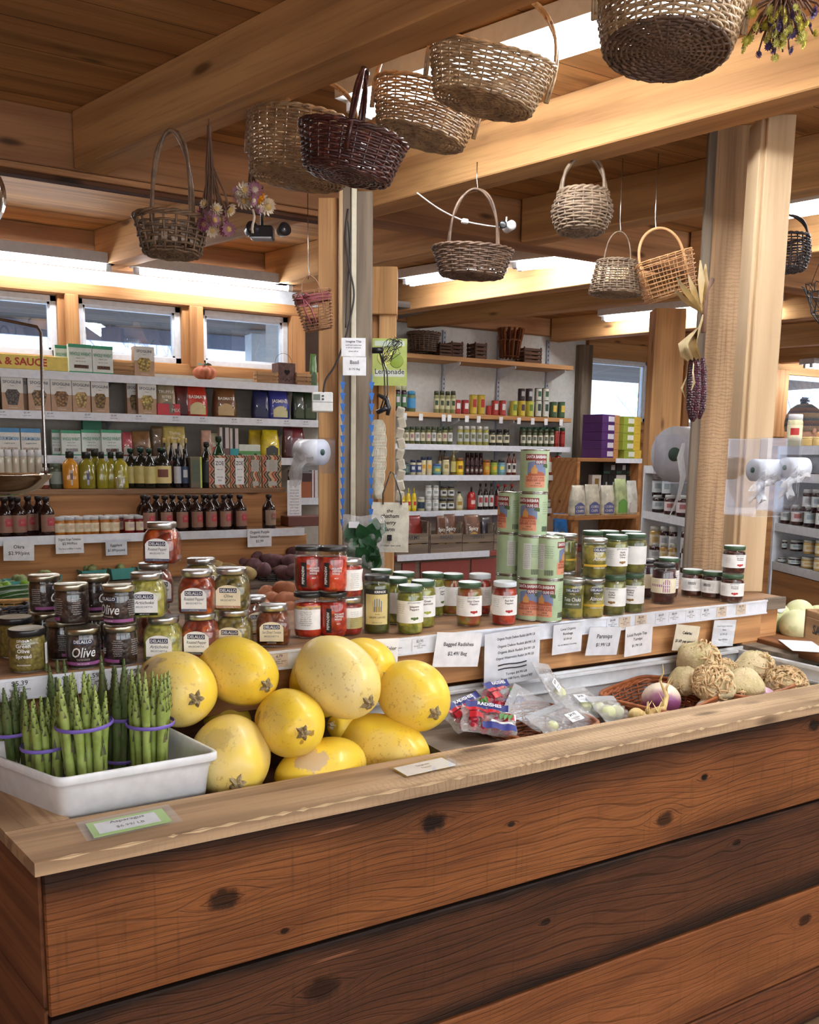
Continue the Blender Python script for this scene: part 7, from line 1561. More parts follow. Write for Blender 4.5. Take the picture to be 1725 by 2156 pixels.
# ================================================================ far white wall with bracket shelves
YB_ = 6.02; GB = 'goods on the far wall shelves'
bu = thing('wall_shelving', 'bracket shelving with wooden and white shelves on the far white wall', 'shelving')
ZB = {k: aty(850, py, YB_).z for k, py in (('a', 742), ('b', 866), ('c', 934), ('d', 1000), ('e', 1077))}
X0, X1 = aty(838, 900, YB_).x - .15, aty(1203, 900, YB_).x
for k, z in ZB.items():
    if k in 'ab': MB().box((X0, YB_, z - .035), (X1, 6.29, z), bev=.002).build('shelf', M_POST, bu)
    else: MB().box((X0, YB_, z - .03), (X1, 6.29, z - .002)).build('shelf', SHB, bu); MB().box((X0, YB_ - .006, z - .045), (X1, YB_, z)).build('price_strip', SH, bu)
for px in (935, 1050, 1153):
    x = aty(px, 800, 6.28).x; b = MB(); b.box((x - .014, 6.28, .9), (x + .014, 6.298, 2.57)); b.build('standard', flat((176, 182, 196), .4), bu)
    b = MB()
    for i in range(44): b.box((x - .004, 6.2785, .95 + i * .037), (x + .004, 6.2805, .965 + i * .037))
    b.build('slots', DARKGREY, bu)
    for z in ZB.values(): MB().prism([(0, 0), (.24, 0), (.24, -.02), (0, -.10)], -.004, .004, M=Matrix.Translation((x, 6.28, z - .035)) @ Matrix(((0, 0, 1, 0), (-1, 0, 0, 0), (0, 1, 0, 0), (0, 0, 0, 1)))).build('bracket', SH, bu)
for px in (853, 887, 935, 947, 984, 1009, 1056, 1094, 1123, 1151, 1183): p = aty(px, 868, YB_ - .006); MB().box((p.x - .018, YB_ - .005, ZB['b'] - .065), (p.x + .018, YB_ - .003, ZB['b'] - .012)).build('price_card', PAPER, bu)
def rowj(x0, x1, n, top, kind, pars, desc, back=0):
    out = []
    for i in range(n): a = x0 + (x1 - x0) * i / n; out.append((a, top, a + (x1 - x0) / n - .6, kind, pars[i % len(pars)], desc, back))
    return out
GR, WH_, CRM, RD, DK = (70, 84, 50), (226, 226, 222), (222, 212, 180), (176, 48, 42), (40, 34, 36)
rb_ = rowj(834, 860, 2, 811, 'jar', [((52, 26, 44), (190, 190, 150), (70, 120, 70), (220, 210, 220))], 'tall beet jar') + [(861, 823, 880, 'jar', ((110, 120, 80), (70, 150, 190), (70, 150, 200)), 'jar with bright blue label')]
rb_ += rowj(916, 963, 4, 823, 'jar', [((150, 150, 100), (70, 74, 50), (200, 196, 150), (50, 70, 50))], 'tall pickle jar') + rowj(958, 992, 2, 842, 'can', [((160, 40, 40), (190, 190, 190), (170, 44, 40), (240, 236, 230))], 'red tin of beans') + rowj(992, 1026, 2, 831, 'can', [((204, 180, 60), (190, 190, 190), (210, 180, 60), (190, 50, 40))], 'large red and yellow tin')
rb_ += [(1026, 854, 1038, 'can', ((170, 40, 40), (180, 180, 180), (180, 50, 46)), 'small low red tin')] + rowj(1038, 1070, 2, 843, 'can', [((180, 50, 46), (180, 180, 180), (186, 60, 54), (230, 226, 220))], 'red and white tin') + rowj(1077, 1128, 3, 844, 'can', [((200, 200, 70), (190, 190, 190), (206, 206, 80), (110, 140, 50)), ((214, 190, 60), (190, 190, 190), (220, 196, 70), (90, 60, 70))], 'yellow green tin') + rowj(1129, 1160, 2, 842, 'can', [((50, 80, 56), (190, 190, 190), (220, 220, 210), (50, 80, 60))], 'green and white tin') + rowj(1161, 1195, 2, 846, 'can', [((60, 90, 60), (190, 190, 190), (70, 100, 66), (230, 190, 80))], 'green tin with orange fruit picture')
shelf_goods(YB_ + .01, ZB['b'], rb_, 'second far shelf', GB)
zc = aty(1110, 844, YB_ + .03).z
shelf_goods(YB_ + .012, zc, rowj(1094, 1126, 2, 818, 'can', [((90, 50, 60), (170, 170, 170), (60, 56, 60), (180, 180, 180))], 'dark tin') + rowj(1129, 1160, 2, 817, 'can', [((50, 80, 56), (190, 190, 190), (220, 220, 210), (60, 100, 70))], 'green and white tin'), 'other tins, far wall', GB)
JP = [((84, 90, 56), (70, 84, 60), CRM, (150, 140, 110)), ((110, 110, 60), (60, 74, 56), CRM, (170, 120, 130)), ((90, 96, 60), (74, 84, 60), WH_, (150, 150, 140))]
rc = rowj(853, 957, 9, 898, 'jar', JP, 'pickle jar with cream label') + rowj(966, 1034, 5, 897, 'jar', [((166, 160, 80), (206, 206, 196), (190, 196, 190), (120, 120, 80))], 'yellow pickle jar') + rowj(1034, 1078, 3, 904, 'jar', [((60, 60, 46), (40, 40, 40), CRM, (80, 80, 80))], 'dark relish jar with black lid') + rowj(1100, 1172, 6, 904, 'jar', [((90, 100, 70), (70, 84, 60), (226, 222, 200), (100, 110, 90))], 'stout jar with pale label') + rowj(1170, 1195, 2, 900, 'jar', [((150, 40, 36), (50, 90, 60), (160, 50, 44))], 'red salsa jar with green lid')
rc += rowj(1098, 1180, 6, 899, 'jar', [((110, 60, 46), (50, 100, 70), None)], 'green lidded jar in the second row', .08)
shelf_goods(YB_ + .01, ZB['c'], rc, 'third far shelf', GB)
rd_ = rowj(852, 866, 1, 972, 'jar', [((60, 84, 80), (90, 96, 96), (100, 130, 126))], 'small dark teal jar') + rowj(867, 893, 2, 968, 'jar', [((206, 200, 170), (50, 60, 90), (60, 80, 130), (220, 220, 220))], 'mayonnaise jar with blue lid') + rowj(889, 914, 2, 962, 'jar', [((226, 216, 180), (46, 60, 90), (226, 210, 160), (230, 170, 60))], 'cream coloured mayonnaise jar', .02) + [(916, 977, 935, 'jar', ((90, 140, 160), (70, 100, 160), (120, 160, 130), (220, 200, 80)), 'squat blue jar')] + rowj(936, 952, 1, 961, 'jar', [((216, 206, 160), (90, 70, 50), (226, 216, 170), (170, 150, 90))], 'tall cream jar')
rd_ += rowj(953, 965, 1, 948, 'bottle', [((120, 100, 40), (200, 190, 150), (206, 196, 120))], 'tall mustard dressing bottle') + [(965, 964, 982, 'jar', ((226, 186, 40), (140, 90, 60), (236, 200, 50), (150, 90, 40)), 'yellow labelled mustard jar')] + rowj(983, 1021, 4, 978, 'jar', [((70, 24, 22), (50, 30, 34), (90, 60, 60), (190, 180, 170))], 'small dark red sauce jar') + rowj(1022, 1070, 3, 968, 'jar', [((206, 130, 40), (150, 90, 50), (210, 140, 50), (200, 190, 60)), ((150, 170, 60), (60, 60, 50), (170, 190, 70), (230, 180, 60)), ((120, 160, 170), (60, 60, 60), (120, 180, 200), (230, 220, 100))], 'bright wide jar') + rowj(1071, 1092, 2, 955, 'bottle', [((110, 40, 24), (40, 30, 30), (226, 222, 214), (50, 50, 50))], 'hot sauce bottle with white label')
rd_ += [(1156, 950, 1169, 'bottle', ((150, 60, 36), (190, 150, 130), (220, 216, 206)), 'orange red sauce bottle'), (1173, 948, 1190, 'squeeze', ((150, 28, 28), (50, 130, 70), (190, 60, 50)), 'red chilli sauce bottle with green cap')]
rd_ += rowj(983, 1021, 4, 953, 'jar', [((60, 22, 22), (50, 30, 34), (80, 50, 50))], 'tall dark sauce jar in the second row', .06) + rowj(926, 944, 2, 946, 'bottle', [((110, 84, 50), (70, 50, 40), CRM)], 'brown capped bottle in the second row', .07)
shelf_goods(YB_ + .01, ZB['d'], rd_, 'fourth far shelf', GB)
re_ = rowj(846, 882, 3, 1028, 'squeeze', [((232, 200, 30), (236, 206, 50), (236, 214, 80), (200, 60, 40))], 'yellow mustard squeeze bottle') + [(884, 1047, 900, 'jar', ((206, 200, 160), (200, 200, 200), (46, 70, 90)), 'mayonnaise jar with dark blue label')] + rowj(900, 930, 2, 1047, 'jar', [((206, 206, 200), (190, 190, 190), (226, 228, 226), (170, 180, 170))], 'white labelled jar') + rowj(930, 963, 2, 1051, 'jar', [((120, 110, 70), (50, 50, 50), (220, 222, 220), (60, 60, 60))], 'jar with black leaf print') + [(965, 1035, 982, 'bottle', ((206, 196, 150), (60, 50, 50), (220, 210, 170), (190, 150, 60)), 'pale dressing bottle with dark cap')]
re_ += rowj(990, 1010, 1, 1025, 'squeeze', [((180, 40, 36), (50, 40, 40), (190, 50, 44), (230, 200, 190))], 'red ketchup bottle') + rowj(1011, 1046, 3, 1018, 'bottle', [((36, 24, 26), (40, 32, 32), (214, 214, 210), (180, 60, 60))], 'dark dressing bottle with white label') + rowj(1048, 1092, 3, 1020, 'bottle', [((60, 24, 26), (180, 44, 44), (160, 50, 46))], 'dark red bottle with red cap') + [(1156, 1052, 1166, 'jar', ((120, 140, 130), (200, 200, 200), (216, 220, 210)), 'small pale jar'), (1153, 1024, 1167, 'squeeze', ((120, 24, 34), (90, 20, 30), (140, 40, 50)), 'maroon squeeze bottle', .03), (1166, 1024, 1180, 'squeeze', ((150, 28, 40), (90, 20, 30), (170, 50, 60)), 'crimson squeeze bottle')]
ze = aty(930, 1048, YB_ + .03).z
shelf_goods(YB_ + .01, ZB['e'], re_, 'fifth far shelf', GB)
shelf_goods(YB_ + .012, ze, rowj(900, 930, 2, 1022, 'jar', [((206, 206, 200), (190, 190, 190), (226, 228, 226), (170, 180, 170))], 'white labelled jar') + rowj(932, 963, 2, 1024, 'jar', [((120, 110, 70), (50, 50, 50), (220, 222, 220), (60, 60, 60))], 'jar with black leaf print'), 'other jars, far wall', GB)
# top shelf ornaments
DC = wood('dark_crate', (120, 84, 62), (96, 64, 48), (52, 34, 28), .7)
for args in ((926, 722, 950, 'dark slatted crate, left one beside the brown basket'), (951, 720, 974, 'dark slatted crate, right one of the touching pair'), (1000, 722, 1024, 'narrow grey slatted crate with upright sticks'), (1103, 732, 1139, 'low dark slatted crate right of the bushel baskets')):
    put_crate(args[0], args[1], args[2], YB_ + .02, ZB['a'], args[3] + ' on the highest far shelf', .12, 4, DC)
def lathe_thing(name, label, cat, px, py, pt, w_px, flare, mat, y=YB_ + .12, weav=False, slats=False):
    x, w, h = slot(px - w_px / 2, pt, px + w_px / 2, y, aty(px, py, y).z); t = thing(name, label, cat, (x, y, aty(px, py, y).z)); rg = oval(w / 2 / flare * .93, w / 2 / flare * .8, h, flare); b = MB()
    if weav: weave(b, rg, h, 0, 9, 48, h / 19, .003, ns=20); b.build('body', mat, t)
    else:
        for i in range(14):
            a = 2 * PI * i / 14; p = [rg(tt, a) for tt in (0, .5, 1)]; b.tube(p, w * .085, 6, i % 2, flatten=.25)
        b.build('splints', [mat, wood('splint_dark', (150, 90, 56), (120, 70, 44), (70, 40, 28), .6)], t); b = MB()
        for tt in (.08, .92): b.tube([tuple(Vector(rg(tt, 2 * PI * i / 30)) * 1.03) for i in range(30)], h * .05, 6, closed=True, flatten=.4)
        b.build('hoop', mat, t)
lathe_thing('wicker_basket', 'brown wicker basket at the left end of the highest far shelf', 'basket', 891, 742, 703, 62, 1.2, W_BRN, weav=True)
BSH = wood('bushel', (196, 130, 84), (172, 108, 68), (110, 64, 40), .6)
lathe_thing('bushel_basket', 'lower of two stacked orange brown bushel baskets', 'basket', 1071, 754, 716, 42, 1.3, BSH); lathe_thing('bushel_basket', 'upper of two stacked orange brown bushel baskets', 'basket', 1073, 718, 691, 48, 1.25, BSH)
# red cabinet with crates of crisps below the shelves
cbx = thing('cabinet', 'dull red wooden cabinet with a white price strip under the crates', 'cabinet'); RDW = flat((150, 74, 66), .7); y = 5.55; z0 = aty(950, 1166, y).z; xa, xb = aty(836, 1180, y).x, aty(1090, 1170, y).x
MB().box((xa, y, z0 - .03), (xb + .8, 6.29, z0)).build('top', RDW, cbx); MB().box((xa, y - .008, z0 - .035), (aty(1030, 1160, y).x, y - .001, z0 + .012)).build('price_strip', SH, cbx); MB().box((xa, y + .03, 0), (xb + .8, 6.25, z0 - .03)).build('carcass', M_GREYW, cbx)
for i, (a, b_) in enumerate(((845, 873), (884, 985), (990, 1060), (1066, 1140))):
    p, q_ = aty(a, 1200, y + .03).x, aty(b_, 1200, y + .03).x; o = MB().box((p, y + .012, .1), (q_, y + .03, z0 - .055), bev=.002).build('door', RDW, cbx); MB().sphere(((p + .03) if i % 2 else (q_ - .03), y + .004, z0 - .15), .012, 8, 6).build('knob', BLK, o)
yc = 5.62; zc = z0 + .001
for i, (a, b_) in enumerate(((835, 903), (908, 975), (976, 1042), (1043, 1095))):
    x, w, h = slot(a, 1123, b_, yc, zc); t = thing('wooden_crate', 'old grey wooden crate with faded stencil, %s from the left on the red cabinet' % ORD[i], 'crate', (x, yc, zc), group='old grey crates on the red cabinet')
    for k in range(2): MB().box((0, -.008, 0), (w, 0, h * .47), bev=.002).build('slat', M_GREYW, t, loc=(-w / 2, 0, h * .51 * k)); MB().box((0, .30, 0), (w, .308, h * .47), bev=.002).build('slat', M_GREYW, t, loc=(-w / 2, 0, h * .51 * k))
    for sx in (-1, 1): MB().box((sx * w / 2 - .008, 0, 0), (sx * w / 2 + .008, .3, h * 1.55), bev=.002).build('end_board', M_GREYW, t)
    q = MB(); text_into(q, [(('FARMS', 'BREAD', 'SPEARS', 'FARM')[i], 0, h * .72, h * .18, w * .6)], lambda x_, z_: (x_, -.009, z_)); q.build('stencil', DARKGREY, t)
RC = ((150, 44, 36), (206, 150, 80)); BC = ((120, 80, 60), (206, 160, 80), (('Spicy', .5, .12),), .5)
zi = zc + .04
shelf_goods(yc + .06, zi, [(862, 1086, 896, 'bag', RC, 'red bag of crisps'), (846, 1090, 866, 'bag', RC, 'red bag of crisps', .06), (924, 1086, 942, 'bag', BC, 'brown bag of chips'), (940, 1083, 966, 'bag', BC, 'brown bag of chips'), (984, 1084, 1018, 'bag', BC, 'brown bag of chips'), (1020, 1090, 1042, 'bag', ((60, 54, 60), (90, 80, 70)), 'dark bag of chips')], 'grey crates', 'snack bags in the crates')
o = MB().box((.0, 0, 0), (.012, .4, .09)).build('blue_bag', C_(60, 130, 190), None)
bpy.data.objects.remove(o)
shelf_goods(yc + .1, zc, [(1148, 1088, 1170, 'box', ((150, 120, 96), [], []), 'brown carton beside the blue bag'), (1174, 1081, 1204, 'bag', ((50, 120, 190), (190, 190, 120), (('Potato', .1, .1),), .6), 'blue bag of potato chips')], 'the cabinet behind the olive jars', GB)
# ---------------------------------------------------------------- around the central post: poster, cards, clip strips, tote and net bags
def cardp(px0, py0, px1, py1, dep, lines, label, mat=None, name='paper_notice', cat='sign', yaw=-PI / 6):
    a, b_ = atd(px0, py0, dep), atd(px1, py1, dep); w, h = (b_ - a).dot(CR), (a - b_).dot(CU); return sign((a + b_) / 2, w, h, [(s, x * w, z * h, hh * h, w * .85, m, .01) for s, x, z, hh, m in lines], label, yaw=yaw, paper=mat, name=name, cat=cat)
cardp(719, 712, 770, 750, 3.32, [('Imagine This', 0, .25, .12, 0), ('small herb notice text', 0, .08, .07, 1), ('to all our customers', 0, -.06, .07, 1), ('please ask us', 0, -.25, .07, 1)], 'white notice with small print pinned above the basil sign')
cardp(722, 752, 771, 790, 3.32, [('Basil', 0, .12, .2, 1), ('$1.75/ Bag', 0, -.2, .1, 1)], 'white basil price sign on the grey post boards')
lp = cardp(784, 714, 857, 811, 3.83, [('Lemonade', 0, -.25, .11, 0)], 'lime green lemonade poster with lemons right of the post', flat((190, 206, 110), .5), 'poster', 'poster')
b = MB(); 
for x, z, r, m in ((-.02, .02, .035, 0), (.03, .005, .030, 1), (.03, .005, .020, 0)): b.lathe([(r, 0), (r * .9, .001)], 24, mi=m, M=Matrix.Translation((x, -.001 - .0004 * m, z)) @ Matrix.Rotation(PI / 2, 4, 'X'))
b.box((-.065, -.0016, .068), (.065, -.0008, .09), 2); b.box((-.066, -.0012, -.062), (.066, -.0008, -.034), 3); b.build('print', [flat((226, 226, 130), .5), flat((150, 176, 60), .5), flat((216, 230, 210), .5), flat((226, 232, 220), .5)], lp)
for px, n_, lb in ((722, 23, 'left blue merchandising clip strip down the grey post boards'), (783, 23, 'right blue merchandising clip strip beside the net bag')):
    t = thing('clip_strip', lb, 'clip strip', tuple(atd(px, 800, 3.33)), -PI / 6); BLU_ = flat((46, 110, 190), .5); MB().tube([(0, 0, .02), (0, 0, -.57)], .0022, 5).build('wire', BLU_, t)
    for i in range(14): MB().prism([(-.010, .012), (.010, .012), (.004, -.014), (-.004, -.014)], -.002, .002, M=Matrix.Translation((0, 0, -.02 - i * .04)) @ Matrix(((1, 0, 0, 0), (0, 0, -1, 0), (0, 1, 0, 0), (0, 0, 0, 1)))).build('clip', BLU_, t)
t = thing('wire_tangle', 'tangle of thin dark twine and a dark hook in front of the lemonade poster', 'twine', tuple(atd(800, 738, 3.45)), -PI / 6); b = MB(); R = random.Random(9)
MB().tube([(-.03, 0, 0), (.012, -.01, 0)], .012, 8).build('hook', BLK, t)
for k in range(9): b.tube([(.01 + .045 * (1 + math.cos(a + k)) * R.uniform(.5, 1), -.02 + .01 * math.sin(a * 2 + k), .04 * math.sin(a + k * 1.3) + R.uniform(-.01, .01)) for a in [i * .45 for i in range(15)]], .0012, 4)
for k in range(2): b.tube([(0, -.01, -.01), (.018 + .012 * k, -.012, -.08), (.022 + .01 * k, -.012, -.17), (.01 * k, 0, -.24)], .0032, 5)
b.build('twine', BLK, t)
t = thing('hand_tool', 'dark hooked tool handle hanging at the post below the poster', 'tool', tuple(atd(800, 858, 3.48)), -PI / 6); MB().tube([(-.01, 0, .05), (.025, 0, .035), (.036, 0, .0), (.03, 0, -.03)], [.006, .011, .010, .007], 8).build('handle', BLK, t); MB().tube([(-.012, 0, -.02), (.02, 0, -.005), (.036, 0, 0)], .010, 8).build('grip', BLK, t)
COT = skin2('cotton', (226, 220, 202), (210, 202, 182), 30, rough=.9, bump=.3)
tp = atd(820, 1110, 3.42); t = thing('tote_bag', 'cream cotton tote bag with black farm print hanging below the poster', 'bag', tuple(tp), -PI / 6 - .05); k = 3.42 / FPX
b = MB(); vs = []
for s in (-1, 1):
    for j in range(9):
        for i in range(9): u = i / 4 - 1; v = j / 8; vs.append((u * 39 * k * (1 + .03 * math.sin(5 * v)) + 3 * k * v, s * (.006 + .012 * (1 - u * u) * v) + .004 * math.sin(6 * u + 5 * v), (52 - 104 * v) * k))
b.add(vs, [(q * 81 + j * 9 + i, q * 81 + j * 9 + i + 1, q * 81 + (j + 1) * 9 + i + 1, q * 81 + (j + 1) * 9 + i) for q in (0, 1) for j in range(8) for i in range(8)]); b.build('cloth', COT, t)
MB().tube([(-13 * k, -.01, 48 * k), (-14 * k, -.01, 70 * k), (2 * k, 0, 116 * k), (8 * k, 0, 112 * k), (24 * k, -.01, 66 * k), (25 * k, -.01, 48 * k)], .009, 6, flatten=.3).build('strap', BLK, t)
q = MB(); text_into(q, [('the', 0, 32 * k, 7 * k, 0, 0, .02, .2), ('chatham', 0, 21 * k, 8 * k, 44 * k, 0, .02, .2), ('berry', 0, 7 * k, 8 * k, 0, 0, .02, .2), ('farm', 0, -7 * k, 8 * k, 0, 0, .02, .2), ('chatham new york', 2 * k, -39 * k, 4 * k, 52 * k, 0, .01, .2)], lambda x, z: (x + 1.5 * k, -.027, z))
for i in range(9): q.lathe([(2.6 * k, 0), (2.3 * k, .001)], 8, M=Matrix.Translation(((i % 3 - 1) * 2.8 * k + 1.5 * k, -.026, (-17 - (i // 3) * 4) * k)) @ Matrix.Rotation(PI / 2, 4, 'X'))
q.build('print', BLACK, t)
t = thing('net_bag', 'white cotton net bag hanging between the posts', 'bag', tuple(atd(796, 960, 3.55)), -PI / 6); b = MB(); k = 3.55 / FPX
for i in range(13):
    for s in (-1, 1): b.tube([((-16 + 32 * i / 12) * k * (.5 + .5 * math.sin(PI * (j / 16) ** .7)) + s * 2.5 * k * math.sin(j * 1.2), -.02 * math.sin(PI * i / 12), (75 - 165 * j / 16) * k) for j in range(17)], .0016, 4)
b.build('net', COT, t)
# string of white seed packets at the post edge
for i in range(9):
    p = atd((843, 846, 842, 845, 842, 845, 844, 843, 841)[i], 868 + 22 * i, 3.86); MB().box((-.018, -.006, -.026), (.018, .006, .026), bev=.005).build('seed_packet', COT, None, loc=tuple(p), rot=(.5, .25 * (-1) ** i, -.5)); o = COL.objects[-1]; tag(o, 'small cream packet, %s from the top of the string beside the post' % ORD[i], 'packet', 'packets strung beside the post')
# bagged greens standing behind the jars
t = thing('bagged_greens', 'clear bag of dark green leaves with a white price sticker behind the jars', 'bag', tuple(atd(766, 1150, 3.30)), (PI / 2, 0, -PI / 6)); t.scale = (1.3, 1.22, 1.2); GL = skin2('spinach', (52, 104, 62), (36, 78, 46), 24, rough=.45, coat=.2); b = MB(); R = random.Random(3)
for kk in range(55):
    x, y = R.uniform(-.035, .035), R.uniform(-.08, .03); a = R.uniform(-.9, .9); L = R.uniform(.035, .065); M = Matrix.Translation((x, y, R.uniform(-.008, .012))) @ Matrix.Rotation(a, 4, 'Z') @ Matrix.Rotation(R.uniform(-.5, .5), 4, 'X')
    vs = [(0, 0, 0)] + [(L * .34 * math.sin(PI * f) * s, L * f, .006 * math.sin(PI * f)) for s in (1, -1) for f in (.2, .45, .7, .9)] + [(0, L, 0), (0, L * .5, .002)]
    b.add(vs, [(0, 1, 10), (1, 2, 10), (2, 3, 10), (3, 4, 10), (4, 9, 10), (9, 8, 10), (8, 7, 10), (7, 6, 10), (6, 5, 10), (5, 0, 10)], 0, True, M)
b.build('leaves', GL, t); b = MB(); pouch(b, .12, .19, .022, 5, 20, 26, 1.4); b.build('film', FILM, t); MB().box((-.042, .058, .024), (-.012, .077, .025)).build('sticker', PAPER, t)
# ================================================================ bag roll dispensers
CLP = clear('acrylic', (250, 251, 254), 1.0, .05, .05); ROLL = flat((224, 228, 236), .4, coat=.3); CORE_ = flat((60, 100, 84), .5); PFILM = film('roll', .45, .15, 40)
def dispenser(label, px, py, dep, yaw, r, wid, hs=None):
    t = thing('bag_dispenser', label, 'dispenser', tuple(atd(px, py, dep)), yaw); MX = Matrix.Rotation(PI / 2, 4, 'Y')
    b = MB(); b.lathe([(r * .25, -wid / 2), (r, -wid / 2), (r, wid / 2), (r * .25, wid / 2)], 32, M=MX, capt=False, capb=False); b.build('roll', ROLL, t); MB().lathe([(r * .25, -wid / 2 - .002), (r * .25, wid / 2 + .002)], 20, M=MX).build('core', CORE_, t)
    b = MB(); W2 = wid / 2 + .012; r0 = r; r = hs or r
    for s in (-1, 1): b.prism([(-r * .9, r * 1.1), (r * 1.2, r * 1.1), (r * 1.2, -r * 1.6), (-r * .3, -r * 1.6), (-r * .9, -r * .9)], -.001, .001, M=Matrix.Translation((s * W2, 0, 0)) @ Matrix(((0, 0, 1, 0), (1, 0, 0, 0), (0, 1, 0, 0), (0, 0, 0, 1))))
    b.box((-W2, r * 1.2, -r * 1.6), (W2, r * 1.22, r * 1.1)); b.box((-W2, -r * .3, -r * 1.62), (W2, r * 1.2, -r * 1.6)); b.build('holder', CLP, t); r = r0
    b = MB(); vs = []
    for j in range(10):
        for i in range(6): vs.append(((i / 5 - .5) * wid * (.9 - .05 * j) + .012 * math.sin(j) - .006 * j, -r * 1.0 - .006 * math.sin(j * 1.1 + i), -r * .1 - j * r * .28 + .01 * math.sin(i * 2 + j)))
    b.add(vs, [(j * 6 + i, j * 6 + i + 1, (j + 1) * 6 + i + 1, (j + 1) * 6 + i) for j in range(9) for i in range(5)]); b.build('loose_bag', PFILM, t); hs == .075 and MB().tube([(0, 0, 0), (wid / 2 + .05, .02, 0), (wid / 2 + .16, .06, .0)], .006, 6).build('bracket', STEEL, t); return t
dispenser('white plastic bag roll in a clear holder on the honey post left of centre', 656, 952, 3.22, -PI / 6 - .6, .047, .105)
dispenser('large white bag roll seen end on left of the big right post', 1436, 957, dl_ + .10, -PI / 6 + .72, 58 * (dl_ + .10) / FPX, .11, .075)
bd = [o for o in COL.objects if o.get('label', '').startswith('large white bag roll')][0]; b = MB(); dq = dl_ - .02; leafstrip(b, [atd(1440, 932, dq), atd(1432, 960, dq), atd(1436, 1000, dq), atd(1426, 1045, dq), atd(1408, 1092, dq)], .06, twist=.12); bd_ = b.build('trailing_bag', PFILM, bd); bpy.context.view_layer.update(); bd_.matrix_parent_inverse = bd.matrix_world.inverted()
dispenser('clear acrylic double bag holder mounted on the blond board', 1612, 990, 2.22, -PI / 6 + .3, .028, .075, .072); dispenser('clear bag holder right of the other one on the blond board', 1674, 985, 2.20, -PI / 6 + .3, .026, .060, .068)
# ================================================================ right side shelves
def angled(name, label, pts, y_of, items): pass
V = Vector((-.194, -.416, 0)).normalized()         # these shelves run back at an angle
def runit(p_ref, zs, L0, L1, label, dpth=.3, panel=True):
    nrm = Vector((-V.y, V.x, 0)); nrm = nrm if nrm.dot(Vector((-1, -1, 0))) > 0 else -nrm
    t = thing('shelf_unit', label, 'shelving'); yaw = math.atan2(V.y, V.x)
    M = Matrix.Translation((p_ref.x, p_ref.y, 0)) @ Matrix.Rotation(yaw, 4, 'Z'); t.matrix_world = M   # local X along the run, local -Y toward the viewer if facing
    s = -1 if (M.to_3x3() @ Vector((0, -1, 0))).dot(Vector((-1, -1, 0))) > 0 else 1
    for z in zs: MB().box((L0, 0, z - .03), (L1, -s * dpth, z - .002)).build('shelf', SHB, t); MB().box((L0, s * .006, z - .045), (L1, 0, z)).build('price_strip', SH, t)
    if panel: MB().box((L0, -s * dpth, .5), (L1, -s * (dpth + .01), zs[-1] + .01)).build('back_panel', SHB, t); MB().box((L0 - .02, s * .01, .4), (L0, -s * dpth, zs[-1])).build('side_panel', SH, t); MB().box((L0 - .02, -s * .26, zs[-1]), (L0, -s * .30, zs[-1] + .30)).build('upright', SH, t)
    return t, M, s, nrm
def rgoods(M, s, nrm, p_ref, z, items, where, group):
    cnt = {}; Mi = M.inverted(); yaw = M.to_euler().z
    for (p0, pt, p1, kind, par, desc, *bk) in items:
        back = bk[0] if bk else 0; o3 = Vector(p_ref) - nrm * back
        a, b_ = atp(p0, pt + 20, o3, nrm), atp(p1, pt + 20, o3, nrm); la, lb_ = (Mi @ a).x, (Mi @ b_).x; w = abs(lb_ - la); tp_ = atp((p0 + p1) / 2, pt, o3, nrm); h = tp_.z - z; mid = (a + b_) / 2 - nrm * (w * .5)
        cnt[desc] = cnt.get(desc, 0) + 1; tot = sum(1 for q in items if q[5] == desc)
        lab = '%s on %s' % (desc, where) if tot == 1 else '%s, %s from left on %s' % (desc, ORD[cnt[desc] - 1], where)
        if kind == 'box': inst(('rb', str(par), rnd(w), rnd(h)), box_good(w, h, .05, par), (mid.x, mid.y, z), yaw if s < 0 else yaw + PI, lab, group=group)
        elif kind == 'bag': inst(('rg', str(par), rnd(w), rnd(h)), bag_good(w, h, min(.09, w * .6), *par), (mid.x, mid.y, z), yaw if s < 0 else yaw + PI, lab, group=group)
        else:
            w = (p1 - p0) * depth(a) / FPX * .98; mid = (a + b_) / 2 - nrm * (w * .5); inst(('rj', kind, str(par), rnd(w), rnd(h)), cyl_good(kind, w * .5, h, *par), (mid.x, mid.y, z), face_cam(mid), lab, group=group)
pr = Vector((4.157, 3.175, 1.0)); nr = Vector((-V.y, V.x, 0)); nr = nr if nr.dot(Vector((-1, -1, 0))) > 0 else -nr
zr = [atp(1632, py, pr, nr).z for py in (1182, 1100, 995, 940)]
xs0 = (Matrix.Translation((pr.x, pr.y, 0)) @ Matrix.Rotation(math.atan2(V.y, V.x), 4, 'Z')).inverted() @ atp(1628, 1182, pr, nr)
ru, Mr_, s_, nr_ = runit(pr, zr, xs0.x, xs0.x + 1.6, 'white jam shelves at the right edge of the picture')
JW = [((60, 26, 30), (196, 198, 196), (222, 226, 226), (180, 186, 190)), ((196, 160, 90), (206, 204, 190), (232, 220, 190), (214, 180, 120)), ((44, 28, 36), (196, 198, 196), (214, 224, 226), (160, 176, 186)), ((70, 30, 30), (196, 198, 196), (228, 218, 220), (190, 120, 120))]
GJ = 'jam jars on the right shelves'
def rw(xs, top, js, d, bk=0): return [(a, top, b_, 'jar', JW[j], d, bk) for (a, b_), j in zip(xs, js)]
rgoods(Mr_, s_, nr_, pr, zr[0], rw([(1629, 1646), (1647, 1674), (1674, 1703), (1704, 1725), (1727, 1748)], 1173, (0, 2, 1, 1, 1), 'lower jam jar'), 'lowest right shelf', GJ)
zq = atp(1660, 1173, pr - nr * .03, nr).z
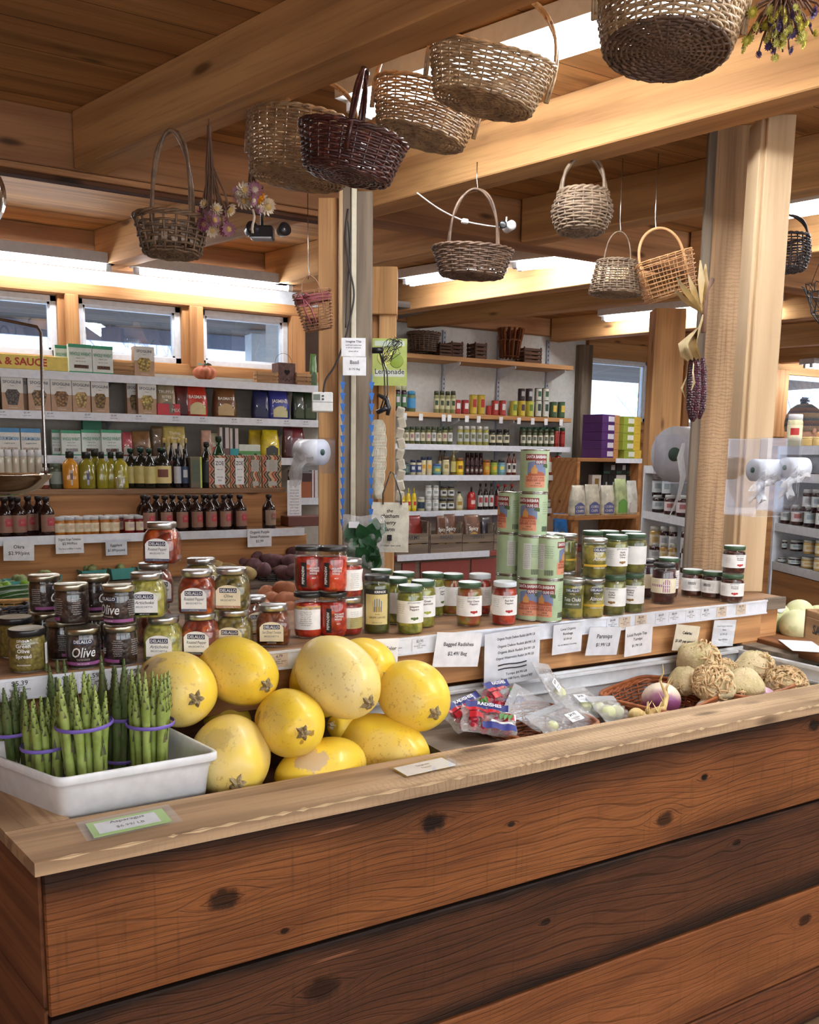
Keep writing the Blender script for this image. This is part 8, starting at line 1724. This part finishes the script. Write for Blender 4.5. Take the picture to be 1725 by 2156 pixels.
rgoods(Mr_, s_, nr_, pr, zr[0] + .075, rw([(1641, 1652), (1652, 1678), (1680, 1706), (1708, 1728)], 1137, (2, 2, 1, 1), 'stacked jam jar'), 'lowest right shelf', GJ)
rgoods(Mr_, s_, nr_, pr, zr[1], rw([(1636, 1655), (1655, 1681), (1683, 1708), (1708, 1732)], 1063, (0, 3, 2, 0), 'jar with white label'), 'middle right shelf', GJ)
rgoods(Mr_, s_, nr_, pr, zr[1] + .085, rw([(1682, 1702), (1700, 1722), (1722, 1744)], 1030, (0, 2, 0), 'upper dark jar with white label'), 'middle right shelf', GJ)
rgoods(Mr_, s_, nr_, pr, zr[2], rw([(1660, 1684), (1686, 1706), (1706, 1730)], 1008, (0, 2, 3), 'dark jar'), 'upper right shelf', GJ)
rgoods(Mr_, s_, nr_, pr, zr[3], [(1645, 872, 1676, 'jar', ((220, 214, 170), (232, 232, 236), (236, 226, 190), (190, 50, 50)), 'large pale honey jar with white lid and red label'), (1677, 920, 1700, 'jar', ((226, 190, 110), (230, 200, 130), None), 'small golden honey pot'), (1700, 920, 1722, 'jar', ((226, 190, 110), (230, 200, 130), None), 'small golden honey pot')], 'the top right shelf', GJ)
# shelves behind the big roll
pm = atd(1357, 1075, 5.3); zm = [atp(1357, py, pm, nr).z for py in (1180, 1075, 980)]; xm = (Matrix.Translation((pm.x, pm.y, 0)) @ Matrix.Rotation(math.atan2(V.y, V.x), 4, 'Z')).inverted() @ atp(1357, 1075, pm, nr)
mu, Mm, sm_, nm_ = runit(pm, zm, xm.x, xm.x + .9, 'jam shelves behind the large white bag roll', .28)
rgoods(Mm, sm_, nm_, pm, zm[1], rw([(1362, 1387), (1388, 1412), (1412, 1440), (1440, 1462)], 1042, (2, 3, 3, 3), 'lidded preserve jar'), 'the shelf below the bag roll', GJ); rgoods(Mm, sm_, nm_, pm, zm[1] + .09, rw([(1364, 1386), (1386, 1405)], 995, (2, 2), 'stacked preserve jar'), 'the shelf below the bag roll', GJ)
rgoods(Mm, sm_, nm_, pm, zm[0], rw([(1356, 1380), (1380, 1400), (1400, 1417), (1425, 1446)], 1143, (0, 1, 1, 0), 'small preserve jar'), 'the low shelf behind the olive jars', GJ); rgoods(Mm, sm_, nm_, pm, zm[0] + .075, rw([(1357, 1381), (1381, 1400), (1401, 1418), (1424, 1446)], 1108, (1, 0, 0, 0), 'stacked small preserve jar'), 'the low shelf behind the olive jars', GJ)
rgoods(Mm, sm_, nm_, pm, zm[2], rw([(1372, 1386), (1392, 1420), (1420, 1450)], 920, (2, 0, 0), 'black lidded jar'), 'the top shelf behind the bag roll', GJ)
# cookie box display by the window
yk = 5.7; cz = aty(1300, 965, yk).z; ck = thing('display_case', 'open pine display case by the back window holding boxes', 'display'); xa, xb = aty(1217, 960, yk).x, aty(1352, 960, yk).x
MB().box((xa, yk, cz - .03), (xb, 6.2, cz), bev=.002).build('top', M_PINE, ck); MB().box((xa, yk, .6), (xa + .03, 6.2, cz - .03)).build('side', M_PINE, ck); MB().box((xb - .03, yk, .6), (xb, 6.2, cz - .03)).build('side', M_PINE, ck); MB().box((xa, 6.18, .6), (xb, 6.2, cz - .03)).build('back', SHB, ck); MB().box((aty(1297, 960, yk).x, yk - .006, cz - .04), (xb, yk, cz)).build('price_strip', SH, ck)
zk = aty(1300, 1075, yk).z; MB().box((xa + .03, yk + .01, zk - .02), (xb - .03, 6.18, zk)).build('shelf', M_PINE, ck)
PB_ = ((84, 44, 110), [(.35, .2, .7, .8, (226, 222, 232)), (.72, 0, 1, 1, (196, 140, 90))], []); YB2 = ((150, 166, 60), [(.25, .2, .6, .8, (230, 232, 220)), (.6, 0, 1, 1, (226, 190, 70))], []); GB2 = ((80, 120, 60), [(.2, .3, .7, .8, (220, 226, 216))], [])
x0_, w0, _ = slot(1263, 872, 1311, yk + .02, cz); hh = (aty(1290, 873, yk).z - cz) / 5
for i in range(5): inst('ckp', box_good(w0, hh * .98, .2, PB_), (x0_, yk + .02, cz + .001 + hh * i), .25, 'purple cookie box, %s from the bottom of its stack by the window' % ORD[i], cat='box', group='purple cookie boxes')
x1_, w1, _ = slot(1314, 890, 1354, yk, cz)
for i in range(5): inst('cky', box_good(w1, hh * .95, .16, YB2), (x1_ + (.02 if i == 0 else 0), yk + .012, cz + .001 + hh * i * .97), .1, 'yellow green cookie box, %s from the bottom of its stack' % ORD[i], cat='box', group='yellow green cookie boxes')
inst('ckg', box_good(.12, hh * 5, .1, GB2), (x1_ + .11, yk + .19, cz + .001), 0, 'tall green cookie carton behind the yellow stack', cat='box')
DB = ((40, 42, 44), [(.6, .4, .9, .8, (190, 196, 196)), (0, .1, .5, .3, (60, 100, 84))], []); MG = ((226, 222, 216), [(.3, .6, .75, .9, (150, 120, 60))], [("MARY'S", .5, .3, .22, (190, 50, 50))])
shelf_goods(yk + .1, zk, [(1250, 1000, 1269, 'box', MG, 'white cracker box with red name'), (1301, 1000, 1321, 'box', MG, 'white cracker box with red name'), (1272, 1000, 1283, 'box', DB, 'black chocolate carton'), (1284, 1000, 1300, 'box', DB, 'black chocolate carton'), (1322, 1002, 1340, 'box', DB, 'black chocolate carton')], 'the case by the window', GB)
zk2 = aty(1300, 1000, yk + .1).z
shelf_goods(yk + .11, zk2, [(1274, 974, 1300, 'box', DB, 'black chocolate carton'), (1301, 974, 1322, 'box', DB, 'black chocolate carton'), (1323, 974, 1344, 'box', DB, 'black chocolate carton')], 'upper layer in case', GB)
TC = ((214, 208, 186), (90, 100, 150), (('CORN', .25, .08), ('CHIPS', .12, .08)), .5)
shelf_goods(5.35, aty(1270, 1085, 5.35).z, [(1212, 1022, 1240, 'bag', TC, 'cream bag of corn chips with blue top'), (1240, 1020, 1274, 'bag', TC, 'cream bag of corn chips with blue top'), (1274, 1022, 1302, 'bag', TC, 'cream bag of corn chips with blue top'), (1303, 1008, 1332, 'bag', ((190, 206, 150), (110, 170, 80)), 'green and cream bag of chips'), (1328, 1012, 1352, 'bag', ((222, 222, 212), (210, 210, 200)), 'plain white bag')], 'chip table', GB)
zt2 = aty(1270, 1085, 5.35).z; tb = thing('display_table', 'low wooden table with chip bags behind the olive jars', 'table'); x5 = aty(1205, 1085, 5.35).x; MB().box((x5, 5.32, zt2 - .03), (x5 + .95, 5.62, zt2 - .001)).build('tabletop', M_PINE, tb)
for dx in (.02, .89): MB().box((x5 + dx, 5.34, 0), (x5 + dx + .04, 5.38, zt2 - .03)).build('leg', M_PINE, tb)
# bench with pale melons at the far right
MEL = skin2('melon', (226, 226, 178), (212, 216, 164), 10, rough=.5, c3=(200, 206, 150))
zmn = p0.z + .001; pb = atp(1640, 1250, pr + nr * .25, nr)
MB().box((0, 0, 0), (1.6, .02, .22)).build('trim_60', M_PINE, M=Mr_ @ Matrix.Translation((xs0.x, s_ * .0, zr[0] - .27)))['kind'] = 'structure'
for i, (px, py, rp, lb) in enumerate(((1630, 1300, 34, 'pale melon with a small round sticker at the left of the pile'), (1683, 1292, 30, 'pale melon at the back of the pile'), (1677, 1316, 33, 'pale melon in front of the pile'), (1722, 1300, 26, 'pale melon behind the little wooden crate'))):
    c = atd(px, py, 2.85 + (.14 if i in (1, 3) else (0 if i == 2 else .1))); r = rp * depth(c) / FPX; t = thing('melon', lb, 'melon', tuple(c), (.3, .4, i), 'pale melons on the right bench'); MB().sphere((0, 0, 0), (r * 1.05, r, r), 32, 20).build('fruit', MEL, t)
    MB().sphere((r * 1.04, 0, 0), (.003, .006, .006), 10, 6).build('stem_scar', CORK, t)
    if i == 0:
        for nm, mt, e in (('sticker', PAPER, .7), ): MB().lathe([(.016, 0), (.015, .001)], 20, M=Matrix.Rotation(0, 4, 'X')).build(nm, mt, None, loc=tuple(atd(1643, 1281, depth(c) - r * .92)), rot=(PI / 2 - .5, 0, -PI / 6)); tag(COL.objects[-1], 'small round white sticker on the left melon', 'sticker')
bn = thing('melon_bench', 'low bench behind the reddish ledge carrying the melons', 'bench'); c = atd(1690, 1338, 2.9); MB().box((c.x - .28, c.y - .16, c.z - .05), (c.x + .28, c.y + .30, c.z - .005)).build('bench_top', M_GREYW, bn)
cc = atd(1700, 1345, 2.42); t = thing('wooden_crate', 'small stamped wooden crate at the right edge with dark letters', 'crate', tuple(cc), math.atan2(V.y, V.x)); k = 2.4 / FPX
MB().box((-.02, 0, 0), (.24, .008, 44 * k), bev=.002).build('side_board', crate_m, t); MB().box((-.02, 0, 46 * k), (.24, .008, 62 * k), bev=.002).build('side_board', crate_m, t); MB().box((-.02, .0, 0), (-.012, .16, 62 * k)).build('end_board', crate_m, t); q = MB(); text_into(q, [('SALAD', .075, 16 * k, 18 * k, .16, 0, .03)], lambda x, z: (x, -.001, z)); q.build('lettering', DARKGREY, t)
if (t.matrix_world.to_3x3() @ Vector((0, -1, 0))).dot(Vector((-.5, -.866, 0))) < 0: t.rotation_euler.z += 0
sh = sign(atz(1690, 1360, p0.z + .004), .16, .10, [], 'white paper sheet lying on the reddish ledge at the right', yaw=.9, tilt=-PI / 2 + .02, cat='paper', name='paper_sheet')
# ================================================================ the customer in the knitted hat
D = 6.0; pc = atd(1738, 1100, D); k = D / FPX; pe = thing('person', 'person seen from behind in a knitted bobble hat and olive tan jacket', 'person', (pc.x, pc.y, 0), -PI / 6 + .25)
def zz(py): return atd(1700, py, D).z
SKIN = skin2('skin', (206, 160, 132), (196, 148, 120), 20, rough=.6, bump=.05); JKT = skin2('jacket', (176, 154, 104), (160, 138, 90), 20, rough=.85, bump=.2)
hz = 1.60; ks = zz(905) / hz; pe.scale = (ks, ks, ks); hx = (atd(1664, 900, D) - pc).dot(CR) / ks
me = bpy.data.meshes.new('body'); vv = [(0, 0, .92), (0, .0, 1.15), (0, .01, 1.36), (hx * .5, .0, 1.47), (hx, -.01, hz - .06), (hx, -.01, hz + .04), (-.19, 0, 1.41), (-.21, -.02, 1.14), (-.19, -.16, .98), (.19, 0, 1.41), (.21, -.02, 1.14), (.19, -.16, .98), (-.10, 0, .50), (-.10, .02, .08), (-.11, -.12, .04), (.10, 0, .50), (.10, .02, .08), (.11, -.12, .04)]
ee = [(0, 1), (1, 2), (2, 3), (3, 4), (4, 5), (2, 6), (6, 7), (7, 8), (2, 9), (9, 10), (10, 11), (0, 12), (12, 13), (13, 14), (0, 15), (15, 16), (16, 17)]
me.from_pydata(vv, ee, []); bo = bpy.data.objects.new('body', me); COL.objects.link(bo); bo.parent = pe; md = bo.modifiers.new('skin', 'SKIN'); rr = [.16, .15, .16, .06, .075, .085, .075, .052, .036, .075, .052, .036, .085, .06, .04, .085, .06, .04]
for i, r in enumerate(rr): me.skin_vertices[0].data[i].radius = (r, r)
me.skin_vertices[0].data[0].use_root = True; bo.modifiers.new('sub', 'SUBSURF').levels = 2; bo.modifiers['sub'].render_levels = 2; me.materials.append(SKIN)
for sx in (-1, 1):   # hands: palm, four fingers and a thumb
    hb = MB(); o3 = Vector((sx * .19, -.19, .96)); hb.sphere(tuple(o3), (.022, .042, .014), 12, 8)
    for i in range(4): hb.tube([o3 + Vector(((i - 1.5) * .011, -.03, 0)), o3 + Vector(((i - 1.5) * .0125, -.062 - (.006 if i in (1, 2) else 0), -.006)), o3 + Vector(((i - 1.5) * .0125, -.080 - (.008 if i in (1, 2) else 0), -.022))], [.008, .0072, .0055], 8)
    hb.tube([o3 + Vector((-sx * .016, .0, 0)), o3 + Vector((-sx * .034, -.022, -.006)), o3 + Vector((-sx * .036, -.044, -.012))], [.010, .008, .006], 8); hb.build('hand', SKIN, pe)
b = MB(); b.lathe([(.165, .82, .3), (.18, .95, .3), (.18, 1.15, .3), (.19, 1.33, .2), (.165, 1.43), (.13, 1.49), (.11, 1.53), (.10, 1.55)], 28, ry=.72)
for sx in (-1, 1): b.tube([(sx * .12, 0, 1.42), (sx * .185, 0, 1.38), (sx * .215, -.02, 1.14), (sx * .195, -.15, 1.0)], [.075, .085, .066, .050], 14)
b.build('jacket', JKT, pe)
b = MB(); 
for sx in (-1, 1): b.tube([(sx * .095, 0, .88), (sx * .10, 0, .5), (sx * .10, .02, .06)], [.11, .088, .072], 14)
b.build('trousers', flat((60, 64, 80), .8), pe); b = MB(); 
for sx in (-1, 1): b.sphere((sx * .105, -.05, .04), (.045, .13, .04), 14, 8)
b.build('shoes', BLK, pe)
b = MB(); b.sphere((hx, -.01, hz - .0), (.078, .092, .105), 20, 14); b.sphere((hx, -.105, hz - .015), (.013, .016, .02), 8, 6)
for sx in (-1, 1): b.sphere((hx + sx * .078, 0, hz - .015), (.010, .018, .028), 8, 6); b.sphere((hx + sx * .03, -.092, hz + .008), (.012, .006, .008), 8, 6)
b.tube([(hx - .02, -.094, hz - .05), (hx + .02, -.094, hz - .05)], .005, 5); b.build('head', SKIN, pe)
KN = NT('knit'); v_ = KN.coords(); sp__ = KN.n.new('ShaderNodeSeparateXYZ'); KN.l.new(v_, sp__.inputs[0]); sn = KN.math('FRACT', KN.math('MULTIPLY', sp__.outputs[2], 13.0)); KN.base(KN.ramp(sn, [(.0, RGB(72, 74, 86)), (.3, RGB(120, 90, 76)), (.5, RGB(66, 84, 92)), (.75, RGB(140, 116, 96))])); KN.bump(KN.voro(v_, 160).outputs['Distance'], .8, .006); KN.rough(.95)
b = MB(); b.lathe([(.098, hz - .015), (.104, hz + .01), (.104, hz + .04), (.098, hz + .08), (.075, hz + .12), (.04, hz + .145), (.004, hz + .15)], 28, M=Matrix.Translation((hx, -.005, 0)), ry=1.05, capb=False); ht = b.build('knitted_hat', KN.m, pe)
b = MB(); R = random.Random(2)
for i in range(60): d = Vector((R.gauss(0, 1), R.gauss(0, 1), R.gauss(0, 1))).normalized(); b.tube([(hx, -.005, hz + .165), (hx + d.x * .028, -.005 + d.y * .028, hz + .165 + d.z * .028)], .003, 4)
b.build('bobble', flat((120, 130, 146), .95), ht)
